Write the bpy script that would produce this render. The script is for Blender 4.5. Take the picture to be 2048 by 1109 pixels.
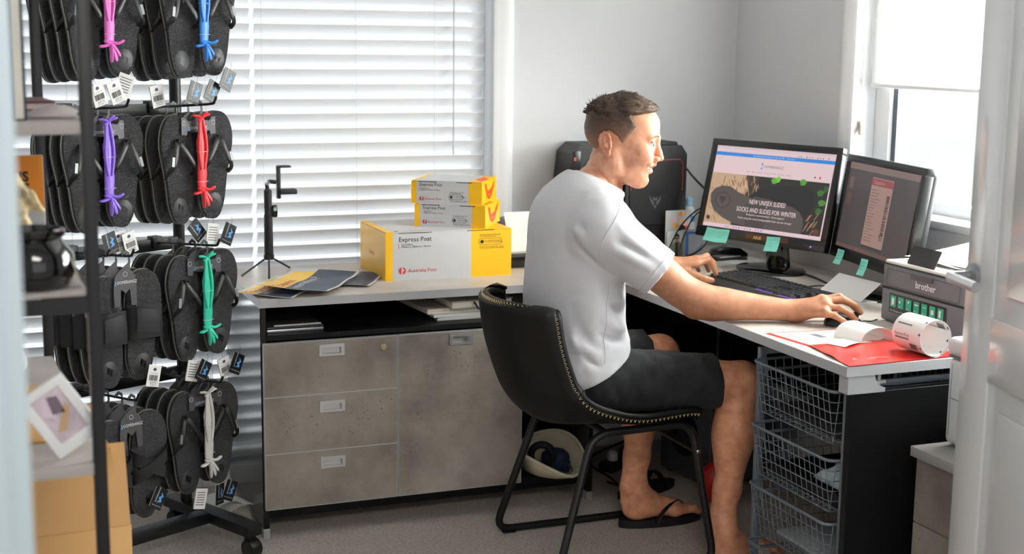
import bpy, bmesh, math, random
import numpy as np
from mathutils import Vector, Matrix, Euler
PI=math.pi
random.seed(7)
scene=bpy.context.scene
COL=scene.collection
for o in list(bpy.data.objects): bpy.data.objects.remove(o)

# ------------------------------------------------------------------ camera
CAM=(-0.7922,-3.9376,1.4650); YAW,PIT,ROL,FPX=0.378774,0.168781,0.011817,2817.3
cam=bpy.data.cameras.new('camera'); co=bpy.data.objects.new('camera',cam); COL.objects.link(co)
cam.sensor_fit='HORIZONTAL'; cam.sensor_width=36.0; cam.lens=36.0*FPX/2048.0
cam.clip_start=0.05; cam.clip_end=200
fw=Vector((math.sin(YAW)*math.cos(PIT),math.cos(YAW)*math.cos(PIT),-math.sin(PIT)))
rt=Vector((math.cos(YAW),-math.sin(YAW),0)); uv=rt.cross(fw)
r2=rt*math.cos(ROL)+uv*math.sin(ROL); u2=-rt*math.sin(ROL)+uv*math.cos(ROL)
co.matrix_world=Matrix(((r2.x,u2.x,-fw.x,CAM[0]),(r2.y,u2.y,-fw.y,CAM[1]),(r2.z,u2.z,-fw.z,CAM[2]),(0,0,0,1)))
cam.dof.use_dof=True; cam.dof.focus_distance=3.80; cam.dof.aperture_fstop=3.6
scene.camera=co

# ------------------------------------------------------------------ world, light, exposure
world=bpy.data.worlds.new('world'); scene.world=world; world.use_nodes=True
wn=world.node_tree; bgn=wn.nodes['Background']
bgn.inputs['Color'].default_value=(0.98,0.99,1.0,1); bgn.inputs['Strength'].default_value=1.25
vs=scene.view_settings; vs.view_transform='Standard'; vs.look='None'; vs.gamma=1.0; vs.use_curve_mapping=False; vs.exposure=0.0
scene.cycles.max_bounces=10; scene.cycles.diffuse_bounces=5; scene.cycles.glossy_bounces=4
scene.cycles.transmission_bounces=6; scene.cycles.transparent_max_bounces=8
scene.cycles.use_denoising=True; scene.cycles.sample_clamp_indirect=6.0
scene.cycles.caustics_reflective=False; scene.cycles.caustics_refractive=False
def area_light(name,loc,aim,sx,sy,power,color,portal=False):
    l=bpy.data.lights.new(name,'AREA'); l.shape='RECTANGLE'; l.size=sx; l.size_y=sy; l.energy=power; l.color=color
    o=bpy.data.objects.new(name,l); COL.objects.link(o); o.location=loc
    o.rotation_euler=Vector(aim).to_track_quat('-Z','Y').to_euler()
    if portal: l.cycles.is_portal=True
    return o
# bright overcast sky outside the side window and outside the blinds
area_light('daylight_side_window',(2.90,-1.05,1.80),(-1,0.18,-0.20),2.4,1.8,600,(1.0,0.99,0.97))
area_light('daylight_blind_window',(-0.1,1.60,1.45),(0,-1,-0.12),2.4,2.2,55,(1.0,1.0,1.0))
# unseen fill light added behind the camera for the floor and front faces
area_light('hall_fill_light',(-0.3,-3.6,2.40),(0.12,0.35,-1),1.0,0.8,40,(1.0,0.96,0.91))

# ------------------------------------------------------------------ materials
def lin(c):
    return tuple((v/12.92 if v<=0.04045 else ((v+0.055)/1.055)**2.4) for v in c)
def rgb(r,g,b): return lin((r/255.,g/255.,b/255.))
MATS={}
def mat(name,color,rough=0.5,metal=0.0,var=0.0,vscale=6.0,bump=0.0,bscale=60.0,emit=None,estr=0.0,spec=0.5,coat=0.0,detail=4.0,sss=0.0,stretch=None,trans=0.0,sheen=0.0):
    if name in MATS: return MATS[name]
    m=bpy.data.materials.new(name); m.use_nodes=True; nt=m.node_tree; b=nt.nodes['Principled BSDF']
    b.inputs['Base Color'].default_value=(*color,1); b.inputs['Roughness'].default_value=rough; b.inputs['Metallic'].default_value=metal
    b.inputs['Specular IOR Level'].default_value=spec
    if coat: b.inputs['Coat Weight'].default_value=coat; b.inputs['Coat Roughness'].default_value=0.08
    if sheen: b.inputs['Sheen Weight'].default_value=sheen
    if sss:
        b.inputs['Subsurface Weight'].default_value=sss; b.inputs['Subsurface Radius'].default_value=(1.0,0.35,0.2); b.inputs['Subsurface Scale'].default_value=0.006
    if emit is not None:
        b.inputs['Emission Color'].default_value=(*emit,1); b.inputs['Emission Strength'].default_value=estr
    if trans: b.inputs['Transmission Weight'].default_value=trans
    tc=nt.nodes.new('ShaderNodeTexCoord'); src=tc.outputs['Object']
    if stretch:
        mp=nt.nodes.new('ShaderNodeMapping'); mp.inputs['Scale'].default_value=stretch; nt.links.new(src,mp.inputs['Vector']); src=mp.outputs['Vector']
    if var:
        n=nt.nodes.new('ShaderNodeTexNoise'); n.inputs['Scale'].default_value=vscale; n.inputs['Detail'].default_value=detail
        nt.links.new(src,n.inputs['Vector'])
        rp=nt.nodes.new('ShaderNodeValToRGB'); rp.color_ramp.elements[0].position=0.3; rp.color_ramp.elements[1].position=0.7
        rp.color_ramp.elements[0].color=(*[max(0,c*(1-var)) for c in color],1); rp.color_ramp.elements[1].color=(*[min(1,c*(1+var)) for c in color],1)
        nt.links.new(n.outputs['Fac'],rp.inputs['Fac']); nt.links.new(rp.outputs['Color'],b.inputs['Base Color'])
    if bump:
        n2=nt.nodes.new('ShaderNodeTexNoise'); n2.inputs['Scale'].default_value=bscale; n2.inputs['Detail'].default_value=3.0
        nt.links.new(src,n2.inputs['Vector'])
        bp=nt.nodes.new('ShaderNodeBump'); bp.inputs['Strength'].default_value=bump; bp.inputs['Distance'].default_value=0.004
        nt.links.new(n2.outputs['Fac'],bp.inputs['Height']); nt.links.new(bp.outputs['Normal'],b.inputs['Normal'])
    MATS[name]=m; return m
def concrete(name,c1,c2,spot,rough=0.55,scale=3.0,spots=1.0):
    m=bpy.data.materials.new(name); m.use_nodes=True; nt=m.node_tree; b=nt.nodes['Principled BSDF']; b.inputs['Roughness'].default_value=rough
    tc=nt.nodes.new('ShaderNodeTexCoord')
    n=nt.nodes.new('ShaderNodeTexNoise'); n.inputs['Scale'].default_value=scale; n.inputs['Detail'].default_value=8; n.inputs['Roughness'].default_value=0.62
    nt.links.new(tc.outputs['Object'],n.inputs['Vector'])
    rp=nt.nodes.new('ShaderNodeValToRGB'); e=rp.color_ramp.elements; e[0].position=0.32; e[1].position=0.68; e[0].color=(*c1,1); e[1].color=(*c2,1)
    nt.links.new(n.outputs['Fac'],rp.inputs['Fac'])
    v=nt.nodes.new('ShaderNodeTexVoronoi'); v.inputs['Scale'].default_value=75; nt.links.new(tc.outputs['Object'],v.inputs['Vector'])
    n3=nt.nodes.new('ShaderNodeTexNoise'); n3.inputs['Scale'].default_value=7.5; n3.inputs['Detail'].default_value=2; nt.links.new(tc.outputs['Object'],n3.inputs['Vector'])
    mr=nt.nodes.new('ShaderNodeMapRange'); mr.inputs[1].default_value=0.46; mr.inputs[2].default_value=0.72; mr.inputs[3].default_value=0.0; mr.inputs[4].default_value=0.27*spots
    nt.links.new(n3.outputs['Fac'],mr.inputs[0])
    lt=nt.nodes.new('ShaderNodeMath'); lt.operation='LESS_THAN'; nt.links.new(v.outputs['Distance'],lt.inputs[0]); nt.links.new(mr.outputs[0],lt.inputs[1])
    mx=nt.nodes.new('ShaderNodeMix'); mx.data_type='RGBA'; mx.inputs['B'].default_value=(*spot,1)
    sc=nt.nodes.new('ShaderNodeMath'); sc.operation='MULTIPLY'; sc.inputs[1].default_value=0.5; nt.links.new(lt.outputs[0],sc.inputs[0])
    nt.links.new(sc.outputs[0],mx.inputs['Factor']); nt.links.new(rp.outputs['Color'],mx.inputs['A']); nt.links.new(mx.outputs['Result'],b.inputs['Base Color'])
    MATS[name]=m; return m
def carpet_mat():
    m=bpy.data.materials.new('carpet'); m.use_nodes=True; nt=m.node_tree; b=nt.nodes['Principled BSDF']; b.inputs['Roughness'].default_value=0.95; b.inputs['Specular IOR Level'].default_value=0.1
    tc=nt.nodes.new('ShaderNodeTexCoord')
    v=nt.nodes.new('ShaderNodeTexVoronoi'); v.inputs['Scale'].default_value=330; nt.links.new(tc.outputs['Object'],v.inputs['Vector'])
    n=nt.nodes.new('ShaderNodeTexNoise'); n.inputs['Scale'].default_value=110; n.inputs['Detail'].default_value=6; nt.links.new(tc.outputs['Object'],n.inputs['Vector'])
    rp=nt.nodes.new('ShaderNodeValToRGB'); e=rp.color_ramp.elements; e[0].position=0.25; e[1].position=0.75
    e[0].color=(*rgb(160,152,145),1); e[1].color=(*rgb(214,206,198),1)
    ad=nt.nodes.new('ShaderNodeMath'); ad.operation='MULTIPLY_ADD'; ad.inputs[1].default_value=0.55; nt.links.new(v.outputs['Distance'],ad.inputs[0]); 
    sb=nt.nodes.new('ShaderNodeMath'); sb.operation='SUBTRACT'; nt.links.new(n.outputs['Fac'],sb.inputs[0]); sb.inputs[1].default_value=0.12
    nt.links.new(sb.outputs[0],ad.inputs[2]); nt.links.new(ad.outputs[0],rp.inputs['Fac']); nt.links.new(rp.outputs['Color'],b.inputs['Base Color'])
    bp=nt.nodes.new('ShaderNodeBump'); bp.inputs['Strength'].default_value=0.9; bp.inputs['Distance'].default_value=0.006; nt.links.new(ad.outputs[0],bp.inputs['Height']); nt.links.new(bp.outputs['Normal'],b.inputs['Normal'])
    return m
M_carpet=carpet_mat()
M_wall=mat('wall_paint',rgb(205,206,209),0.85,bump=0.05,bscale=300)
M_white=mat('white_gloss_paint',rgb(236,237,238),0.35)
M_reveal=mat('white_reveal_paint',rgb(240,241,242),0.5)
M_ceil=mat('ceiling_paint',rgb(238,238,236),0.9)
M_black=mat('black_laminate',rgb(15,15,17),0.45,var=0.12,vscale=90,spec=0.25)
M_conc=concrete('concrete_laminate',rgb(110,101,93),rgb(172,164,155),rgb(60,54,50))
M_top=concrete('pale_concrete_top',rgb(186,178,169),rgb(210,202,193),rgb(150,142,134),0.42,5.0,0.25)
M_edge=mat('silver_edge_band',rgb(186,187,190),0.4,0.2)
M_alu=mat('brushed_aluminium',rgb(205,206,208),0.34,0.75)
M_steel=mat('steel',rgb(180,182,186),0.25,0.9)
M_blackmetal=mat('black_powder_coat',rgb(20,20,22),0.42,0.1)
M_wire=mat('grey_wire',rgb(118,126,134),0.4,0.35)
M_rubber=mat('black_rubber',rgb(20,20,22),0.55,bump=0.25,bscale=420)
M_rubber2=mat('black_rubber_smooth',rgb(12,12,14),0.42)
M_mid=mat('grey_midsole',rgb(140,140,128),0.7)
M_plastic=mat('black_plastic',rgb(17,17,19),0.3)
M_plasticm=mat('black_plastic_matt',rgb(28,28,31),0.55)
M_gloss=mat('black_gloss',rgb(10,10,12),0.08,coat=0.5)
M_paper=mat('white_paper',rgb(238,237,234),0.7,var=0.02,vscale=9)
M_paper2=mat('cream_paper',rgb(226,221,208),0.75,var=0.03,vscale=12)
M_ink=mat('black_ink',rgb(30,30,34),0.7)
M_grey_ink=mat('grey_ink',rgb(120,120,124),0.7)
M_red_ink=mat('red_ink',rgb(196,42,40),0.6)
M_white_ink=mat('white_ink',rgb(232,232,232),0.6)
M_blue_ink=mat('blue_ink',rgb(86,150,214),0.5)
M_yellow=mat('yellow_card',rgb(236,180,10),0.45,var=0.03,vscale=15)
M_cardw=mat('white_card',rgb(202,202,204),0.5,var=0.02,vscale=15)
M_card=mat('brown_cardboard',rgb(205,160,104),0.8,var=0.04,vscale=4)

# ------------------------------------------------------------------ mesh helpers
def nbm(): return bmesh.new()
def obj(name,bm,m=None,parent=None,smooth=35,mats=None):
    me=bpy.data.meshes.new(name); 
    if isinstance(bm,bmesh.types.BMesh):
        bmesh.ops.recalc_face_normals(bm,faces=bm.faces[:]); bm.to_mesh(me); bm.free()
    else: me=bm
    for mm in (mats or ([m] if m else [])): me.materials.append(mm)
    if smooth:
        me.polygons.foreach_set('use_smooth',[True]*len(me.polygons))
        if smooth<180: me.set_sharp_from_angle(angle=math.radians(smooth))
    o=bpy.data.objects.new(name,me); COL.objects.link(o)
    if parent is not None: o.parent=parent
    return o
def tag(o,label=None,cat=None,group=None,kind=None):
    if label: o['label']=label
    if cat: o['category']=cat
    if group: o['group']=group
    if kind: o['kind']=kind
    return o
def thing(name,label,cat,loc=(0,0,0),rotz=0.0,group=None,rot=None):
    o=bpy.data.objects.new(name,None); COL.objects.link(o); o.location=loc; o.empty_display_size=0.05
    o.rotation_euler=rot if rot else (0,0,rotz)
    return tag(o,label,cat,group)
def struct(name,bm,m,parent=None,smooth=35):
    o=obj(name,bm,m,parent,smooth)
    if parent is None: o['kind']='structure'
    return o
def add_box(bm,lo,hi,bev=0.0,seg=2,M=None):
    lo=Vector(lo); hi=Vector(hi)
    r=bmesh.ops.create_cube(bm,size=1.0); vs=r['verts']
    c=(lo+hi)/2; s=hi-lo
    for v in vs: v.co=Vector((v.co.x*s.x,v.co.y*s.y,v.co.z*s.z))+c
    if bev>0:
        es=set(); 
        for v in vs: es.update(v.link_edges)
        rr=bmesh.ops.bevel(bm,geom=list(es)+vs,offset=bev,segments=seg,affect='EDGES',profile=0.5)
        vs=list({v for f in rr['faces'] for v in f.verts}|{v for v in vs if v.is_valid})
    if M is not None: 
        for v in vs: v.co=M@v.co
    return vs
def add_tube(bm,pts,r,seg=8,closed=False,cap=True,flat=None,upv=None):
    """tube along pts; r number or list; flat=(a,b) gives an elliptical section"""
    P=[Vector(p) for p in pts]; n=len(P)
    R=r if isinstance(r,(list,tuple)) else [r]*n
    T=[]
    for i in range(n):
        if closed: t=P[(i+1)%n]-P[i-1]
        else: t=P[min(i+1,n-1)]-P[max(i-1,0)]
        T.append(t.normalized() if t.length>1e-9 else Vector((0,0,1)))
    N=Vector(upv) if upv is not None else (Vector((0,0,1)) if abs(T[0].z)<0.9 else Vector((1,0,0)))
    rings=[]
    for i in range(n):
        t=T[i]; N=(Vector(upv) if upv is not None else N); N=N-t*N.dot(t)
        if N.length<1e-6: N=t.orthogonal()
        N.normalize(); B=t.cross(N)
        fa,fb=(flat if flat else (1,1))
        rings.append([bm.verts.new(P[i]+N*(math.cos(2*PI*k/seg)*R[i]*fa)+B*(math.sin(2*PI*k/seg)*R[i]*fb)) for k in range(seg)])
    m=n if closed else n-1
    for i in range(m):
        a,b=rings[i],rings[(i+1)%n]
        for k in range(seg): bm.faces.new((a[k],a[(k+1)%seg],b[(k+1)%seg],b[k]))
    if cap and not closed:
        bm.faces.new(rings[0][::-1]); bm.faces.new(rings[-1])
def add_lathe(bm,prof,seg=24,M=None,cap=True):
    rings=[]
    for (r,z) in prof:
        ring=[]
        for k in range(seg):
            a=2*PI*k/seg; v=Vector((r*math.cos(a),r*math.sin(a),z)); ring.append(bm.verts.new(M@v if M is not None else v))
        rings.append(ring)
    for a,b in zip(rings,rings[1:]):
        for k in range(seg): bm.faces.new((a[k],a[(k+1)%seg],b[(k+1)%seg],b[k]))
    if cap: bm.faces.new(rings[0][::-1]); bm.faces.new(rings[-1])
def add_prism(bm,poly,z0,z1,M=None):
    f=lambda v: M@v if M is not None else v
    a=[bm.verts.new(f(Vector((x,y,z0)))) for x,y in poly]; b=[bm.verts.new(f(Vector((x,y,z1)))) for x,y in poly]
    n=len(poly)
    for k in range(n): bm.faces.new((a[k],a[(k+1)%n],b[(k+1)%n],b[k]))
    fa=bm.faces.new(a[::-1]); fb=bm.faces.new(b)
    if n>4: fa.normal_update(); fb.normal_update(); bmesh.ops.triangulate(bm,faces=[fa,fb])
def add_grid(bm,rows,thick=0.0):
    """rows: list of lists of points. thick>0: closed slab"""
    V=[[bm.verts.new(Vector(p)) for p in r] for r in rows]; nr=len(V); nc=len(V[0])
    fs=[bm.faces.new((V[i][j],V[i][j+1],V[i+1][j+1],V[i+1][j])) for i in range(nr-1) for j in range(nc-1)]
    if thick:
        bmesh.ops.recalc_face_normals(bm,faces=fs)
        bm.normal_update()
        W=[[bm.verts.new(V[i][j].co-V[i][j].normal*thick) for j in range(nc)] for i in range(nr)]
        for i in range(nr-1):
            for j in range(nc-1): bm.faces.new((W[i][j],W[i+1][j],W[i+1][j+1],W[i][j+1]))
        for i in range(nr-1):
            bm.faces.new((V[i][0],V[i+1][0],W[i+1][0],W[i][0])); bm.faces.new((V[i][-1],W[i][-1],W[i+1][-1],V[i+1][-1]))
        for j in range(nc-1):
            bm.faces.new((V[0][j],W[0][j],W[0][j+1],V[0][j+1])); bm.faces.new((V[-1][j],V[-1][j+1],W[-1][j+1],W[-1][j]))
def box_obj(name,lo,hi,m,parent=None,bev=0.0,seg=2):
    bm=nbm(); add_box(bm,lo,hi,bev,seg); return obj(name,bm,m,parent)
def tube_obj(name,pts,r,m,parent=None,seg=8,**k):
    bm=nbm(); add_tube(bm,pts,r,seg,**k); return obj(name,bm,m,parent,60)
def bez(P,n=8):
    """Catmull-Rom through points"""
    P=[Vector(p) for p in P]; out=[]
    Q=[P[0]*2-P[1]]+P+[P[-1]*2-P[-2]]
    for i in range(1,len(Q)-2):
        for k in range(n):
            t=k/n; a,b,c,d=Q[i-1],Q[i],Q[i+1],Q[i+2]
            out.append(0.5*((2*b)+(c-a)*t+(2*a-5*b+4*c-d)*t*t+(3*b-a-3*c+d)*t*t*t))
    out.append(P[-1]); return out
def fr(origin,x,y):
    """matrix of a print frame: x = reading direction, y = up on the page"""
    x=Vector(x).normalized(); y=Vector(y); y=(y-x*y.dot(x)).normalized(); z=x.cross(y)
    return Matrix(((x.x,y.x,z.x,origin[0]),(x.y,y.y,z.y,origin[1]),(x.z,y.z,z.z,origin[2]),(0,0,0,1)))
def text(s,size,M,m,parent=None,align='LEFT',bold=0.0,shear=0.0,name='lettering',sx=1.0,label=None):
    c=bpy.data.curves.new('txt','FONT'); c.body=s; c.size=size; c.align_x=align; c.offset=bold*size; c.shear=shear; c.resolution_u=2; c.fill_mode='FRONT'
    c.space_line=0.85
    t=bpy.data.objects.new('txt',c); me=bpy.data.meshes.new_from_object(t); bpy.data.objects.remove(t); bpy.data.curves.remove(c)
    S=Matrix.Diagonal((sx,1,1,1)); me.transform(M@S); me.name=name
    o=obj(name,me,m,parent,0)
    if label: o['label']=label
    return o
def flat(name,poly,M,m,parent=None,dz=0.0):
    """flat printed patch"""
    bm=nbm(); f=bm.faces.new([bm.verts.new(M@Vector((x,y,dz))) for x,y in poly])
    if len(poly)>4: f.normal_update(); bmesh.ops.triangulate(bm,faces=[f])
    me=bpy.data.meshes.new(name); bm.to_mesh(me); bm.free()
    return obj(name,me,m,parent,0)
def rect(x0,y0,x1,y1): return [(x0,y0),(x1,y0),(x1,y1),(x0,y1)]
def circ(x,y,r,n=20,ry=None): return [(x+r*math.cos(2*PI*k/n),y+(ry or r)*math.sin(2*PI*k/n)) for k in range(n)]
def rrect(x0,y0,x1,y1,r,n=4):
    out=[]
    for cx,cy,a0 in ((x1-r,y1-r,0),(x0+r,y1-r,PI/2),(x0+r,y0+r,PI),(x1-r,y0+r,1.5*PI)):
        for k in range(n+1): out.append((cx+r*math.cos(a0+PI/2*k/n),cy+r*math.sin(a0+PI/2*k/n)))
    return out
def copy_tree(o,parent=None):
    c=o.copy(); COL.objects.link(c); c.parent=parent
    for ch in list(o.children): copy_tree(ch,c)
    return c
def rz(a): return Matrix.Rotation(a,4,'Z')
def tr(x,y,z): return Matrix.Translation((x,y,z))
# ================================================================== the room
WY,WX,LX,BY,CH=0.56,1.86,-1.10,-2.50,2.45
def wall_with_hole(bm,fn,a0,a1,b0,b1,ha0,ha1,hb0,hb1,t):
    """fn(a,b,depth)->point; outer rect a,b and hole; thickness t"""
    o=[(a0,b0),(a1,b0),(a1,b1),(a0,b1)]; h=[(ha0,hb0),(ha1,hb0),(ha1,hb1),(ha0,hb1)]
    V={}
    for d in (0,1):
        for k in range(4):
            V['o',d,k]=bm.verts.new(fn(*o[k],d*t)); V['h',d,k]=bm.verts.new(fn(*h[k],d*t))
    for k in range(4):
        j=(k+1)%4
        for d in (0,1): bm.faces.new((V['o',d,k],V['o',d,j],V['h',d,j],V['h',d,k]))
        bm.faces.new((V['h',0,k],V['h',0,j],V['h',1,j],V['h',1,k])); bm.faces.new((V['o',0,k],V['o',0,j],V['o',1,j],V['o',1,k]))
bm=nbm(); add_box(bm,(-3.2,-6.2,-0.06),(2.0,0.70,0.0)); struct('floor',bm,M_carpet)
bm=nbm(); add_box(bm,(LX-0.12,BY-0.1,CH),(2.0,0.70,CH+0.1)); struct('ceiling',bm,M_ceil)
WINL,WINR,WINB,WINT=-1.0,0.921,0.07,2.15
bm=nbm(); wall_with_hole(bm,lambda a,b,d:Vector((a,WY+d,b)),LX-0.12,2.0,0,CH,WINL,WINR,WINB,WINT,0.14); struct('wall_back',bm,M_wall)
SY0,SY1,SZ0,SZ1=-1.75,-0.182,0.955,2.15
bm=nbm(); wall_with_hole(bm,lambda a,b,d:Vector((WX+d,a,b)),BY-0.1,WY,0,CH,SY0,SY1,SZ0,SZ1,0.14); struct('wall_right',bm,M_wall)
bm=nbm(); add_box(bm,(LX-0.12,BY-0.1,0),(LX,WY,CH)); struct('wall_left',bm,M_wall)
# wall with the doorway the photograph is taken through
DX0,DX1=-0.762,1.02
bm=nbm()
def dw(a,b,d): return Vector((a,BY-d,b))
pts=[(LX-0.12,0),(DX0,0),(DX0,2.1),(DX1,2.1),(DX1,0),(2.0,0),(2.0,CH),(LX-0.12,CH)]
add_prism(bm,pts,0,0.1,Matrix(((1,0,0,0),(0,0,-1,BY),(0,1,0,0),(0,0,0,1))))
struct('wall_front',bm,M_wall)
# door lining and architrave of the doorway
M_jamb=mat('pale_jamb_paint',rgb(178,192,198),0.45)
bm=nbm(); add_box(bm,(DX0-0.001,BY-0.115,0),(DX0+0.022,BY+0.012,2.1),0.002); struct('trim_1',bm,M_jamb)
bm=nbm(); add_box(bm,(DX0-0.075,BY-0.118,0),(DX0+0.004,BY-0.1,2.16),0.004); struct('trim_2',bm,M_jamb)
bm=nbm(); add_box(bm,(DX0-0.075,BY,0),(DX0+0.004,BY+0.018,2.16),0.004); struct('trim_3',bm,M_jamb)
# unseen hall behind the camera, enclosed to limit light through the doorway
bm=nbm(); add_box(bm,(-2.05,-6.0,0),(-1.95,BY-0.1,CH)); struct('wall_hall_left',bm,M_wall)
bm=nbm(); add_box(bm,(2.0,-6.0,0),(2.1,BY-0.1,CH)); struct('wall_hall_right',bm,M_wall)
bm=nbm(); add_box(bm,(-2.05,-6.1,CH),(2.1,BY-0.1,CH+0.1)); struct('ceiling_hall',bm,M_ceil)

# ---- window behind the blinds
def glass_mat():
    m=bpy.data.materials.new('window_glass'); m.use_nodes=True; nt=m.node_tree
    for n in list(nt.nodes): nt.nodes.remove(n)
    o=nt.nodes.new('ShaderNodeOutputMaterial'); mx=nt.nodes.new('ShaderNodeMixShader'); t=nt.nodes.new('ShaderNodeBsdfTransparent'); g=nt.nodes.new('ShaderNodeBsdfGlossy')
    g.inputs['Roughness'].default_value=0.02; t.inputs['Color'].default_value=(0.95,0.97,0.97,1); mx.inputs[0].default_value=0.06
    nt.links.new(t.outputs[0],mx.inputs[1]); nt.links.new(g.outputs[0],mx.inputs[2]); nt.links.new(mx.outputs[0],o.inputs[0]); return m
M_glass=glass_mat()
w1=bpy.data.objects.new('window_1',None); COL.objects.link(w1); w1['kind']='structure'; w1.location=(0,0,0)
YF=WY+0.105
for nm,lo,hi in (('frame_stile',(WINL,YF-0.02,WINB),(WINL+0.05,YF+0.02,WINT)),('frame_stile',(WINR-0.05,YF-0.02,WINB),(WINR,YF+0.02,WINT)),
                 ('frame_stile',(-0.08,YF-0.02,WINB+0.05),(-0.03,YF+0.02,WINT-0.05)),('frame_rail',(WINL+0.05,YF-0.02,WINB),(WINR-0.05,YF+0.02,WINB+0.05)),('frame_rail',(WINL+0.05,YF-0.02,WINT-0.05),(WINR-0.05,YF+0.02,WINT))):
    box_obj(nm,lo,hi,M_white,w1,0.003)
for a,b in ((WINL+0.05,-0.08),(-0.03,WINR-0.05)):
    box_obj('pane',(a,YF-0.003,WINB+0.05),(b,YF+0.003,WINT-0.05),M_glass,w1)
# architraves
def profile_trim(name,pts,path_axis,lo,hi,place):
    bm=nbm(); add_prism(bm,pts,lo,hi,place); return struct(name,bm,M_white)
prof=[(0,0),(0,0.010),(0.012,0.016),(0.02,0.016),(0.026,0.020),(0.05,0.020),(0.056,0.015),(0.068,0.013),(0.073,0.0)]
profile_trim('trim_4',prof,'z',0,WINT+0.07,Matrix(((1,0,0,WINR),(0,-1,0,WY),(0,0,1,0),(0,0,0,1))))
profile_trim('trim_5',prof,'z',WINL,WINR,Matrix(((0,0,1,0),(0,-1,0,WY),(1,0,0,WINT),(0,0,0,1))))
bm=nbm(); add_box(bm,(LX,WY-0.016,0),(WINR,WY,0.065),0.004); struct('baseboard_back',bm,M_white)
bm=nbm(); add_box(bm,(WINR+0.075,WY-0.016,0),(WX,WY,0.085),0.004); struct('baseboard_corner',bm,M_white)
bm=nbm(); add_box(bm,(WX-0.016,BY,0),(WX,WY-0.016,0.085),0.004); struct('baseboard_right',bm,M_white)
# ---- blinds
M_slat=mat('blind_slat',rgb(240,241,243),0.5,trans=0)
def slat_mat():
    m=bpy.data.materials.new('white_blind_slat'); m.use_nodes=True; nt=m.node_tree; b=nt.nodes['Principled BSDF']; out=nt.nodes['Material Output']
    b.inputs['Base Color'].default_value=(*rgb(230,231,234),1); b.inputs['Roughness'].default_value=0.5
    t=nt.nodes.new('ShaderNodeBsdfTranslucent'); t.inputs['Color'].default_value=(*rgb(245,247,250),1)
    mx=nt.nodes.new('ShaderNodeMixShader'); mx.inputs[0].default_value=0.09
    nt.links.new(b.outputs[0],mx.inputs[1]); nt.links.new(t.outputs[0],mx.inputs[2]); nt.links.new(mx.outputs[0],out.inputs[0]); return m
M_slat=slat_mat(); M_cord=mat('blind_cord',rgb(214,214,210),0.8)
def blind(x0,x1,label,cords,wand):
    yc=WY+0.045; t=thing('venetian_blind',label,'blind',((x0+x1)/2,yc,WINB+0.02)); w=(x1-x0)/2
    box_obj('bottom_rail',(-w,-0.026,0.0),(w,0.026,0.014),M_white,t,0.003)
    box_obj('head_rail',(-w,-0.028,2.0),(w,0.028,2.055),M_white,t,0.003)
    base=None; sp=0.0478; n=int(1.94/sp)
    for k in range(n):
        if base is None:
            bm=nbm(); add_box(bm,(-w,-0.0250,-0.0014),(w,0.0250,0.0014),0.0006,1); base=obj('slat',bm,M_slat,t); s=base
        else:
            s=base.copy(); COL.objects.link(s)
        s.location=(0,0,0.05+k*sp); s.rotation_euler=(math.radians(-51+random.uniform(-1.2,1.2)),0,random.uniform(-0.0006,0.0006))
    for cx in cords:
        for yy in (-0.024,0.024):
            tube_obj('ladder_cord',[(cx,yy,0.01),(cx,yy,2.0)],0.0008,M_cord,t,5)
    if wand is not None: tube_obj('tilt_wand',[(wand,-0.034,0.98),(wand,-0.034,2.0)],0.003,mat('wand_clear',rgb(190,192,192),0.3),t,6)
    return t
blind(-0.985,0.103,'white venetian blind hanging behind the sandal rack',(-0.40,-0.02,0.40),None)
blind(0.117,0.900,'white venetian blind above the yellow parcel boxes',(-0.37,-0.06,0.21),0.275)
# ---- side window
w2=bpy.data.objects.new('window_2',None); COL.objects.link(w2); w2['kind']='structure'
XF=WX+0.10
for nm,lo,hi in (('frame_stile',(XF-0.025,SY1-0.075,SZ0),(XF+0.025,SY1,SZ1)),('frame_stile',(XF-0.025,SY0,SZ0),(XF+0.025,SY0+0.06,SZ1)),
                 ('frame_rail',(XF-0.025,SY0+0.06,SZ0),(XF+0.025,SY1-0.075,SZ0+0.035)),('frame_rail',(XF-0.025,SY0+0.06,SZ1-0.05),(XF+0.025,SY1-0.075,SZ1))):
    box_obj(nm,lo,hi,M_white,w2,0.004)
box_obj('window_sash',(XF-0.012,SY1-0.098,SZ0+0.035),(XF+0.006,SY1-0.075,SZ1-0.05),mat('dark_window_seal',rgb(70,78,88),0.4),w2)
box_obj('pane',(XF-0.003,SY0+0.06,SZ0+0.035),(XF+0.003,SY1-0.098,SZ1-0.05),M_glass,w2)
bm=nbm(); add_box(bm,(WX-0.03,SY0-0.05,SZ0-0.022),(WX+0.14,SY1+0.05,SZ0+0.002),0.004); struct('trim_6',bm,M_white)
bm=nbm()
for k,(z0,z1,d) in enumerate(((SZ0-0.095,SZ0-0.022,0.018),)): add_box(bm,(WX-d,SY0-0.05,z0),(WX,SY1+0.07,z1),0.004)
struct('trim_7',bm,M_white)
profile_trim('trim_8',prof,'z',SZ0-0.022,SZ1+0.07,Matrix(((0,-1,0,WX),(1,0,0,SY1),(0,0,1,0),(0,0,0,1))))
def fabric_mat():
    m=bpy.data.materials.new('roller_fabric'); m.use_nodes=True; nt=m.node_tree; b=nt.nodes['Principled BSDF']; out=nt.nodes['Material Output']
    b.inputs['Base Color'].default_value=(*rgb(244,244,242),1); b.inputs['Roughness'].default_value=0.8
    t=nt.nodes.new('ShaderNodeBsdfTranslucent'); t.inputs['Color'].default_value=(*rgb(250,250,248),1)
    mx=nt.nodes.new('ShaderNodeMixShader'); mx.inputs[0].default_value=0.88
    nt.links.new(b.outputs[0],mx.inputs[1]); nt.links.new(t.outputs[0],mx.inputs[2]); nt.links.new(mx.outputs[0],out.inputs[0]); return m
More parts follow.
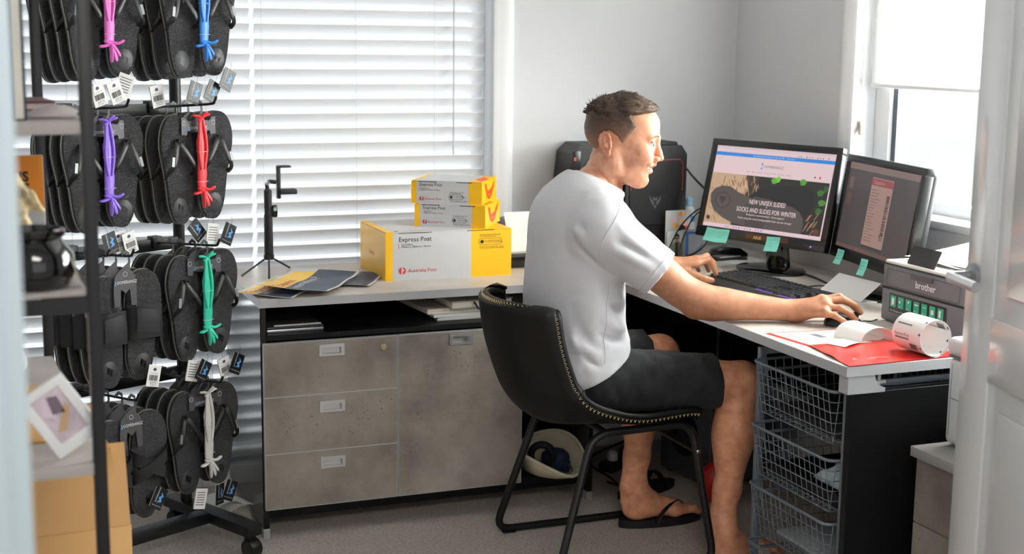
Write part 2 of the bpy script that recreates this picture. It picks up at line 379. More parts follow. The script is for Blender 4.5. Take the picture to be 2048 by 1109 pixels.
rb=thing('roller_blind','white translucent roller blind half drawn over the side window','blind',(WX+0.05,(SY0+SY1)/2,1.33))
hw=(SY1-SY0)/2-0.012
box_obj('blind_cloth',(-0.0008,-hw,0.0),(0.0008,hw,0.76),fabric_mat(),rb)
bm=nbm(); add_lathe(bm,[(0.008,-hw),(0.008,hw)],12,Matrix.Rotation(-PI/2,4,'X')@tr(0,0,0)); obj('bottom_bar',bm,M_white,rb)
bm=nbm(); add_lathe(bm,[(0.022,-hw),(0.022,hw)],16,tr(0,0,0.775)@Matrix.Rotation(-PI/2,4,'X')); obj('roller_tube',bm,M_white,rb)
M_toggle=mat('wooden_toggle',rgb(190,176,152),0.5)
for k,(yy,zb) in enumerate(((-0.202,1.176),(-0.190,1.186))):
    c=thing('blind_cord',('blind cord with wooden toggle hanging lowest in the side window','blind cord with wooden toggle nearer the room corner')[k],'cord',(WX+0.012+0.006*k,yy,zb))
    tube_obj('cord',[(0,0,0.02),(0,0,0.9)],0.0012,M_cord,c,5)
    bm=nbm(); add_lathe(bm,[(0.003,0.032),(0.006,0.028),(0.0045,0.018),(0.0085,0.004),(0.008,0.0),(0.004,-0.003)],12); obj('toggle',bm,M_toggle,c)

# ---- open door leaf at the right
M_door=mat('door_paint',rgb(214,216,218),0.16,coat=0.3)
dr=bpy.data.objects.new('door_1',None); COL.objects.link(dr); dr['kind']='structure'
dr.location=(1.122,-1.640,0); dr.rotation_euler=(0,0,math.radians(-13))
# local: leaf runs along -y from the free edge, visible face at x=0 looking to -x
bm=nbm(); add_box(bm,(0.006,-0.82,0.01),(0.040,0.0,2.05),0.002); obj('leaf',bm,M_door,dr)
for y0,y1 in ((-0.115,0.0),(-0.82,-0.705)): box_obj('stile',(0.0,y0,0.01),(0.007,y1,2.05),M_door,dr,0.002)
for z0,z1 in ((0.01,0.22),(0.80,0.93),(1.92,2.05)): box_obj('rail',(0.0,-0.705,z0),(0.007,-0.115,z1),M_door,dr,0.002)
for z0,z1 in ((0.22,0.80),(0.93,1.92)):
    bm=nbm(); add_box(bm,(0.001,-0.655,z0+0.05),(0.0065,-0.165,z1-0.05),0.004); obj('panel',bm,M_door,dr)
h=obj('door_handle',(lambda b:(add_lathe(b,[(0.026,0),(0.026,0.008),(0.022,0.011),(0.011,0.012),(0.010,0.056)],20,tr(0,-0.034,1.0)@Matrix.Rotation(-PI/2,4,'Y')),b)[1])(nbm()),mat('satin_grey_metal',rgb(150,154,158),0.35,0.6),dr)
bm=nbm(); add_tube(bm,bez([(-0.046,-0.026,1.0),(-0.056,-0.048,1.0),(-0.056,-0.10,0.999),(-0.054,-0.150,0.997)],6),0.0115,10,flat=(1.0,0.85)); obj('lever',bm,M_alu,h)

# ================================================================== credenza
H=0.72
cr=thing('credenza','concrete-look credenza with three drawers, a door and open shelves','cabinet',(0,0,0))
def cbox(n,lo,hi,m,bev=0.0015,p=None): return box_obj(n,lo,hi,m,p if p is not None else cr,bev,1)
YB=0.545
cbox('side_panel',(0,0.0,0.028),(0.018,YB,0.695),mat('black_gloss_laminate',rgb(15,15,17),0.16)); cbox('side_panel',(1.042,0.0,0.028),(1.06,YB,0.695),M_black)
cbox('divider',(0.400,0.02,0.09),(0.416,YB,0.59),M_black); cbox('divider',(0.800,0.02,0.09),(0.818,YB,0.59),M_black)
cbox('shelf_board',(0.018,0.012,0.590),(1.042,YB,0.606),M_black); cbox('bottom_board',(0.018,0.02,0.072),(1.042,YB,0.092),M_black)
cbox('back_panel',(0.018,YB-0.012,0.092),(1.042,YB,0.695),M_black)
cbox('plinth_rail',(0.018,0.06,0.04),(1.042,0.078,0.072),M_black)
for x in (0.0,1.042):
    for y in (0.0,YB-0.03): cbox('foot',(x-0.001,y-0.002,0.0),(x+0.019,y+0.032,0.03),M_alu)
def handle(parent,x,z,front=-0.018):
    bm=nbm()
    w,hh,iw,ih=0.0375,0.0175,0.028,0.0095
    y=front-0.004
    def V(px,pz,py): return bm.verts.new((x+px,py,z+pz))
    O=[(-w,-hh),(w,-hh),(w,hh),(-w,hh)]; I=[(-iw,-ih-0.002),(iw,-ih-0.002),(iw,ih-0.002),(-iw,ih-0.002)]
    vo=[V(a,b,y) for a,b in O]; vi=[V(a,b,y) for a,b in I]; vb=[V(a*0.93,b*0.9,y+0.016) for a,b in I]; vw=[V(a,b,front+0.001) for a,b in O]
    for k in range(4):
        j=(k+1)%4
        bm.faces.new((vo[k],vo[j],vi[j],vi[k])); bm.faces.new((vi[k],vi[j],vb[j],vb[k])); bm.faces.new((vo[k],vw[k],vw[j],vo[j]))
    bm.faces.new(vb)
    return obj('handle',bm,M_alu,parent)
def front(n,x0,x1,z0,z1,hx,hz):
    # front with a real hole for the recessed pull, thin pale edge band around it
    bm=nbm(); wall_with_hole(bm,lambda a,b,d:Vector((a,-0.018+d,b)),x0,x1,z0,z1,hx-0.030,hx+0.030,hz-0.014,hz+0.010,0.018)
    f=obj(n,bm,M_conc,cr)
    bm=nbm(); e=0.0016
    for lo,hi in (((x0-e,-0.0185,z1),(x1+e,0,z1+e)),((x0-e,-0.0185,z0-e),(x1+e,0,z0)),((x0-e,-0.0185,z0),(x0,0,z1)),((x1,-0.0185,z0),(x1+e,0,z1))): add_box(bm,lo,hi)
    obj('edge_band',bm,M_edge,f)
    handle(f,hx,hz); return f
d1=front('drawer',0.0055,0.4035,0.4315,0.5875,0.205,0.5605)
bm=nbm(); add_lathe(bm,[(0.0095,0),(0.0095,0.003),(0.0075,0.005),(0.0035,0.005),(0.0035,0.0035)],18,tr(0.361,-0.0185,0.557)@Matrix.Rotation(PI/2,4,'X')); obj('lock',bm,mat('brass_lock',rgb(188,176,138),0.3,0.8),d1)
front('drawer',0.0055,0.4035,0.2615,0.4285,0.205,0.392); front('drawer',0.0055,0.4035,0.0935,0.2585,0.205,0.222)
front('door',0.4085,0.8045,0.0935,0.5875,0.606,0.566)

# worktop above the credenza
wt=thing('worktop','pale grey laminate worktop carrying the yellow parcel boxes','worktop',(0,0,0))
cbox('top',(-0.004,-0.018,0.695),(WX-0.004,WY-0.008,H),M_top,0.001,wt)
cbox('edge_band',(-0.0045,-0.0195,0.6955),(1.106,-0.018,H-0.0005),M_edge,0,wt)
cbox('edge_band',(-0.0055,-0.018,0.6955),(-0.004,WY-0.008,H-0.0005),M_edge,0,wt)

# ================================================================== desk on the right
DXI,DYE=1.109,-1.268
dk=thing('office_desk','grey-topped office desk with black end panel under the side window','desk',(0,0,0))
cbox('top',(DXI,DYE,0.695),(WX-0.004,-0.0200,H),M_top,0.001,dk)
cbox('edge_band',(DXI-0.0015,DYE-0.0015,0.6955),(DXI,-0.0200,H-0.0005),M_edge,0,dk)
cbox('edge_band',(DXI,DYE-0.0015,0.6955),(WX-0.004,DYE,H-0.0005),M_edge,0,dk)
cbox('end_panel',(DXI+0.022,DYE+0.010,0.02),(WX-0.02,DYE+0.030,0.652),M_black,0.001,dk)
cbox('modesty_panel',(WX-0.06,DYE+0.05,0.30),(WX-0.042,0.50,0.69),M_black,0.001,dk)
bm=nbm(); pp=[(0.0,0.0),(0.105,0.0),(0.105,0.010),(0.092,0.012),(0.080,0.022),(0.074,0.043),(0,0.043)]
add_prism(bm,pp,0,0.036,Matrix(((1,0,0,DXI+0.006),(0,0,1,DYE+0.002),(0,1,0,0.652),(0,0,0,1)))); obj('corner_bracket',bm,M_edge,dk,20)
cbox('spacer_rail',(DXI+0.10,DYE+0.016,0.66),(DXI+0.108,DYE+0.024,0.69),M_alu,0.001,dk)
tube_obj('spacer_pin',[(DXI+0.085,DYE+0.018,0.672),(DXI+0.12,DYE+0.018,0.672)],0.006,M_alu,dk)
cbox('leg',(1.76,0.35,0.0),(1.80,0.39,0.695),M_blackmetal,0.002,dk)
# ================================================================== signed-distance modelling (person, cloth)
F32=np.float32
class SDF:
    def __init__(s,lo,hi,h):
        s.h=h; s.lo=np.array(lo,F32); n=[int(math.ceil((hi[i]-lo[i])/h))+1 for i in range(3)]
        s.ax=[(s.lo[i]+h*np.arange(n[i])).astype(F32) for i in range(3)]; s.d=np.full(n,10.0,F32)
    def reg(s,lo,hi,pad):
        r=[]
        for i in range(3):
            a=int(max(0,math.floor((lo[i]-pad-s.lo[i])/s.h))); b=int(min(len(s.ax[i]),math.ceil((hi[i]+pad-s.lo[i])/s.h)+1)); r.append(slice(a,max(a,b)))
        X=s.ax[0][r[0]][:,None,None]; Y=s.ax[1][r[1]][None,:,None]; Z=s.ax[2][r[2]][None,None,:]
        return tuple(r),X,Y,Z
    def put(s,r,f,k,sub):
        a=s.d[r]
        if a.size==0: return
        if sub:
            f=-f; h=np.maximum(k-np.abs(a-f),0)/k; s.d[r]=np.maximum(a,f)+h*h*(k*0.25)
        else:
            h=np.maximum(k-np.abs(a-f),0)/k; s.d[r]=np.minimum(a,f)-h*h*(k*0.25)
    def cone(s,a,b,ra,rb,k=0.01,sub=False,cut=None,sc=None):
        a=np.array(a,F32); b=np.array(b,F32); R=max(ra,rb)*(max(sc) if sc else 1)
        r,X,Y,Z=s.reg(np.minimum(a,b)-R,np.maximum(a,b)+R,k+3*s.h)
        u=b-a; L=float(u@u)+1e-12
        t=np.clip(((X-a[0])*u[0]+(Y-a[1])*u[1]+(Z-a[2])*u[2])/L,0,1)
        dx,dy,dz=X-a[0]-t*u[0],Y-a[1]-t*u[1],Z-a[2]-t*u[2]
        if sc: dx,dy,dz=dx/sc[0],dy/sc[1],dz/sc[2]
        f=np.sqrt(dx*dx+dy*dy+dz*dz)-(ra+t*(rb-ra))
        if cut is not None:
            (c,n)=cut; f=np.maximum(f,(X-c[0])*n[0]+(Y-c[1])*n[1]+(Z-c[2])*n[2])
        s.put(r,f,k,sub)
    def ell(s,c,rad,k=0.01,sub=False,R=None):
        c=np.array(c,F32); m=max(rad)
        r,X,Y,Z=s.reg(c-m,c+m,k+3*s.h)
        x,y,z=X-c[0],Y-c[1],Z-c[2]
        if R is not None:
            R=np.array(R,F32).T; x,y,z=R[0,0]*x+R[0,1]*y+R[0,2]*z,R[1,0]*x+R[1,1]*y+R[1,2]*z,R[2,0]*x+R[2,1]*y+R[2,2]*z
        k0=np.sqrt((x/rad[0])**2+(y/rad[1])**2+(z/rad[2])**2); k1=np.sqrt((x/rad[0]**2)**2+(y/rad[1]**2)**2+(z/rad[2]**2)**2)+1e-9
        s.put(r,k0*(k0-1)/k1,k,sub)
    def chain(s,P,R,k=0.006,k0=None,sub=False):
        for i in range(len(P)-1): s.cone(P[i],P[i+1],R[i],R[i+1],(k0 if (k0 and i==0) else k),sub)
    def crease(s,pts,A,w):
        P=[np.array(p,F32) for p in bez(pts,5)]; lo=np.min(P,0); hi=np.max(P,0)
        r,X,Y,Z=s.reg(lo,hi,2.6*w)
        if s.d[r].size==0: return
        best=None; tt=None; n=len(P)-1
        for i in range(n):
            a,u=P[i],P[i+1]-P[i]; L=float(u@u)+1e-12
            t=np.clip(((X-a[0])*u[0]+(Y-a[1])*u[1]+(Z-a[2])*u[2])/L,0,1)
            d2=(X-a[0]-t*u[0])**2+(Y-a[1]-t*u[1])**2+(Z-a[2]-t*u[2])**2; q=(i+t)/n
            if best is None: best,tt=d2,q+0*d2
            else: tt=np.where(d2<best,q,tt); best=np.minimum(best,d2)
        s.d[r]-=(A*np.exp(-best/(w*w))*np.maximum(np.sin(PI*np.clip(tt,0.0,1.0)),0)**0.8).astype(F32)
    def plane(s,c,n,k=0.004):
        X=s.ax[0][:,None,None]; Y=s.ax[1][None,:,None]; Z=s.ax[2][None,None,:]
        f=((X-c[0])*n[0]+(Y-c[1])*n[1]+(Z-c[2])*n[2]).astype(F32)
        h=np.maximum(k-np.abs(s.d-f),0)/k; s.d=np.maximum(s.d,f)+h*h*(k*0.25)
    def noise(s,scale,amp,seed,aniso=(1,1,1)):
        rs=np.random.RandomState(seed); L=rs.rand(64,64,64).astype(F32)*2-1
        idx=[]; fr_=[]
        for i in range(3):
            q=s.ax[i]*aniso[i]/scale+11.3*(i+1); f=np.floor(q); t=q-f; idx.append((f.astype(int))%64); fr_.append((t*t*(3-2*t)).astype(F32))
        out=0
        for a in (0,1):
            for b in (0,1):
                for c in (0,1):
                    w=(fr_[0] if a else 1-fr_[0])[:,None,None]*(fr_[1] if b else 1-fr_[1])[None,:,None]*(fr_[2] if c else 1-fr_[2])[None,None,:]
                    out=out+w*L[np.ix_((idx[0]+a)%64,(idx[1]+b)%64,(idx[2]+c)%64)]
        return out*amp
    def mesh(s):
        d=s.d; d=np.pad(d,1,constant_values=10.0); org=s.lo-s.h
        sg=(d<0); n=np.array(d.shape)
        cnt=np.zeros(n-1,np.uint8)
        for a in (0,1):
            for b in (0,1):
                for c in (0,1): cnt+=sg[a:n[0]-1+a,b:n[1]-1+b,c:n[2]-1+c]
        act=np.argwhere((cnt>0)&(cnt<8)); ids=np.full(n-1,-1,np.int32); ids[tuple(act.T)]=np.arange(len(act))
        i,j,k=act.T; acc=np.zeros((len(act),3),F32); num=np.zeros(len(act),F32)
        cor=[(a,b,c) for a in (0,1) for b in (0,1) for c in (0,1)]
        val={q:d[i+q[0],j+q[1],k+q[2]] for q in cor}
        for q in cor:
            for ax in range(3):
                if q[ax]==0:
                    p=list(q); p[ax]=1; p=tuple(p); v0,v1=val[q],val[p]; x=(v0<0)!=(v1<0)
                    t=np.where(x,v0/np.where(x,v0-v1,1),0); pt=np.tile(np.array(q,F32),(len(act),1)); pt[:,ax]+=t
                    acc+=pt*x[:,None]; num+=x
        V=(act+acc/num[:,None])*s.h+org
        faces=[]
        for ax in range(3):
            o=[0,1,2]; o.remove(ax); e0=[slice(None)]*3; e1=[slice(None)]*3; e0[ax]=slice(0,-1); e1[ax]=slice(1,None)
            ch=sg[tuple(e0)]!=sg[tuple(e1)]; q=np.argwhere(ch)
            q=q[(q[:,o[0]]>0)&(q[:,o[1]]>0)&(q[:,o[0]]<n[o[0]]-1)&(q[:,o[1]]<n[o[1]]-1)]
            def cid(da,db):
                p=q.copy(); p[:,o[0]]-=da; p[:,o[1]]-=db; return ids[tuple(p.T)]
            Q=np.stack([cid(1,1),cid(0,1),cid(0,0),cid(1,0)],1)
            flip=sg[tuple(q.T)]
            if ax==1: flip=~flip
            Q[~flip]=Q[~flip][:,::-1]; faces.append(Q)
        return V.astype(F32),np.concatenate(faces)
def np_mesh(name,V,Fq):
    me=bpy.data.meshes.new(name); me.vertices.add(len(V)); me.vertices.foreach_set('co',np.ascontiguousarray(V,F32).ravel())
    me.loops.add(Fq.size); me.loops.foreach_set('vertex_index',Fq.astype(np.int32).ravel())
    me.polygons.add(len(Fq)); me.polygons.foreach_set('loop_start',np.arange(0,Fq.size,4,dtype=np.int32))
    me.update(calc_edges=True); me.validate(); return me
def smooth_mesh(V,Fq,it=2,lam=0.5):
    n=len(V); E=np.concatenate([Fq[:,[0,1]],Fq[:,[1,2]],Fq[:,[2,3]],Fq[:,[3,0]]]); E=np.concatenate([E,E[:,::-1]])
    deg=np.bincount(E[:,0],minlength=n).astype(F32)
    for l in [lam,-lam*1.04]*it:
        S=np.stack([np.bincount(E[:,0],weights=V[E[:,1],c],minlength=n) for c in range(3)],1)/deg[:,None]
        V=V+(S-V)*l
    return V.astype(F32)

# ================================================================== the person
# ---- head, local frame: x = face direction, y = his left, z = up, origin between the ears (units mm -> m)
HO=np.array((0.8955,-0.4366,1.170)); HA=math.radians(90)-2.13   # heading angle from +x
HT=0.015                                                # slight chin drop
hR=np.array(rz(HA).to_3x3()@Matrix.Rotation(HT,3,'Y'))
def hw_(p): return (np.asarray(p)*0.001)@hR.T+HO
h=SDF((-0.105,-0.105,-0.185),(0.162,0.105,0.155),0.0017); mm=0.001
def hc(a,b,ra,rb,k,sub=False): 
    h.cone(np.array(a)*mm,np.array(b)*mm,ra*mm,rb*mm,k*mm,sub)
def he(c,r,k,sub=False,R=None): h.ell(np.array(c)*mm,[q*mm for q in r],k*mm,sub,R)
def both(fn,*pts,**kw):
    for s_ in (1,-1): fn(*[((p[0],p[1]*s_,p[2]) if isinstance(p,tuple) and len(p)==3 else p) for p in pts],**kw)
he((20,0,53),(98,75,80),1); he((66,0,58),(57,61,52),30)
he((60,0,-18),(55,57,76),25)
hc((20,0,-55),(66,0,-72),42,26,25)
for s_ in (1,-1):
    hc((10,s_*51,-52),(72,s_*16,-86),15,15,28)
    hc((6,s_*54,-20),(8,s_*52,-55),18,15,26)
    he((84,s_*43,-10),(26,20,24),20)
    he((96,s_*33,-30),(17,16,17),14)
he((80,0,-89),(19,21,15),14); he((74,0,-97),(16,24,9),10)
hc((-14,0,-40),(-44,0,-185),50,59,18)
for s_ in (1,-1):
    hc((-12,s_*54,-40),(8,s_*22,-175),11,11,18)
    hc((106,s_*40,32),(119,s_*9,31),9,9.5,14)
he((16,0,-124),(11,11,14),18)
hc((119,0,22),(126,0,-10),7.5,8.2,10); hc((126,0,-10),(131,0,-24),8.5,9.5,7)
for s_ in (1,-1):
    he((119,s_*11.5,-28),(11,7.5,8),6)
    he((126,s_*33,17),(17,19,12),11,True)
    he((103.5,s_*32,14.5),(13.7,14.2,13.4),3)
    he((117,s_*33,14.5),(12.5,11.5,4.0),1.5,True); he((107,s_*42,14.0),(8,7,3.0),1.5,True)
    hc((116,s_*22,26),(112,s_*46,21),2.2,2.0,3)
    hc((116,s_*20,-30),(94,s_*38,-66),3.2,3.8,8,True); hc((101,s_*47,-44),(84,s_*46,-78),2.0,2.6,9,True)
    he((122,s_*6.5,-37),(5,3.6,3),2,True)
    hc((112,s_*48,16),(104,s_*58,20),1.0,1.0,3,True)
hc((115,0,-36),(112,0,-42),7,7,8)
for s_ in (1,-1):
    hc((113,0,-44),(103,s_*17,-46),5.5,4.6,6); hc((103,s_*17,-46),(89,s_*28,-48),4.6,3,6)
    hc((104,0,-63),(97,s_*15,-60),6.5,5.5,6); hc((97,s_*15,-60),(88,s_*27,-50),5.5,3.2,6)
    hc((119,0,-53.5),(104,s_*18,-53),5.4,5.0,2,True); hc((104,s_*18,-53),(86,s_*31,-46),5.0,2.0,2,True)
he((107,0,-76),(8,16,5),9,True)
# ears
for s_ in (1,-1):
    Re=np.array((Matrix.Rotation(s_*0.38,3,'Z')@Matrix.Rotation(-0.16,3,'Y')))
    def E(p): 
        q=Re@np.array((p[0],p[1]*s_,p[2])); return (q[0]-6,q[1]+s_*73,q[2]+14)
    he(E((-3,4,2)),(17,5.5,28),4,R=Re)
    rim=[(11,7,16),(8,8,26),(-3,8.5,31),(-14,8.5,26),(-20,8.5,13),(-19,8.5,-2),(-13,8,-16),(-4,7,-25)]
    for a,b in zip(rim,rim[1:]): hc(E(a),E(b),3.6,3.6,2.5)
    he(E((0,6,-25)),(8,5,9),5,R=Re)
    he(E((-3,12,6)),(10,8,17),2.5,True,R=Re); he(E((3,9,-4)),(8,10,10),2.5,True,R=Re)
    hc(E((-8,5.5,16)),(E((-9,6,-8))),3.2,3.2,3.5)
    hc(E((10,7,0)),(E((10,7,-8))),4,4,4)
hV,hF=h.mesh(); hV=smooth_mesh(hV,hF,2)
L=hV*1000.0; lx,ly,lz=L.T
tint=np.ones((len(hV),3),F32)
def sm(a,b,x): t=np.clip((x-a)/(b-a),0,1); return t*t*(3-2*t)
beard=sm(-10,-45,lz)*sm(-125,-105,lz)*sm(0,25,lx)*(1-sm(-40,-30,lz)*sm(100,112,lx))
lip=np.exp(-((lz+53)/9.5)**2)*sm(87,94,lx)*(np.abs(ly)<30)*(np.abs(lz+53)<12)
earm=sm(74,80,np.abs(ly))*(lz>-25)*(lz<50)
tint*=1-beard[:,None]*np.array((0.22,0.26,0.28))
tint*=1-lip[:,None]*np.array((0.16,0.42,0.38))
tint*=1-earm[:,None]*np.array((0.02,0.20,0.20))
cheekr=np.exp(-(((lx-95)/30)**2+((lz+20)/22)**2)); tint*=1-cheekr[:,None]*np.array((0.0,0.07,0.07))
hVw=hV@hR.T+HO
parts_V=[hVw]; parts_F=[hF]; parts_T=[tint]
def add_part(s_,it=2,t=None):
    V,Fq=s_.mesh(); V=smooth_mesh(V,Fq,it); parts_V.append(V); parts_F.append(Fq); parts_T.append(np.ones((len(V),3),F32) if t is None else t(V))
# ---- arms and hands
S_R,E_R,W_R=(0.812,-0.595,0.958),(1.028,-0.690,0.776),(1.282,-0.782,0.7515)
S_L,E_L,W_L=(0.835,-0.270,0.965),(1.020,-0.135,0.800),(1.222,-0.190,0.785)
def lerp(a,b,t): return tuple(a[i]+(b[i]-a[i])*t for i in range(3))
def spline_limb(g,pts,rad,k=0.004):
    P=[Vector((*p,r)) for p,r in zip(pts,rad)]; Q=[P[0]*2-P[1]]+P+[P[-1]*2-P[-2]]; out=[]
    for i in range(1,len(Q)-2):
        for q in range(8):
            t=q/8; a,b,c,d=Q[i-1],Q[i],Q[i+1],Q[i+2]
            out.append(0.5*((2*b)+(c-a)*t+(2*a-5*b+4*c-d)*t*t+(3*b-a-3*c+d)*t*t*t))
    out.append(P[-1])
    for a,b in zip(out,out[1:]): g.cone(tuple(a)[:3],tuple(b)[:3],a[3],b[3],k)
def arm(lo,hi,S,E,W,hand):
    g=SDF(lo,hi,0.0021)
    m=lerp(S,E,0.5)
    e0=lerp(S,E,0.86); q0=lerp(E,W,0.12); q=lerp(E,W,0.28); q2=lerp(E,W,0.62)
    spline_limb(g,[S,m,e0,q0,q,q2,W],[0.058,0.052,0.0460,0.0465,0.0430,0.0335,0.0265])
    g.ell((E[0]-0.008,E[1]-0.004,E[2]-0.022),(0.024,0.022,0.022),0.02)
    hand(g); return g
def fing(g,pts,r0,r1,k=0.004):
    P=[np.array(p,F32) for p in pts]; n=len(P)
    R=[r0+(r1-r0)*i/(n-1) for i in range(n)]
    g.chain(P,R,k,0.010)
def hand_R(g):
    W=W_R
    K=[(1.342,-0.808,0.783),(1.335,-0.830,0.783),(1.332,-0.850,0.773),(1.316,-0.864,0.760)]
    g.cone(W,(1.330,-0.815,0.762),0.0255,0.022,0.02)
    for kk,r in zip(K,(0.0125,0.013,0.0125,0.0115)): g.cone((W[0]+0.006,W[1]-0.004+(kk[1]+0.83)*0.35,W[2]+0.003),kk,0.021,r+0.0008,0.014)
    fing(g,[K[0],(1.388,-0.822,0.792),(1.421,-0.824,0.775),(1.442,-0.822,0.755)],0.0105,0.0075)
    fing(g,[K[1],(1.382,-0.848,0.788),(1.418,-0.851,0.771),(1.438,-0.851,0.751)],0.0108,0.0078)
    fing(g,[K[2],(1.360,-0.872,0.770),(1.387,-0.880,0.754),(1.402,-0.882,0.739)],0.0102,0.0074)
    fing(g,[K[3],(1.336,-0.884,0.754),(1.356,-0.891,0.741),(1.370,-0.893,0.732)],0.0090,0.0066)
    fing(g,[(1.300,-0.778,0.762),(1.335,-0.776,0.754),(1.372,-0.788,0.744),(1.396,-0.799,0.737)],0.0150,0.0085)
    for kk in K: g.ell((kk[0]+0.001,kk[1],kk[2]+0.006),(0.008,0.007,0.008),0.008)
def hand_L(g):
    W=W_L
    K=[(1.287,-0.226,0.795),(1.294,-0.205,0.802),(1.288,-0.184,0.797),(1.276,-0.165,0.787)]
    for kk,r in zip(K,(0.0125,0.013,0.0125,0.0115)): g.cone((W[0]+0.010,W[1]+(kk[1]+0.195)*0.3,W[2]+0.002),kk,0.019,r,0.014)
    fing(g,[K[0],(1.325,-0.226,0.803),(1.345,-0.224,0.782),(1.357,-0.222,0.759)],0.0102,0.0076)
    fing(g,[K[1],(1.334,-0.203,0.812),(1.358,-0.200,0.790),(1.370,-0.198,0.763)],0.0105,0.0076)
    fing(g,[K[2],(1.326,-0.178,0.803),(1.350,-0.172,0.784),(1.362,-0.168,0.761)],0.0100,0.0073)
    fing(g,[K[3],(1.310,-0.155,0.790),(1.330,-0.147,0.775),(1.341,-0.143,0.758)],0.0090,0.0066)
    fing(g,[(1.240,-0.212,0.775),(1.270,-0.245,0.762),(1.296,-0.262,0.753),(1.318,-0.266,0.748)],0.0145,0.0085)
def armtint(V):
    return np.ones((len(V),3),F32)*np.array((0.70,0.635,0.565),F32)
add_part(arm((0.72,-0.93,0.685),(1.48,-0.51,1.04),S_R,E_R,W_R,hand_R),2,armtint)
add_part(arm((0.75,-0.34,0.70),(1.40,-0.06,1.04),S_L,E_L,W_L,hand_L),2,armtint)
# ---- legs and feet
def leg(lo,hi,hip,knee,calf,ank,foot):
    g=SDF(lo,hi,0.003)
    m=lerp(hip,knee,0.6)
    g.cone(hip,m,0.076,0.067,0.008); g.cone(m,knee,0.067,0.059,0.008)
    g.ell((knee[0]+0.018,knee[1],knee[2]+0.004),(0.042,0.046,0.046),0.03)
    g.cone(knee,calf,0.056,0.054,0.015); g.ell((calf[0]-0.016,calf[1],calf[2]-0.005),(0.046,0.050,0.11),0.03)
    g.cone(calf,lerp(calf,ank,0.62),0.050,0.037,0.03); g.cone(lerp(calf,ank,0.62),ank,0.037,0.033,0.02)
    for s_ in (1,-1): g.ell((ank[0]+0.002,ank[1]+s_*0.031,ank[2]-0.025),(0.013,0.010,0.014),0.014)
    g.cone((calf[0]-0.035,calf[1],calf[2]-0.14),(ank[0]-0.034,ank[1],ank[2]-0.045),0.014,0.011,0.025)
    x,y,z=foot    # heel point on the ground
    g.ell((x+0.036,y,z+0.036),(0.037,0.031,0.036),0.02)
    g.cone(ank,(x+0.075,y,z+0.052),0.034,0.034,0.03)
    g.cone((x+0.06,y,z+0.055),(x+0.165,y,z+0.030),0.034,0.021,0.03)
    g.cone((x+0.05,y,z+0.028),(x+0.175,y,z+0.020),0.026,0.020,0.02,sc=(1,1.25,1))
    g.cone((x+0.165,y-0.024,z+0.020),(x+0.178,y+0.024,z+0.020),0.019,0.018,0.02)
    return g
def toes(g,x,y,z,side):
    # side=+1: big toe at +y
    for i,(dy,l,r) in enumerate(((0.030,0.262,0.0125),(0.010,0.256,0.0095),(-0.006,0.248,0.009),(-0.021,0.238,0.0085),(-0.034,0.226,0.0085))):
        g.chain([(x+0.170,y+side*dy*0.9,z+0.021),(x+l-0.028,y+side*dy,z+0.022),(x+l-r,y+side*dy,z+r+0.001)],[r*1.15,r*1.0,r*0.95],0.003,0.012)
HIP_R,KN_R,CA_R,AN_R=(0.830,-0.525,0.540),(1.236,-0.585,0.512),(1.224,-0.592,0.365),(1.190,-0.602,0.112)
HIP_L,KN_L,CA_L,AN_L=(0.830,-0.335,0.540),(1.132,-0.285,0.535),(1.092,-0.272,0.375),(1.078,-0.262,0.128)
g=leg((0.72,-0.70,-0.01),(1.44,-0.44,0.66),HIP_R,KN_R,CA_R,AN_R,(1.140,-0.605,0.0)); toes(g,1.140,-0.605,0.0,1)
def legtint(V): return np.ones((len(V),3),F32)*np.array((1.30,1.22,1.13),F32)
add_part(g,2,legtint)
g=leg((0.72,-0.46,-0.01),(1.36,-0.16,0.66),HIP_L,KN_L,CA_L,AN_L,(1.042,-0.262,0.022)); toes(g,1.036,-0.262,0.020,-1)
add_part(g,2,legtint)
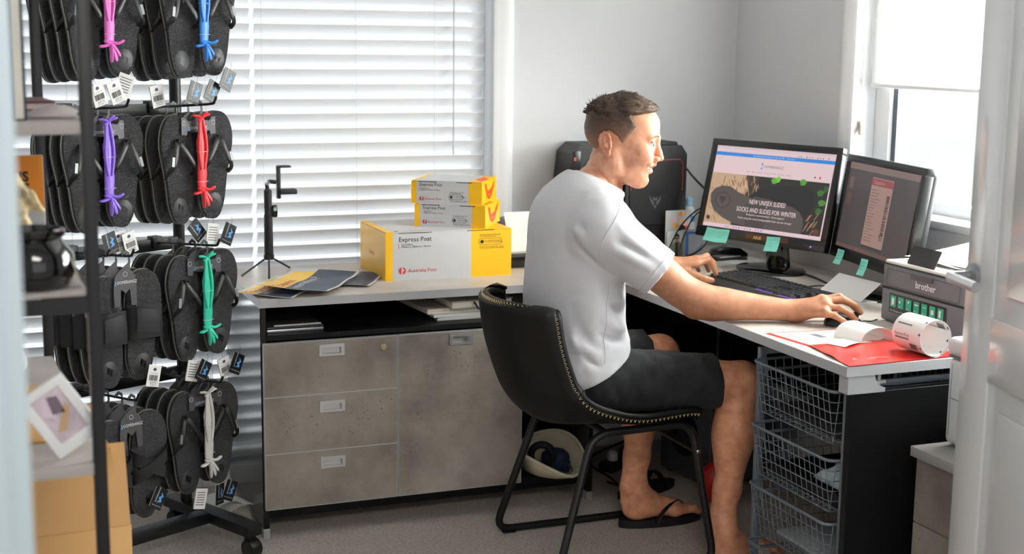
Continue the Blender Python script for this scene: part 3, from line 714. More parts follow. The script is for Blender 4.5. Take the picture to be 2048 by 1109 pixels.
# ---- trunk (under the clothes)
g=SDF((0.58,-0.70,0.44),(1.02,-0.16,1.12),0.006)
g.ell((0.775,-0.43,0.87),(0.105,0.165,0.20),0.02); g.ell((0.795,-0.43,0.64),(0.10,0.15,0.17),0.08); g.ell((0.815,-0.43,0.55),(0.125,0.165,0.095),0.06)
g.cone((0.80,-0.57,0.975),(0.82,-0.29,0.975),0.055,0.055,0.04); g.cone((0.845,-0.43,1.07),(0.80,-0.43,0.97),0.055,0.08,0.05)
add_part(g,1)
off=0; VV=[];FF=[]
for V,Fq in zip(parts_V,parts_F): VV.append(V); FF.append(Fq+off); off+=len(V)
VV=np.concatenate(VV); FF=np.concatenate(FF); TT=np.concatenate(parts_T)
def skin_mat():
    m=bpy.data.materials.new('skin'); m.use_nodes=True; nt=m.node_tree; b=nt.nodes['Principled BSDF']
    b.inputs['Roughness'].default_value=0.45; b.inputs['Specular IOR Level'].default_value=0.4
    b.inputs['Subsurface Weight'].default_value=0.12; b.inputs['Subsurface Radius'].default_value=(1.0,0.35,0.2); b.inputs['Subsurface Scale'].default_value=0.008
    tc=nt.nodes.new('ShaderNodeTexCoord')
    n=nt.nodes.new('ShaderNodeTexNoise'); n.inputs['Scale'].default_value=38; n.inputs['Detail'].default_value=5; nt.links.new(tc.outputs['Object'],n.inputs['Vector'])
    rp=nt.nodes.new('ShaderNodeValToRGB'); e=rp.color_ramp.elements; e[0].position=0.3; e[1].position=0.72; e[0].color=(*rgb(182,126,97),1); e[1].color=(*rgb(212,160,130),1)
    nt.links.new(n.outputs['Fac'],rp.inputs['Fac'])
    v=nt.nodes.new('ShaderNodeTexVoronoi'); v.inputs['Scale'].default_value=95; nt.links.new(tc.outputs['Object'],v.inputs['Vector'])
    n3=nt.nodes.new('ShaderNodeTexNoise'); n3.inputs['Scale'].default_value=20; nt.links.new(tc.outputs['Object'],n3.inputs['Vector'])
    mr=nt.nodes.new('ShaderNodeMapRange'); mr.inputs[1].default_value=0.5; mr.inputs[2].default_value=0.8; mr.inputs[3].default_value=0.0; mr.inputs[4].default_value=0.26; nt.links.new(n3.outputs['Fac'],mr.inputs[0])
    lt=nt.nodes.new('ShaderNodeMath'); lt.operation='LESS_THAN'; nt.links.new(v.outputs['Distance'],lt.inputs[0]); nt.links.new(mr.outputs[0],lt.inputs[1])
    ml=nt.nodes.new('ShaderNodeMath'); ml.operation='MULTIPLY'; ml.inputs[1].default_value=0.45; nt.links.new(lt.outputs[0],ml.inputs[0])
    fx=nt.nodes.new('ShaderNodeMix'); fx.data_type='RGBA'; fx.inputs['B'].default_value=(*rgb(132,78,55),1); nt.links.new(ml.outputs[0],fx.inputs['Factor']); nt.links.new(rp.outputs['Color'],fx.inputs['A'])
    at=nt.nodes.new('ShaderNodeAttribute'); at.attribute_name='tint'
    mu=nt.nodes.new('ShaderNodeMix'); mu.data_type='RGBA'; mu.blend_type='MULTIPLY'; mu.inputs['Factor'].default_value=1.0
    nt.links.new(fx.outputs['Result'],mu.inputs['A']); nt.links.new(at.outputs['Color'],mu.inputs['B']); nt.links.new(mu.outputs['Result'],b.inputs['Base Color'])
    n2=nt.nodes.new('ShaderNodeTexNoise'); n2.inputs['Scale'].default_value=260; nt.links.new(tc.outputs['Object'],n2.inputs['Vector'])
    bp=nt.nodes.new('ShaderNodeBump'); bp.inputs['Strength'].default_value=0.12; bp.inputs['Distance'].default_value=0.002; nt.links.new(n2.outputs['Fac'],bp.inputs['Height']); nt.links.new(bp.outputs['Normal'],b.inputs['Normal'])
    return m
M_skin=skin_mat()
person=thing('person','man in white t-shirt and black shorts seated typing at the desk','person',(0,0,0))
me=np_mesh('body',VV,FF); a=me.color_attributes.new('tint','FLOAT_COLOR','POINT')
a.data.foreach_set('color',np.concatenate([TT,np.ones((len(TT),1),F32)],1).astype(F32).ravel())
obj('body',me,M_skin,person,180)
def hm(): 
    M=Matrix.Identity(4)
    for i in range(3):
        for j in range(3): M[i][j]=float(hR[i,j])
        M[i][3]=float(HO[i])
    return M
HM=hm()
# eyes, teeth, brows
M_eye=mat('eye_white',rgb(225,215,208),0.2); M_iris=mat('eye_iris',rgb(70,90,110),0.1); M_teeth=mat('teeth',rgb(236,230,218),0.3); M_hair=mat('brown_hair',rgb(66,48,35),0.55,var=0.35,vscale=220,bump=0.5,bscale=500); M_brow=mat('brow_hair',rgb(122,88,64),0.7)
for s_ in (1,-1):
    bm=nbm(); bmesh.ops.create_uvsphere(bm,u_segments=20,v_segments=14,radius=0.0122); bmesh.ops.transform(bm,matrix=HM@tr(0.1035,s_*0.032,0.0145),verts=bm.verts[:]); e=obj('eyeball',bm,M_eye,person,180)
    bm=nbm(); bmesh.ops.create_uvsphere(bm,u_segments=16,v_segments=10,radius=0.0066); bmesh.ops.transform(bm,matrix=HM@tr(0.1098,s_*0.0345,0.0145),verts=bm.verts[:]); obj('iris',bm,M_iris,e,180)
    bm=nbm(); 
    for k in range(60):
        t=random.random(); px=123-13*t*t; py=s_*(12+36*t); pz=33+6*math.sin(t*2.4)-4*t+random.uniform(-2.2,2.2)
        q=HM@Vector((px*mm+0.004,py*mm,pz*mm)); q2=HM@Vector(((px-1.5)*mm+0.0045,(py+s_*6)*mm,(pz+1.2)*mm))
        add_tube(bm,[q,q2],[0.0005,0.0002],3)
    obj('eyebrow',bm,M_brow,person); person.children[-1]['kind']='stuff'
bm=nbm()
bmesh.ops.create_uvsphere(bm,u_segments=20,v_segments=12,radius=1.0); bmesh.ops.transform(bm,matrix=HM@tr(0.0875,0,-0.0510)@Matrix.Diagonal((0.0190,0.0235,0.0062,1)),verts=bm.verts[:]); obj('teeth',bm,M_teeth,person,180)
# hair
hs=SDF((-0.105,-0.10,-0.05),(0.155,0.10,0.165),0.0018)
hs.ell((0.020,0,0.053),(0.098,0.075,0.080),0.001); hs.ell((0.066,0,0.058),(0.057,0.061,0.052),0.030)
Zh=hs.ax[2][None,None,:]; Xh=hs.ax[0][:,None,None]
def smn(a,b,x): t=np.clip((x-a)/(b-a),0,1); return t*t*(3-2*t)
th=0.0046+0.0110*smn(0.070,0.112,Zh+0.10*np.clip(Xh-0.05,0,1))
hs_noise=(hs.noise(0.0085,0.0026,3,(0.5,1,1))+hs.noise(0.0045,0.0013,4,(0.4,1,1)))*(0.22+0.78*smn(0.060,0.100,Zh))
poly=np.array([(0.150,0.104),(0.118,0.099),(0.090,0.096),(0.058,0.090),(0.071,0.062),(0.052,0.038),(0.039,0.014),(0.028,0.014),(0.018,0.033),(-0.004,0.048),(-0.026,0.038),(-0.032,-0.004),(-0.042,-0.026),(-0.062,-0.036),(-0.11,-0.030),(-0.11,0.18),(0.16,0.18)])
gx,gz=np.meshgrid(hs.ax[0],hs.ax[2],indexing='ij'); dd=np.full(gx.shape,1e9); ins=np.zeros(gx.shape,bool)
for (ax_,az_),(bx_,bz_) in zip(poly,np.roll(poly,-1,0)):
    ux,uz=bx_-ax_,bz_-az_; t=np.clip(((gx-ax_)*ux+(gz-az_)*uz)/(ux*ux+uz*uz),0,1); dd=np.minimum(dd,np.hypot(gx-ax_-t*ux,gz-az_-t*uz))
    c=((az_>gz)!=(bz_>gz))&(gx<(bx_-ax_)*(gz-az_)/((bz_-az_) if bz_!=az_ else 1e-9)+ax_); ins^=c
pd=np.where(ins,-dd,dd).astype(F32)
tap=smn(-0.001,0.010,-pd)[:,None,:]; hs.d=hs.d-(th*tap-0.0012)+hs_noise*(0.15+0.85*tap)
hs.d=np.maximum(hs.d,pd[:,None,:])
V,Fq=hs.mesh(); V=smooth_mesh(V,Fq,1); fd=(1-smn(-0.020,0.085,V[:,2]+0.15*np.clip(-V[:,0]-0.02,0,1))).astype(F32); V=V@hR.T+HO
def hair_mat():
    m=bpy.data.materials.new('short_brown_hair'); m.use_nodes=True; nt=m.node_tree; b=nt.nodes['Principled BSDF']; b.inputs['Roughness'].default_value=0.6
    tc=nt.nodes.new('ShaderNodeTexCoord'); n=nt.nodes.new('ShaderNodeTexNoise'); n.inputs['Scale'].default_value=420; n.inputs['Detail'].default_value=3; nt.links.new(tc.outputs['Object'],n.inputs['Vector'])
    rp=nt.nodes.new('ShaderNodeValToRGB'); e=rp.color_ramp.elements; e[0].position=0.35; e[1].position=0.65; e[0].color=(*rgb(50,36,26),1); e[1].color=(*rgb(86,63,45),1); nt.links.new(n.outputs['Fac'],rp.inputs['Fac'])
    at=nt.nodes.new('ShaderNodeAttribute'); at.attribute_name='fade'; ml=nt.nodes.new('ShaderNodeMath'); ml.operation='MULTIPLY'; ml.inputs[1].default_value=0.62; nt.links.new(at.outputs['Fac'],ml.inputs[0])
    mx=nt.nodes.new('ShaderNodeMix'); mx.data_type='RGBA'; mx.inputs['B'].default_value=(*rgb(176,128,98),1); nt.links.new(ml.outputs[0],mx.inputs['Factor']); nt.links.new(rp.outputs['Color'],mx.inputs['A']); nt.links.new(mx.outputs['Result'],b.inputs['Base Color'])
    bp=nt.nodes.new('ShaderNodeBump'); bp.inputs['Strength'].default_value=0.6; bp.inputs['Distance'].default_value=0.002; nt.links.new(n.outputs['Fac'],bp.inputs['Height']); nt.links.new(bp.outputs['Normal'],b.inputs['Normal']); return m
me=np_mesh('hair',V.astype(F32),Fq); a=me.attributes.new('fade','FLOAT','POINT')
if len(me.vertices)==len(fd): a.data.foreach_set('value',fd)
hair=obj('hair',me,hair_mat(),person,180)
def sm0(a,b,x):
    t=max(0,min(1,(x-a)/(b-a))); return t*t*(3-2*t)
bm=nbm(); rs=random.Random(5)
for k in range(2600):
    a_=rs.uniform(-PI,PI); el=math.asin(rs.uniform(0.40,1.0))
    nx,ny,nz=math.cos(el)*math.cos(a_),math.cos(el)*math.sin(a_),math.sin(el)
    p=Vector((0.021+0.099*nx,0.076*ny,0.053+0.081*nz))
    if p.z<0.100 and p.x>0.045: continue
    if p.z<0.080+0.012*math.sin(p.x*90): continue
    n_=Vector((nx/0.099,ny/0.076,nz/0.081)).normalized()
    cl=math.sin(p.x*140+3*math.sin(p.y*90))*0.5+math.sin(p.y*170+p.x*60)*0.5      # clumps
    if p.x<-0.005:
        w_=sm0(-0.005,-0.060,p.x); d_=n_*(0.45+0.45*w_)+Vector((0.75-1.0*w_+0.3*cl,0.4*cl,0.2)); l=rs.uniform(0.010,0.018)*(1.6 if rs.random()<0.06 else 1)
    elif p.x<0.045: d_=n_*0.45+Vector((0.75,0.45*cl-math.copysign(0.25,p.y),0.15+0.25*cl)); l=rs.uniform(0.014,0.026)
    else: d_=n_*0.30+Vector((0.95,0.35*cl-math.copysign(0.2,p.y),0.10+0.15*cl)); l=rs.uniform(0.012,0.022)
    d_=(d_+Vector((rs.uniform(-.25,.25),rs.uniform(-.25,.25),rs.uniform(-.2,.2)))).normalized(); q=p+n_*0.006
    e1=q+d_*l*0.5+n_*0.0035; e2=q+d_*l-n_*0.001
    add_tube(bm,[HM@q,HM@e1,HM@e2],[0.0014,0.0011,0.0002],3)
st=obj('hair_strands',bm,M_hair,person); st['kind']='stuff'

# ---- t-shirt
g=SDF((0.585,-0.780,0.505),(1.020,-0.070,1.135),0.0038)
g.ell((0.786,-0.43,0.885),(0.114,0.186,0.215),0.02); g.ell((0.790,-0.43,0.665),(0.124,0.178,0.20),0.12); g.ell((0.803,-0.43,0.56),(0.152,0.206,0.115),0.08)
g.cone((0.795,-0.575,0.972),(0.815,-0.285,0.972),0.074,0.074,0.05); g.cone((0.850,-0.43,1.075),(0.785,-0.43,0.97),0.062,0.11,0.06)
g.cone((0.845,-0.43,1.055),(0.80,-0.575,0.985),0.052,0.062,0.05); g.cone((0.845,-0.43,1.055),(0.82,-0.285,0.985),0.052,0.062,0.05)
def sleeve(S,E,t,r0,r1,sub=False):
    e=lerp(S,E,t); n=np.array(E)-np.array(S); n/=np.linalg.norm(n)
    if not sub: g.cone(S,lerp(S,E,t+0.12),r0,r1,0.035,cut=(e,n))
    else: g.cone(lerp(S,E,t-0.30),lerp(S,E,t+0.3),r1*0.62,r1-0.006,0.004,True)
sleeve((0.806,-0.585,0.958),E_R,0.60,0.078,0.0655); sleeve((0.828,-0.28,0.968),E_L,0.60,0.079,0.071)
nz1=g.noise(0.085,0.0026,11,(1,1,0.5)); nz2=g.noise(0.036,0.0016,12,(1.2,1.2,0.55)); nz3=g.noise(0.018,0.0006,13)
g.d=g.d+(nz1+nz2+nz3).astype(F32)
for pts,A,w in (
  ([(0.655,-0.56,0.99),(0.640,-0.56,0.89),(0.645,-0.56,0.78)],0.006,0.020),
  ([(0.672,-0.60,1.02),(0.729,-0.615,0.975),(0.818,-0.62,0.886)],-0.006,0.012),([(0.672,-0.60,1.00),(0.722,-0.612,0.955),(0.805,-0.62,0.872)],0.006,0.014),
  ([(0.691,-0.600,0.950),(0.745,-0.610,0.905),(0.812,-0.615,0.850)],-0.005,0.010),
  ([(0.655,-0.56,0.80),(0.690,-0.595,0.71),(0.752,-0.612,0.60)],0.006,0.016),([(0.675,-0.58,0.82),(0.715,-0.605,0.73),(0.775,-0.612,0.63)],-0.005,0.012),
  ([(0.800,-0.660,0.995),(0.835,-0.672,0.955),(0.892,-0.690,0.905),(0.940,-0.705,0.875)],0.008,0.013),([(0.818,-0.655,1.00),(0.862,-0.668,0.960),(0.915,-0.680,0.915),(0.95,-0.69,0.89)],-0.006,0.012),
  ([(0.785,-0.660,0.920),(0.829,-0.680,0.905),(0.904,-0.700,0.865)],0.007,0.012),([(0.790,-0.655,0.945),(0.845,-0.678,0.925),(0.910,-0.700,0.885)],-0.006,0.010),
  ([(0.850,-0.640,1.01),(0.895,-0.645,0.965),(0.940,-0.655,0.925)],0.005,0.012),
  ([(0.800,-0.605,0.815),(0.845,-0.60,0.775),(0.885,-0.575,0.755)],0.007,0.013),([(0.795,-0.605,0.775),(0.840,-0.60,0.740),(0.885,-0.575,0.722)],-0.006,0.011),
  ([(0.785,-0.61,0.735),(0.838,-0.605,0.700),(0.890,-0.57,0.690)],0.008,0.013),([(0.775,-0.612,0.690),(0.830,-0.605,0.662),(0.890,-0.57,0.655)],-0.006,0.011),
  ([(0.730,-0.612,0.665),(0.786,-0.615,0.625),(0.870,-0.59,0.635)],0.008,0.013),([(0.735,-0.612,0.632),(0.786,-0.615,0.598),(0.860,-0.60,0.606)],-0.006,0.010),
  ([(0.742,-0.612,0.605),(0.779,-0.615,0.580),(0.838,-0.61,0.592)],0.007,0.012)):
    g.crease(pts,A*1.5,w)
# neck hole, hem
g.plane((0.80,-0.43,1.098),(0.44,0,0.90))
g.cone(tuple(hw_((-14,0,-40))),tuple(hw_((-44,0,-185))),0.055,0.066,0.004,True)
nh=np.array((0.49,-0.05,-0.87)); nh/=np.linalg.norm(nh)
g.plane((0.751,-0.60,0.540),nh)
sleeve((0.806,-0.585,0.958),E_R,0.60,0.078,0.0615,True); sleeve((0.828,-0.28,0.968),E_L,0.60,0.079,0.066,True)
V,Fq=g.mesh(); V=smooth_mesh(V,Fq,2)
M_shirt=mat('white_cotton',rgb(200,200,204),0.85,bump=0.10,bscale=700,sheen=0.2,var=0.015,vscale=30)
obj('t_shirt',np_mesh('t_shirt',V,Fq),M_shirt,person,180)
# seams laid on the cloth surface
from mathutils.bvhtree import BVHTree
sb=BVHTree.FromPolygons([tuple(v) for v in V.tolist()],[tuple(f) for f in Fq.tolist()])
M_seam=mat('seam_thread',rgb(192,192,196),0.9)
def seam(pts):
    out=[]
    for p in bez(pts,10):
        q,n_,_,_=sb.find_nearest(p)
        if q is not None: out.append(q+n_*0.0003)
    bm=nbm(); add_tube(bm,out,0.0011,5); obj('seam',bm,M_seam,person,60)
seam([(0.835,-0.60,1.045),(0.800,-0.655,1.000),(0.770,-0.66,0.955),(0.765,-0.64,0.905),(0.80,-0.63,0.87)])
seam([(0.806,-0.62,0.83),(0.803,-0.63,0.76),(0.798,-0.63,0.69),(0.793,-0.63,0.61)])
def ring(t,r,n=24):
    e=Vector(lerp((0.806,-0.585,0.958),E_R,t)); ax=(Vector(E_R)-Vector((0.806,-0.585,0.958))).normalized(); u_=ax.orthogonal().normalized(); w_=ax.cross(u_)
    return [e+u_*r*math.cos(2*PI*k/n)+w_*r*math.sin(2*PI*k/n) for k in range(n+1)]
seam(ring(0.535,0.08))
# collar rib
cp=[]
for k in range(40):
    t=2*PI*k/40; c=Vector((0.856,-0.432,1.069)); 
    cp.append(c+Vector((0.074*math.cos(t)*0.90,0.072*math.sin(t),-0.074*math.cos(t)*0.44)))
bm=nbm(); add_tube(bm,cp,0.0065,8,closed=True,flat=(1.35,0.8)); obj('collar',bm,M_shirt,person,180)
# ---- shorts
g=SDF((0.62,-0.71,0.43),(1.24,-0.15,0.68),0.0038)
g.ell((0.805,-0.43,0.548),(0.152,0.182,0.096),0.02)
def shortleg(hip,knee,t,r0,r1,sub=False):
    e=lerp(hip,knee,t); n=np.array(knee)-np.array(hip); n/=np.linalg.norm(n)
    if not sub: g.cone(hip,lerp(hip,knee,t+0.12),r0,r1,0.05,cut=(e,n))
    else: g.cone(lerp(hip,knee,t-0.12),lerp(hip,knee,t+0.3),r1*0.7,r1-0.005,0.004,True)
shortleg((0.83,-0.520,0.535),KN_R,0.81,0.092,0.0815); shortleg((0.83,-0.335,0.535),KN_L,0.80,0.092,0.083)
g.d=g.d+(g.noise(0.06,0.0045,21,(0.7,1,1.4))+g.noise(0.026,0.0034,22,(1.3,1,0.7))).astype(F32)
g.plane((0,0,0.452),(0,0,-1))
shortleg((0.83,-0.520,0.535),KN_R,0.81,0.092,0.0785,True); shortleg((0.83,-0.335,0.535),KN_L,0.80,0.092,0.080,True)
V,Fq=g.mesh(); V=smooth_mesh(V,Fq,2)
M_short=mat('black_cotton',rgb(31,32,35),0.9,bump=0.2,bscale=600,var=0.2,vscale=40)
obj('shorts',np_mesh('shorts',V,Fq),M_short,person,180)
# ================================================================== chair
ch=thing('chair','black leather-look bucket chair with zigzag stitching under the seated man','chair',(0,0,0))
M_leather=mat('black_leather',rgb(10,10,11),0.5,bump=0.10,bscale=180,spec=0.3)
M_thread=mat('gold_thread',rgb(222,200,146),0.6)
prof_c=[(1.100,0.432),(1.06,0.446),(0.95,0.441),(0.84,0.431),(0.74,0.427),(0.672,0.445),(0.622,0.497),(0.590,0.572),(0.566,0.652),(0.552,0.735),(0.549,0.760)]
PC=bez([(x,0,z) for x,z in prof_c],4); nP=len(PC)
yc=-0.42
def chair_pt(i,u,off=0.0):
    t=i/(nP-1); p=PC[i]; a=PC[max(i-1,0)]; b=PC[min(i+1,nP-1)]; tg=(b-a).normalized(); nrm=Vector((-tg.z,0,tg.x))
    if nrm.x*0.4+nrm.z<0: nrm=-nrm
    hwid=0.205+0.012*math.sin(min(1,t*1.6)*PI)-0.012*max(0,(t-0.8)/0.2)**2
    au=abs(u); curl=(0.012+0.092*sm1(0.20,0.50,t))*au**2.4
    q=p+nrm*(curl+off)
    # corners rounded at the top and the front
    k=(0.030*max(0,(t-0.86)/0.14)**2+0.018*max(0,(0.08-t)/0.08)**2)*au**4
    q=q-tg*(k if t>0.5 else -k)
    return Vector((q.x,yc+u*hwid,q.z))
def sm1(a,b,x):
    t=max(0,min(1,(x-a)/(b-a))); return t*t*(3-2*t)
us=[-1+2*k/20 for k in range(21)]
bm=nbm(); add_grid(bm,[[chair_pt(i,u) for u in us] for i in range(nP)])
me_=obj('seat_shell',bm,M_leather,ch,180)
md=me_.modifiers.new('solid','SOLIDIFY'); md.thickness=0.020; md.offset=-1.0
# which way the shell normal points is fixed below by testing the middle face
for p in me_.data.polygons:
    pass
mid=me_.data.polygons[len(me_.data.polygons)//2]
if mid.normal.x*0.6+mid.normal.z*0.6<0: md.offset=1.0
# piping roll + zigzag along the rim
rim=[chair_pt(i,-1) for i in range(nP)]+[chair_pt(nP-1,u) for u in us[1:-1]]+[chair_pt(i,1) for i in range(nP-1,-1,-1)]
bm=nbm(); add_tube(bm,rim,0.0115,8); obj('rim_roll',bm,M_leather,ch,180)
def zigzag(u,name='stitching'):
    path=[]; L=0; pts=[chair_pt(i,u*0.985) for i in range(nP)]
    # resample
    d=[0]
    for a,b in zip(pts,pts[1:]): d.append(d[-1]+(b-a).length)
    n=int(d[-1]/0.0062); 
    for k in range(n+1):
        s=d[-1]*k/n; j=max(0,min(len(d)-2,next((q for q in range(len(d)-1) if d[q+1]>=s),len(d)-2)))
        f=(s-d[j])/(d[j+1]-d[j]); p=pts[j].lerp(pts[j+1],f); tg=(pts[j+1]-pts[j]).normalized()
        nrm=Vector((-tg.z,0,tg.x)); 
        if nrm.x*0.4+nrm.z<0: nrm=-nrm
        side=Vector((0,math.copysign(1,u),0))
        w=0.0075*(1 if k%2 else -1)
        path.append(p+side*0.0128+nrm*(w-0.004))
    bm=nbm(); add_tube(bm,path,0.0012,4,cap=True); return obj(name,bm,M_thread,ch)
zigzag(-1); zigzag(1)
bm=nbm(); add_tube(bm,[chair_pt(nP-1,u)+Vector((-0.011,0,0.004+0.006*(1 if k%2 else -1))) for k,u in enumerate([-0.95+1.9*q/70 for q in range(71)])],0.0009,4); obj('stitching',bm,M_thread,ch)
def rounded(pts,r,n=5,closed=True):
    P=[Vector(p) for p in pts]; out=[]; m=len(P)
    for i in range(m):
        p=P[i]; a=(P[i-1]-p).normalized(); b=(P[(i+1)%m]-p).normalized()
        s=p+a*r; e=p+b*r
        for k in range(n+1):
            t=k/n; out.append(s*(1-t)**2+p*2*t*(1-t)+e*t*t)
    return out
for ys,yt in ((-0.645,-0.600),(-0.185,-0.240)):
    pts=[(1.140,ys,0.012),(1.080,yt,0.414),(0.775,yt,0.408),(0.655,ys,0.012)]
    bm=nbm(); add_tube(bm,rounded(pts,0.055),0.0115,10,closed=True); obj('leg_frame',bm,M_blackmetal,ch,180)
    for x in (0.70,1.09): box_obj('floor_glide',(x-0.02,ys-0.013,0.0),(x+0.02,ys+0.013,0.006),M_plastic,ch,0.002)
tube_obj('cross_bar',[(0.82,-0.600,0.406),(0.82,-0.240,0.406)],0.010,M_blackmetal,ch); tube_obj('cross_bar',[(1.04,-0.600,0.412),(1.04,-0.240,0.412)],0.010,M_blackmetal,ch)
tube_obj('stretcher',[(1.090,-0.607,0.335),(1.090,-0.231,0.335)],0.0085,M_blackmetal,ch)
for y in (-0.619,): 
    bm=nbm(); add_lathe(bm,[(0.006,0),(0.006,0.004),(0.003,0.006)],10,tr(1.0905,y,0.335)@Matrix.Rotation(PI/2,4,'X')); obj('bolt',bm,M_steel,ch)

# ================================================================== parcel boxes
def parcel(name,label,loc,rot,L,D,Hh,bands,big):
    t=thing(name,label,'box',loc,rot,'express parcel boxes')
    bm=nbm(); xs=[0,bands[0]*L,bands[1]*L,L]; b=0.0
    # body: walls as one closed shell split at the printed bands
    prof=[(0,0),(0,Hh-0.0035),(D,Hh-0.0035),(D,0)]
    V=[[bm.verts.new((x,y,z)) for (y,z) in prof] for x in xs]
    for i in range(3):
        for j in range(4):
            f=bm.faces.new((V[i][j],V[i+1][j],V[i+1][(j+1)%4],V[i][(j+1)%4])); f.material_index=1 if i==1 else 0
    for v in (V[0],V[3]): bm.faces.new(v).material_index=0
    obj('box_body',bm,None,t,0,mats=[M_yellow,M_cardw])
    bm=nbm()
    V=[[bm.verts.new((x,y,z)) for (y,z) in ((0.0015,Hh-0.0030),(0.0015,Hh),(D-0.0015,Hh),(D-0.0015,Hh-0.0030))] for x in [0.0015]+xs[1:3]+[L-0.0015]]
    for i in range(3):
        for j in range(4):
            f=bm.faces.new((V[i][j],V[i+1][j],V[i+1][(j+1)%4],V[i][(j+1)%4])); f.material_index=1 if i==1 else 0
    for v in (V[0],V[3]): bm.faces.new(v).material_index=0
    lid=obj('lid',bm,None,t,0,mats=[M_yellow,M_cardw])
    box_obj('lid_slot',(0.10*L,-0.0006,Hh-0.0046),(0.36*L,0.0,Hh-0.0026),M_ink,t); box_obj('lid_slot',(0.64*L,-0.0006,Hh-0.0046),(0.86*L,0.0,Hh-0.0026),M_ink,t)
    F=fr((0,-0.0007,0),(1,0,0),(0,0,1)); s=L/0.413
    x0=xs[1]+0.018*s; k=1.0 if big else 1.25
    text('Express Post',0.0205*s*k,F@tr(x0,Hh-(0.030 if big else 0.017),0),M_ink,t)
    text('Parcel Box\n390mm x 280mm x 140mm' if big else 'Parcel Box\n220mm x 160mm x 77mm',0.0085*s*k,F@tr(x0+0.008*s,Hh-(0.042 if big else 0.026),0),M_ink,t)
    flat('print_bar',rect(x0,Hh-(0.052 if big else 0.032),x0+0.0015*s,Hh-(0.036 if big else 0.021)),F,M_red_ink,t)
    zl=0.030 if big else 0.015; r=0.0115*s*(1.0 if big else 1.1)
    # red post roundel: a ring with a horn-shaped gap
    lx_=x0+0.012*s
    flat('logo_mark',[(lx_+r*math.cos(a),zl+r*math.sin(a)) for a in [math.radians(100+155*q/14) for q in range(15)]]+[(lx_-0.30*r,zl-0.5*r),(lx_-0.24*r,zl+0.4*r)],F,M_red_ink,t)
    flat('logo_mark',[(lx_+r*math.cos(a),zl+r*math.sin(a)) for a in [math.radians(-78+150*q/14) for q in range(15)]]+[(lx_+0.05*r,zl+0.78*r),(lx_+0.50*r,zl+0.45*r),(lx_+0.52*r,zl-0.05*r),(lx_+0.05*r,zl-0.30*r)],F,M_red_ink,t)
    text('Australia Post',0.0165*s*(1.0 if big else 1.05),F@tr(x0+0.030*s,zl-0.0055*s,0),M_red_ink,t)
    # round-cornered notice
    nx=xs[2]+0.024 if big else xs[1]+0.62*(xs[2]-xs[1]); nz=Hh-0.040 if big else 0.0225; w=0.078 if big else 0.047; q=0.0105 if big else 0.0075
    o_=rrect(nx,nz-q,nx+w,nz+q,q*0.95); i_=rrect(nx+0.001,nz-q+0.001,nx+w-0.001,nz+q-0.001,q*0.9)
    for a in range(len(o_)):
        b2=(a+1)%len(o_)
    bm=nbm(); A=[bm.verts.new(F@Vector((x,y,0))) for x,y in o_]; B=[bm.verts.new(F@Vector((x,y,0))) for x,y in i_]
    for a in range(len(A)): bm.faces.new((A[a],A[(a+1)%len(A)],B[(a+1)%len(A)],B[a]))
    obj('notice_outline',bm,M_ink,t,0)
    flat('notice_dot',circ(nx+q*1.1,nz,q*0.55,14),F,M_ink,t)
    ts=0.0062 if big else 0.0042
    text('Australia Post is committed\nto a sustainable future',ts,F@tr(nx+0.003,nz+q+ts*1.5,0),M_ink,t)
    text('A sustainable packaging\nfor carbon neutral delivery',ts*0.9,F@tr(nx+q*2.0,nz+0.0008,0),M_ink,t)
    text('Recycle this packaging when empty\nor after the contents in the delivery',ts*0.92,F@tr(nx+0.003,nz-q-ts*1.2,0),M_ink,t)
    # end faces
    FR=fr((L+0.0007,0,0),(0,1,0),(0,0,1)); FL=fr((-0.0007,D,0),(0,-1,0),(0,0,1))
    M_tick=mat('orange_red_print',rgb(226,72,28),0.5)
    if not big:
        tick=[(0.16*D,Hh*0.86),(0.30*D,Hh*0.86),(0.36*D,Hh*0.55),(0.48*D,Hh*0.50),(0.62*D,Hh*0.58),(0.86*D,Hh*0.95),(0.80*D,Hh*0.62),(0.66*D,Hh*0.24),(0.50*D,Hh*0.12),(0.34*D,Hh*0.22)]
        flat('tick_mark',tick,FR,M_tick,t)
        text('Sendle',0.012,FR@tr(0.36*D,Hh*0.30,0.0004),M_yellow,t,shear=0.2) if False else text('Express',0.0125,FR@tr(0.36*D,Hh*0.30,0.0004),M_yellow,t,shear=0.2)
        FT=fr((L,0,Hh+0.0006),(0,1,0),(-1,0,0)); flat('tick_mark',[(0.02,0.004),(0.10,0.002),(0.17,0.030),(0.06,0.035)],FT,M_tick,t)
    else:
        text('Express',0.020,FL@tr(D*0.36,Hh*0.42,0),mat('faded_red_ink',rgb(196,120,60),0.6),t,shear=0.2)
        FT=fr((0,0,Hh+0.0006),(1,0,0),(0,1,0)); text('Australia Post',0.018,FT@tr(xs[1]+0.03,0.012,0),mat('pink_ink',rgb(210,130,128),0.6),t)
        flat('logo_mark',circ(xs[1]+0.015,0.018,0.008,14),FT,M_red_ink,t)
    return t
parcel('parcel_box','large white and yellow express parcel box on the worktop',(0.424,0.168,H),-0.0076,0.413,0.295,0.1507,(0.057,0.675),True)
a34=math.radians(-34.2)
parcel('parcel_box','lower of two small grey and yellow parcel boxes',(0.558,0.296,H+0.1507),a34,0.230,0.205,0.0725,(0.075,0.815),False)
parcel('parcel_box','topmost small grey and yellow parcel box of the stack',(0.551,0.309,H+0.1507+0.0725),a34+0.01,0.230,0.205,0.0725,(0.075,0.815),False)

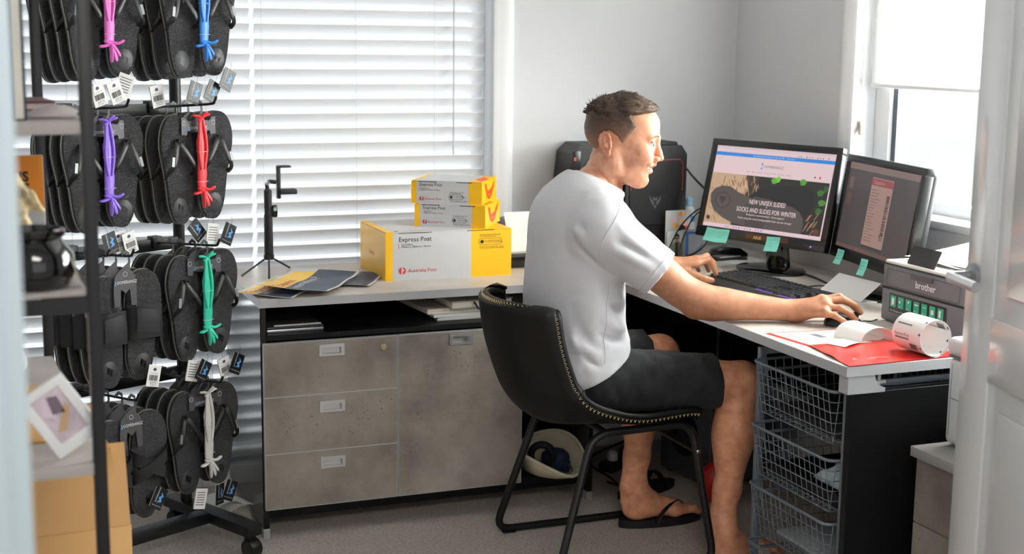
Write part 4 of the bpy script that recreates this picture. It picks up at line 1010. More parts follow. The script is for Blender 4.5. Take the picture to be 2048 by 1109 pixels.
# ================================================================== phone tripod
tp=thing('phone_tripod','small black phone tripod standing in front of the blind','tripod',(0.118,0.425,H))
for a in (math.radians(205),math.radians(258),math.radians(40)):
    l=0.105 if a!=math.radians(258) else 0.118
    tube_obj('leg',[(0.006*math.cos(a),0.006*math.sin(a),0.052),(l*math.cos(a),l*math.sin(a),0.0035)],0.0032,M_plasticm,tp,8)
bm=nbm(); add_lathe(bm,[(0.0165,0.044),(0.0165,0.058),(0.014,0.060),(0.0145,0.062),(0.0135,0.185),(0.0115,0.187),(0.0115,0.205),(0.0125,0.206),(0.0125,0.262),(0.009,0.266)],18); obj('grip',bm,M_plasticm,tp)
bm=nbm(); add_box(bm,(0.010,-0.016,0.178),(0.028,-0.002,0.218),0.006,3); obj('remote',bm,M_gloss,tp)
bm=nbm(); add_lathe(bm,[(0.006,0),(0.006,0.002),(0.0,0.002)],14,tr(0.019,-0.016,0.205)@Matrix.Rotation(PI/2,4,'X')); obj('remote_button',bm,M_steel,tp)
bm=nbm(); add_tube(bm,bez([(0,0,0.262),(-0.002,0,0.282),(0.006,0,0.290),(0.026,0,0.288)],4),0.0065,8); obj('tilt_joint',bm,M_plasticm,tp,60)
bm=nbm(); add_lathe(bm,[(0.007,0),(0.007,0.012)],10,tr(0.0,0.006,0.286)@Matrix.Rotation(PI/2,4,'X')); obj('tilt_knob',bm,M_steel,tp)
bm=nbm(); add_box(bm,(0.028,-0.010,0.236),(0.040,0.010,0.338),0.003); obj('clamp_back',bm,M_plasticm,tp)
bm=nbm(); add_box(bm,(0.030,-0.016,0.334),(0.072,0.016,0.340),0.002); obj('clamp_jaw',bm,M_plasticm,tp)
bm=nbm(); add_box(bm,(0.036,-0.018,0.250),(0.090,0.018,0.266),0.003); obj('clamp_jaw',bm,M_plasticm,tp)

# ================================================================== mailing satchels on the worktop
M_navy=mat('navy_plastic',rgb(46,56,80),0.45,var=0.12,vscale=20); M_satin=mat('white_plastic_film',rgb(222,222,220),0.35); M_ylwf=mat('yellow_film',rgb(245,196,40),0.4)
def satchel(label,loc,rot,L,W,lift,sd,z):
    t=thing('mailing_satchel',label,'satchel',loc,rot,'express mailing satchels'); rs=random.Random(sd)
    def zz(x,y): return z+0.0012+lift*max(0,(1-x/L))**3*0.020*(0.3+0.7*y/W)+0.0022*math.sin(x*31+sd)*math.sin(y*27+sd*2)+lift*0.010*max(0,(x/L-0.7)/0.3)**2
    def sheet(nm,x0,x1,y0,y1,m,dz,nx=16,ny=10,slant=0.0,th=0.0007):
        bm=nbm(); rows=[]
        for j in range(ny+1):
            y=y0+(y1-y0)*j/ny
            rows.append([(x0+(x1-x0)*i/nx+slant*(y-y0)*(1 if i<nx else 1),y,zz(x0+(x1-x0)*i/nx,y)+dz) for i in range(nx+1)])
        add_grid(bm,rows,th); return obj(nm,bm,m,t,60)
    sheet('film',0,L,0,W,M_satin,0.0016); sheet('dark_print',0.004,L-0.010,0.008,W*0.60,M_navy,0.0024); sheet('yellow_print',0.004,L*0.90,W*0.60,W-0.010,M_ylwf,0.0024)
    def deck(s,size,x,y,m):
        o=text(s,size,tr(x,y,0),m,t)
        for v in o.data.vertices: v.co.z=zz(v.co.x,v.co.y)+0.0042
    deck('Express',0.048,0.016,W*0.66,M_red_ink); deck('International P',0.040,0.016,W*0.44,M_white_ink)
    return t
satchel('express mailing satchel lying on top of the satchel pile by the tripod',(0.188,-0.050,H),math.radians(60),0.36,0.215,0.8,1,0.011)
satchel('express mailing satchel half hidden beneath, jutting over the worktop corner',(0.085,-0.045,H),math.radians(56),0.34,0.185,0.3,2,0.0012)
satchel('express mailing satchel at the back of the pile, beside the large parcel box',(0.345,0.075,H),math.radians(62),0.26,0.17,0.2,5,0.0012)

# ================================================================== label printer behind the boxes
lp=thing('label_printer','black desktop label printer with white paper feeding out behind the boxes','printer',(0.868,0.275,H),0.0)
bm=nbm(); add_box(bm,(0.0,0.0,0.0),(0.185,0.20,0.045),0.010,3); obj('printer_base',bm,M_gloss,lp)
bm=nbm(); P=[(0.0,0.045),(0.010,0.10),(0.040,0.138),(0.085,0.148),(0.085,0.045)]; add_prism(bm,[(0.0,0.04),(0.006,0.09),(0.022,0.125),(0.045,0.143),(0.075,0.150),(0.175,0.150),(0.18,0.04)],0.09,0.20,Matrix(((1,0,0,0),(0,0,1,0),(0,1,0,0),(0,0,0,1)))); obj('printer_cover',bm,M_gloss,lp)
bm=nbm(); add_grid(bm,[[(x,0.086-0.06*(1-s),0.05+0.150*s-0.025*s*s) for x in (0.018,0.10,0.178)] for s in [q/8 for q in range(9)]],0.0006); obj('label_paper',bm,M_paper,lp,60)
box_obj('paper_guide',(0.016,0.015,0.045),(0.182,0.03,0.052),M_edge,lp,0.002)

# ================================================================== things in the open shelf of the credenza
zs=0.606
nb=thing('notebook','thick cream notebook on top of the papers in the open shelf','notebook',(0.600,0.055,zs+0.036),math.radians(4))
box_obj('page_block',(0.003,0.002,0.003),(0.203,0.148,0.021),M_paper2,nb,0.001); box_obj('cover',(0,0,0),(0.206,0.150,0.003),mat('notebook_cover',rgb(176,172,164),0.6),nb,0.001); box_obj('cover',(0,0,0.021),(0.206,0.150,0.024),mat('notebook_cover',(0,0,0)),nb,0.001)
bm=nbm(); add_grid(bm,[[(0.070+0.004*q,-0.001-0.004*q,0.020-0.008*q) for q in range(4)],[(0.078+0.004*q,-0.001-0.004*q,0.020-0.008*q) for q in range(4)]],0.0006); obj('ribbon',bm,M_ink,nb)
for k,(x,y,w,d,z0,z1,a,lab,m) in enumerate(((0.560,0.070,0.38,0.30,0.000,0.012,-1,'lowest white paper pad of the stack in the open shelf',M_paper),(0.545,0.062,0.40,0.29,0.012,0.020,2,'white paper pad in the middle of the stack in the open shelf',M_paper),(0.528,0.075,0.26,0.28,0.020,0.036,5,'cream paper pad just beneath the thick notebook',M_paper2))):
    pd_=thing('paper_pad',lab,'paper pad',(x,y,zs+z0),math.radians(a),'paper pads in the credenza shelf')
    n=max(2,int((z1-z0)/0.004)); hgt=(z1-z0)/n
    for q in range(n): box_obj('sheet_bundle',(random.uniform(0,0.004),random.uniform(0,0.005),q*hgt),(w-random.uniform(0,0.006),d,(q+1)*hgt-0.0005),m,pd_)
lt_=thing('laptop','closed silver laptop lying in the left of the open shelf','laptop',(0.030,0.050,zs),math.radians(1))
box_obj('base',(0,0,0.0),(0.17,0.22,0.010),M_alu,lt_,0.003); box_obj('lid',(0,0,0.011),(0.17,0.22,0.017),mat('dark_alu',rgb(92,94,98),0.4,0.4),lt_,0.003)
tube_obj('pen_loop',[(0.02,-0.004,0.0215),(0.16,-0.004,0.0215)],0.0042,M_alu,lt_)

# ================================================================== monitors
M_scr=mat('screen_off',rgb(16,16,18),0.25)
def em(name,c,s=1.0): return mat(name,(c[0]*0.05,c[1]*0.05,c[2]*0.05),0.4,emit=c,estr=s)
def monitor(label,ctr,az,tilt,w,hh,base_dir):
    # local frame: x right (viewer), y into the screen, z up
    yaw=math.atan2(-math.sin(az),-math.cos(az))  # direction the screen looks away
    t=thing('monitor',label,'monitor',(ctr[0],ctr[1],H),0)
    X=Vector((-math.cos(az),math.sin(az),0)); Y=Vector((-math.sin(az),-math.cos(az),0))
    rot=Matrix(((X.x,Y.x,0),(X.y,Y.y,0),(0,0,1))).to_euler(); t.rotation_euler=rot
    zc=ctr[2]-H; T=tr(0,0,zc)@Matrix.Rotation(-tilt,4,'X')
    bz,bb=0.022,0.036
    bm=nbm()
    O=rrect(-w/2,-hh/2,w/2,hh/2,0.010,3); I=[( -w/2+bz,-hh/2+bb),(w/2-bz,-hh/2+bb),(w/2-bz,hh/2-bz),(-w/2+bz,hh/2-bz)]
    # bezel frame: four bars
    for (x0,x1,z0,z1) in ((-w/2,w/2,hh/2-bz,hh/2),(-w/2,w/2,-hh/2,-hh/2+bb),(-w/2,-w/2+bz,-hh/2+bb-0.001,hh/2-bz+0.001),(w/2-bz,w/2,-hh/2+bb-0.001,hh/2-bz+0.001)):
        add_box(bm,(x0,-0.006,z0),(x1,0.022,z1),0.0025,2,T)
    obj('bezel',bm,M_plastic,t)
    bm=nbm(); add_box(bm,(-w/2+0.012,0.020,-hh/2+0.012),(w/2-0.012,0.048,hh/2-0.012),0.012,3,T); add_box(bm,(-w/2+0.09,0.040,-hh/2+0.04),(w/2-0.09,0.070,hh/2-0.04),0.015,3,T); obj('back_shell',bm,M_plasticm,t)
    scr=obj('screen',(lambda b:(add_box(b,(-w/2+bz-0.001,0.0,-hh/2+bb-0.001),(w/2-bz+0.001,0.004,hh/2-bz+0.001),0,1,T),b)[1])(nbm()),M_scr,t)
    # stand
    bm=nbm(); add_tube(bm,[(0,0.075,0.012),(0,0.060,zc*0.45),(0,0.050,zc*0.80)],[0.030,0.028,0.026],12,flat=(0.7,1.6),upv=(0,1,0)); obj('stand_neck',bm,M_gloss,t,60)
    bm=nbm(); add_lathe(bm,[(0.125,0.0),(0.125,0.008),(0.118,0.013),(0.05,0.020),(0.0,0.020)],40,tr(0,0.035,0)@Matrix.Diagonal((1.0,0.72,1,1)),True); obj('stand_base',bm,M_gloss,t,40)
    F=T@fr((0,-0.0008,0),(1,0,0),(0,0,1)); return t,scr,F,(-w/2+bz,-hh/2+bb,w/2-bz,hh/2-bz),T
m1,s1,F1,(ax0,ay0,ax1,ay1),T1=monitor('black monitor showing a sandal shop web page in the room corner',(1.641,-0.040,0.978),-1.927,0.239,0.520,0.330,0)
def SM(F,b,par):
    x0,y0,x1,y1=b
    def P(pts,col,lv,name='screen_image',s=1.0):
        return flat(name,[(x0+(x1-x0)*u,y1-(y1-y0)*v) for u,v in pts],F,em('scr_%d_%d_%d'%col,rgb(*col),s),par,0.0002*lv)
    def Tx(s,size,u,v,col,lv,align='LEFT',bold=0,sx=1.0):
        return text(s,size,F@tr(x0+(x1-x0)*u,y1-(y1-y0)*v,0.0002*lv),em('scr_%d_%d_%d'%col,rgb(*col)),par,align,bold,sx=sx)
    return P,Tx
P,Tx=SM(F1,(ax0,ay0,ax1,ay1),s1)
P(rect(0,0,1,1),(216,190,194),1)
P(rect(0,0,1,0.035),(205,184,190),2); P(rect(0,0.075,1,0.118),(46,128,206),2)
Tx('Free shipping within Australia for orders over $60  -  Free returns',0.0062,0.5,0.103,(200,215,235),3,'CENTER')
for k in range(12): P(circ(0.70+0.022*k,0.058,0.005,8,0.008),((200,70,60),(60,90,200),(230,180,60),(60,60,60))[k%4],3)
P([(0.405,0.165),(0.425,0.185),(0.415,0.215),(0.425,0.245),(0.405,0.255),(0.415,0.215)],(70,140,210),3); Tx('OOMERANGZ',0.0125,0.43,0.228,(96,84,92),3)
Tx('Home    Mens    Womens    Accessories & Kits    Our Story    Contact',0.0062,0.48,0.298,(130,110,118),3,'CENTER')
P(circ(0.86,0.285,0.008,10,0.012),(120,100,108),3); P(rect(0.895,0.272,0.908,0.298),(180,70,70),3)
# photograph in the page
P(rect(0,0.335,0.985,0.955),(58,52,46),2)
P([(0,0.335),(0.30,0.335),(0.34,0.52),(0.26,0.62),(0.24,0.955),(0,0.955)],(188,156,126),3)
rs=random.Random(3)
for k in range(70):
    u=rs.uniform(0.10,0.42); v=rs.uniform(0.34,0.56); c=((160,124,92),(120,88,62),(206,176,146),(84,62,46))[k%4]; a=rs.uniform(-0.3,0.3); l=rs.uniform(0.03,0.09)
    P([(u,v),(u+0.006,v),(u+0.010+a*l,min(0.95,v+l)),(u+0.004+a*l,min(0.95,v+l))],c,4)
for k in range(34):
    u=rs.uniform(0.0,0.12); v=rs.uniform(0.45,0.93); P([(u,v),(u+0.004,v+0.004),(u+0.02,v+0.05),(u+0.012,v+0.045)],(150,112,82),4)
P([(0.42,0.335),(0.985,0.335),(0.985,0.955),(0.50,0.955),(0.40,0.60)],(44,42,42),4)
P([(0.33,0.62),(0.42,0.50),(0.60,0.42),(0.80,0.40),(0.88,0.46),(0.90,0.58),(0.86,0.72),(0.80,0.80),(0.70,0.74),(0.50,0.66)],(36,36,38),5)
slide=[(0.02,0.60),(0.05,0.53),(0.11,0.49),(0.18,0.49),(0.26,0.55),(0.36,0.60),(0.48,0.62),(0.62,0.63),(0.72,0.65),(0.79,0.70),(0.83,0.78),(0.84,0.87),(0.83,0.955),(0.42,0.955),(0.26,0.93),(0.16,0.88),(0.07,0.80),(0.03,0.70)]
P(slide,(82,76,75),6); P([(0.33,0.70),(0.40,0.58),(0.56,0.60),(0.52,0.955),(0.36,0.955)],(70,66,66),7)
P(circ(0.135,0.665,0.070,20,0.105),(70,64,64),7); P(circ(0.135,0.665,0.056,20,0.084),(88,80,79),8); P([(0.10,0.62),(0.17,0.62),(0.135,0.72)],(62,57,57),9)
for (u,v,sx_,c) in ((0.545,0.36,0.03,(92,170,52)),(0.575,0.34,0.02,(120,190,70)),(0.78,0.345,0.03,(80,150,50)),(0.93,0.45,0.03,(58,110,44)),(0.955,0.56,0.035,(70,128,50)),(0.94,0.66,0.03,(52,100,42)),(0.965,0.40,0.02,(46,90,40)),(0.92,0.82,0.03,(60,70,40)),(0.95,0.90,0.03,(90,64,44))):
    P([(u-sx_,v),(u-0.3*sx_,v-0.03),(u+sx_,v-0.01),(u+0.5*sx_,v+0.04),(u-0.5*sx_,v+0.05)],c,7)
for k in range(10):
    u=rs.uniform(0.86,0.95); v=rs.uniform(0.66,0.9); P([(u,v),(u+0.006,v),(u-0.02,v+0.08),(u-0.026,v+0.08)],(170,120,96),8)
Tx('NEW UNISEX SLIDES!',0.0215,0.52,0.675,(236,214,212),10,'CENTER',0.0,0.72); Tx('+',0.0125,0.52,0.712,(236,214,212),10,'CENTER')
Tx('SOCKS AND SLIDES FOR WINTER',0.0215,0.52,0.775,(236,214,212),10,'CENTER',0.0,0.74)
Tx('Podiatrist recommended - Arch support',0.0094,0.52,0.815,(226,206,206),10,'CENTER'); Tx('Made using the most biodegradable foam on our thongs!',0.0094,0.52,0.862,(226,206,206),10,'CENTER')
P(rect(0,0.955,1,1),(214,190,198),6)
for k in range(14): P(circ(0.20+0.024*k,0.978,0.005,8,0.009),((90,100,210),(60,60,60),(230,150,60),(160,40,40))[k%4],7)
P(circ(0.035,0.895,0.016,14,0.026),(60,50,48),7)
text('ASUS',0.014,T1@fr((-0.018,-0.0068,-0.165+0.013),(1,0,0),(0,0,1)),mat('gold_logo',rgb(214,180,110),0.3,0.5),m1,bold=0.02)
for x0,x1 in ((-0.05,0.06),(0.088,0.12)): flat('bezel_label',rect(x0,-0.150+0.004,x1,-0.150+0.020),T1@fr((0,-0.0063,-0.006),(1,0,0),(0,0,1)),mat('amber_label',rgb(84,44,18),0.2),m1)
flat('power_light',circ(0.208,-0.152,0.0025,10),T1@fr((0,-0.0064,0),(1,0,0),(0,0,1)),em('led_violet',(0.25,0.1,1.0),3.0),m1)
m2,s2,F2,b2,T2=monitor('black monitor showing a parcel label on a dark page beside the printer',(1.710,-0.528,0.966),-1.394,0.146,0.500,0.318,0)
P,Tx=SM(F2,b2,s2)
P(rect(0,0,1,1),(74,68,68),1); P(rect(0,0,1,0.075),(116,100,94),2); P(rect(0,0.955,1,1),(98,78,72),2)
for k in range(10): P(circ(0.16+0.03*k,0.977,0.005,8,0.010),((150,60,60),(80,70,70),(150,120,70))[k%3],3)
P(rect(0.035,0.17,0.095,0.31),(104,86,80),2); P(rect(0.035,0.36,0.095,0.50),(98,76,70),2)
P(rect(0.36,0.125,0.66,0.90),(150,122,114),2); P(rect(0.36,0.135,0.66,0.215),(140,72,76),3); Tx('ExpressPost',0.013,0.40,0.195,(170,140,136),4); P(rect(0.36,0.905,0.66,0.925),(58,52,52),3)
for k in range(18):
    v=0.26+0.034*k; P(rect(0.375,v,0.375+rs.uniform(0.05,0.15),v+0.008),(112,90,88),3)
v=0.30
while v<0.80:
    d=rs.choice((0.008,0.014,0.02)); P(rect(0.595,v,0.64,v+d),(62,52,52),3); v+=d+rs.choice((0.006,0.01))
P(circ(0.595,0.76,0.007,8,0.012),(60,50,50),4)
text('ASUS',0.010,T2@fr((-0.012,-0.0068,-0.159+0.012),(1,0,0),(0,0,1)),M_white_ink,m2,bold=0.02)
# ---- sticky notes
M_note=mat('teal_note',rgb(126,214,196),0.7)
M_pen=mat('pencil_line',rgb(96,160,150),0.7)
def note(label,mon,T,x,z,w,hh,rot):
    # built in the monitor frame but a thing of its own
    o=thing('sticky_note',label,'note',(0,0,0),0,'teal sticky notes on the monitors')
    o.matrix_world=mon.matrix_basis@T@tr(x,-0.0072,z)@Matrix.Rotation(rot,4,'Y')
    bm=nbm(); add_grid(bm,[[(-w/2+w*i/4,-0.010*(j/6)**2,-hh*j/6) for i in range(5)] for j in range(7)],0.0003); obj('paper',bm,M_note,o,60)
    for k in range(3):
        bm=nbm(); add_tube(bm,[(-w*0.36+w*0.72*q/8*(1-0.2*k),-0.0006-0.010*((0.2+0.2*k))**2+0.0-0.0006,-hh*(0.22+0.2*k)+0.0015*math.sin(q*2.1+k)) for q in range(9)],0.0004,4); obj('handwriting',bm,M_pen,o)
    return o
bpy.context.view_layer.update()
zb=-0.165+0.030
note('teal sticky note leftmost below the web-page monitor screen',m1,T1,-0.188,zb,0.050,0.045,0.05)
note('teal sticky note overlapping its neighbour below the web-page screen',m1,T1,-0.143,zb,0.052,0.046,-0.04)
note('teal sticky note beside the gold lettering of the web-page monitor',m1,T1,0.063,zb-0.002,0.052,0.048,-0.06)
zb=-0.159+0.028
note('teal sticky note on the lower left corner of the label monitor',m2,T2,-0.170,zb,0.046,0.046,-0.03)
note('teal sticky note on the label monitor nearest the printer',m2,T2,-0.005,zb-0.004,0.046,0.050,-0.05)

# ================================================================== keyboard
kb=thing('keyboard','black mechanical keyboard with violet backlight in front of the monitors','keyboard',(1.342,-0.128,H),math.radians(-85.5))
KW,KD=0.455,0.150
bm=nbm(); pr_=[(0.0,0.0),(0.0,0.009),(0.030,0.016),(0.036,0.016),(0.036+KD,0.024),(0.036+KD,0.0)]
add_prism(bm,pr_,0,KW,Matrix(((0,0,1,0),(1,0,0,0),(0,1,0,0),(0,0,0,1)))); obj('case',bm,M_plasticm,kb)
box_obj('light_bar',(0.004,0.0335,0.0158),(KW-0.004,0.0345,0.0172),mat('green_edge',rgb(120,130,90),0.4),kb)
keymesh={}
def key_mesh(w):
    if w not in keymesh:
        bm=nbm(); a,b=w*0.01905/2-0.0006,0.0089; c,d=a-0.0024,0.0062
        V=[bm.verts.new(p) for p in ((-a,-b,0),(a,-b,0),(a,b,0),(-a,b,0),(-c,-d,0.0085),(c,-d,0.0085),(c,d,0.0090),(-c,d,0.0090))]
        for f in ((0,1,5,4),(1,2,6,5),(2,3,7,6),(3,0,4,7),(4,5,6,7)): bm.faces.new([V[q] for q in f])
        me=bpy.data.meshes.new('key'); bmesh.ops.recalc_face_normals(bm,faces=bm.faces[:]); bm.to_mesh(me); bm.free(); me.materials.append(mat('keycap',rgb(36,36,40),0.5)); keymesh[w]=me
    return keymesh[w]
rows=[(0,[1.25,1.25,1.25,6.25,1.25,1.25,1.25,1.25,-0.25,1,1,1,-0.25,2,1]),(1,[2.25]+[1]*10+[2.75,-1.25,1,-1.25,1,1,1,1]),(2,[1.75]+[1]*11+[2.25,-3.5,1,1,1]),(3,[1.5]+[1]*12+[1.5,-0.25,1,1,1,-0.25,1,1,1,1]),(4,[1]*13+[2,-0.25,1,1,1,-0.25,1,1,1,1]),(5.3,[1,-1,1,1,1,1,-0.5,1,1,1,1,-0.5,1,1,1,1,-0.25,1,1,1])]
for r,ws in rows:
    x=0.013
    for w in ws:
        if w>0:
            k=bpy.data.objects.new('key',key_mesh(w)); COL.objects.link(k); k.parent=kb
            y=0.036+0.015+r*0.0198; k.location=(x+w*0.01905/2,y,0.0165+(y-0.036)*0.057); k.rotation_euler=(0.055,0,0)
        x+=abs(w)*0.01905
M_led=em('led_purple',(0.22,0.08,0.9),1.6)
for (x0,x1,y) in ((0.26,0.30,0.0385),(0.305,0.34,0.0385),(0.372,0.40,0.0385),(0.30,0.34,0.0767),(0.36,0.425,0.0575),(0.40,0.435,0.0385)):
    box_obj('backlight',(x0,y-0.0006,0.0168),(x1,y+0.0006,0.0178+(y-0.036)*0.057),M_led,kb)
box_obj('media_bar',(0.05,0.036+KD-0.012,0.023),(0.17,0.036+KD-0.006,0.0262),mat('teal_trim',rgb(70,120,120),0.3),kb,0.001)
tube_obj('keyboard_cable',bez([(0.22,0.176,0.012),(0.24,0.22,0.004),(0.30,0.28,0.003),(0.38,0.30,0.003)],6),0.002,M_plastic,kb,6)
# ---- mouse
ms=thing('computer_mouse','black computer mouse beneath the man\'s hand','mouse',(1.392,-0.848,H),math.radians(2))
rowsm=[]
for i in range(17):
    t=i/16; x=-0.060+0.122*t; w=0.0325*(1-abs(2*t-1)**4)**0.5*(1-0.10*math.sin(t*PI)); hh=0.0345*math.sin(min(1,(t*1.02+0.05))**0.75*PI)**0.6 if 0<t<1 else 0.003
    hh=max(hh,0.003); rowsm.append([(x,w*math.cos(a),max(0.001,hh*math.sin(a)**0.75)) for a in [PI*q/14 for q in range(15)]])
bm=nbm(); add_grid(bm,rowsm); bmesh.ops.contextual_create(bm,geom=[]) if False else None; obj('mouse_shell',bm,M_plasticm,ms,180)
bm=nbm(); add_lathe(bm,[(0.009,-0.004),(0.010,0),(0.009,0.004)],14,tr(0.034,0,0.0235)@Matrix.Rotation(PI/2,4,'X')); obj('scroll_wheel',bm,M_rubber2,ms)
box_obj('button_seam',(0.006,-0.0006,0.024),(0.058,0.0006,0.0262),M_gloss,ms)
tube_obj('mouse_cable',bez([(0.060,0,0.006),(0.085,-0.004,0.004),(0.105,0.010,0.003),(0.118,0.014,0.003)],6),0.0017,M_plastic,ms,6)

# ================================================================== laser printer on the desk
lpz=thing('laser_printer','dark grey laser printer with green icon strip on the desk','printer',(1.524,-0.822,H),math.radians(-90))
M_pg=mat('printer_grey',rgb(96,97,104),0.45); M_pg2=mat('printer_grey_dark',rgb(66,66,72),0.45); M_pl=mat('printer_top_ivory',rgb(222,220,210),0.5)
PW,PD,PH=0.405,0.325,0.166
bm=nbm(); add_box(bm,(0,0,0.004),(PW,PD,0.092),0.006,3); obj('lower_body',bm,M_pg,lpz)
bm=nbm(); add_box(bm,(0,0,0.0935),(PW,PD,0.158),0.008,3); obj('upper_body',bm,M_pg,lpz)
box_obj('body_seam',(0.002,0.0012,0.090),(PW-0.002,PD-0.002,0.0955),M_ink,lpz)
bm=nbm(); add_box(bm,(0.003,0.004,0.157),(PW-0.003,PD-0.003,0.167),0.004,2); obj('top_cover',bm,M_pl,lpz)
box_obj('cover_seam',(0.001,0.0008,0.1555),(PW-0.001,PD-0.001,0.1585),M_ink,lpz)
FP=fr((0,-0.0006,0),(1,0,0),(0,0,1))
o_=rrect(0.022,0.100,0.318,0.146,0.006); i_=rrect(0.0232,0.1012,0.3168,0.1448,0.005)
bm=nbm(); A=[bm.verts.new(FP@Vector((x,y,0))) for x,y in o_]; B=[bm.verts.new(FP@Vector((x,y,0))) for x,y in i_]
for a in range(len(A)): bm.faces.new((A[a],A[(a+1)%len(A)],B[(a+1)%len(A)],B[a]))
obj('tray_outline',bm,M_ink,lpz,0)
bm=nbm(); add_prism(bm,rrect(0.128,0.134,0.214,0.149,0.005),0,0.004,fr((0,-0.0035,0),(1,0,0),(0,0,1))); obj('tray_grip',bm,M_pg2,lpz)
text('brother',0.026,FP@tr(0.142,0.112,0.0004),M_white_ink,lpz,bold=0.012)
flat('icon_strip',rrect(0.036,0.030,0.272,0.082,0.002),FP,mat('icon_black',rgb(28,24,24),0.3),lpz)
M_gr=mat('icon_green',rgb(32,158,128),0.4)
for k in range(7):
    x=0.042+k*0.0325
    ic=flat('icon_tile',rect(x,0.046,x+0.023,0.076),FP@tr(0,0,0.0003),M_gr,lpz)
    for a,b,c,d in (((0.006,0.052,0.016,0.070),),((0.004,0.060,0.010,0.066),),((0.008,0.066,0.014,0.071),),((0.004,0.066,0.019,0.069),),((0.004,0.066,0.019,0.0675),),((0.007,0.054,0.017,0.066),),((0.005,0.052,0.013,0.070),))[k]: flat('icon_glyph',rect(x+a,b,x+c,d),FP@tr(0,0,0.0006),M_white_ink,ic)
    text(('Doc','Wifi','Usb','Ecology','Speed','Tray','Scan')[k],0.0045,FP@tr(x+0.003,0.049,0.0006),M_white_ink,ic)
text('Print 30 pages per minute',0.006,FP@tr(0.042,0.034,0.0004),M_white_ink,lpz)
bm=nbm(); add_grid(bm,[[(0.085+0.115*i/3,0.012+0.022*j/3-0.001*i,0.168+0.046*(j/3)) for i in range(4)] for j in range(4)],0.002); obj('paper_stop',bm,M_plasticm,lpz)
# printed sheets resting on it
for k,(dx,dy,a,lab) in enumerate(((0.0,0.0,2,'printed white sheet lying lower on the grey printer'),(0.03,0.02,-5,'printed white sheet lying topmost on the grey printer'))):
    t=thing('paper_sheet',lab,'paper',(1.575+dx,-0.845-dy,H+PH+0.0075+0.004*k),math.radians(-90+a),'printed sheets on the grey printer')
    def pz(u,v): return 0.003+0.050*(v**1.3)*(0.5+0.5*math.sin(u*PI))+0.003*math.sin(u*7+k)
    bm=nbm(); add_grid(bm,[[(0.30*u,0.21*v,pz(u,v)) for u in [q/10 for q in range(11)]] for v in [q/8 for q in range(9)]],0.0004); obj('sheet',bm,M_paper,t,60)
    for q in range(7):
        v=0.2+0.1*q; o=flat('print_line',rect(0.03,0.21*v,0.03+0.12+0.03*(q%3),0.21*v+0.004),Matrix.Identity(4),M_grey_ink,t)
        bm=nbm(); u0,u1=0.1,0.45+0.1*(q%3); bm.free()
        for vv in o.data.vertices: vv.co.z=pz(vv.co.x/0.30,vv.co.y/0.21)+0.0008
# ================================================================== papers, satchel and label strips at the desk end
def quad_sheet(o,name,c,m,nx=14,ny=12,th=0.0006,zf=None):
    A,B,C_,D=[Vector((*p,0)) for p in c]; bm=nbm(); rows=[]
    for j in range(ny+1):
        v=j/ny; r=[]
        for i in range(nx+1):
            u=i/nx; p=A*(1-u)*(1-v)+B*u*(1-v)+C_*u*v+D*(1-u)*v; r.append((p.x,p.y,(zf(u,v) if zf else 0.001)))
        rows.append(r)
    add_grid(bm,rows,th); return obj(name,bm,m,o,60)
M_redf=mat('red_plastic_film',rgb(206,38,34),0.28,coat=0.3)
rsch=thing('mailing_satchel','crumpled red plastic mailing satchel hanging over the desk edge','satchel',(0,0,H))
def rz_(u,v): return 0.0022+0.003*abs(math.sin(u*9+v*4))*math.sin(v*PI)+0.002*math.sin(u*23+v*13)*v*(1-v)*4
quad_sheet(rsch,'film',((1.150,-1.045),(1.400,-1.050),(1.440,-1.262),(1.112,-1.272)),M_redf,22,16,0.0008,rz_)
o=text('AusPost',0.030,tr(1.15,-1.235,0.0),mat('faint_print',rgb(228,120,112),0.5),rsch,sx=1.2)
for v in o.data.vertices: v.co.z=rz_(min(1,max(0,(v.co.x-1.12)/0.3)),0.9)+0.0022
wsch=thing('mailing_satchel','white and red prepaid mailing satchel lying flat on the desk','satchel',(0,0,H))
quad_sheet(wsch,'film',((1.128,-0.880),(1.400,-0.900),(1.400,-1.070),(1.148,-1.062)),M_redf,12,8,0.0008,lambda u,v:0.0008)
quad_sheet(wsch,'address_panel',((1.140,-0.890),(1.395,-0.910),(1.395,-1.062),(1.158,-1.052)),M_paper2,12,8,0.0004,lambda u,v:0.0016)
Fs=fr((0,0,0.0019),(0.25,-1,0),(1,0.25,0))
text('Express Post',0.016,fr((1.170,-0.915,0.0021),(0.12,-1,0),(1,0.12,0)),M_red_ink,wsch); 
flat('barcode',rect(0,0,0.050,0.022),fr((1.225,-0.93,0.0021),(0.12,-1,0),(1,0.12,0)),M_grey_ink,wsch); flat('postage_mark',rect(0.012,0.004,0.036,0.018),fr((1.225,-0.93,0.0023),(0.12,-1,0),(1,0.12,0)),mat('purple_ink',rgb(92,78,120),0.6),wsch)
def strip(label,pts,w,along,n=1):
    t=thing('label_strip',label,'label strip',(0,0,H),0,'printed label strips at the desk end'); al=Vector(along)*w
    bm=nbm(); add_grid(bm,[[p,p+al*0.25,p+al*0.5,p+al*0.75,p+al] for p in pts],0.0004); obj('label_paper',bm,M_paper,t,60)
    return t,al
roll=[]
for q in range(64):
    a=-PI/2+2*PI*1.32*q/63; r=0.0470-0.0055*q/63; roll.append(Vector((1.350-r*math.cos(a+PI),0,0.0500+r*math.sin(a))))
roll=[Vector((p.x,-1.165,max(0.003,p.z))) for p in roll]
tail=[Vector((1.20+0.15*k/8,-1.165+0.05*(1-k/8),0.0030)) for k in range(8)]
t,al=strip('large curled roll of white address labels at the desk end',roll,0.102,(0.05,-1,0))
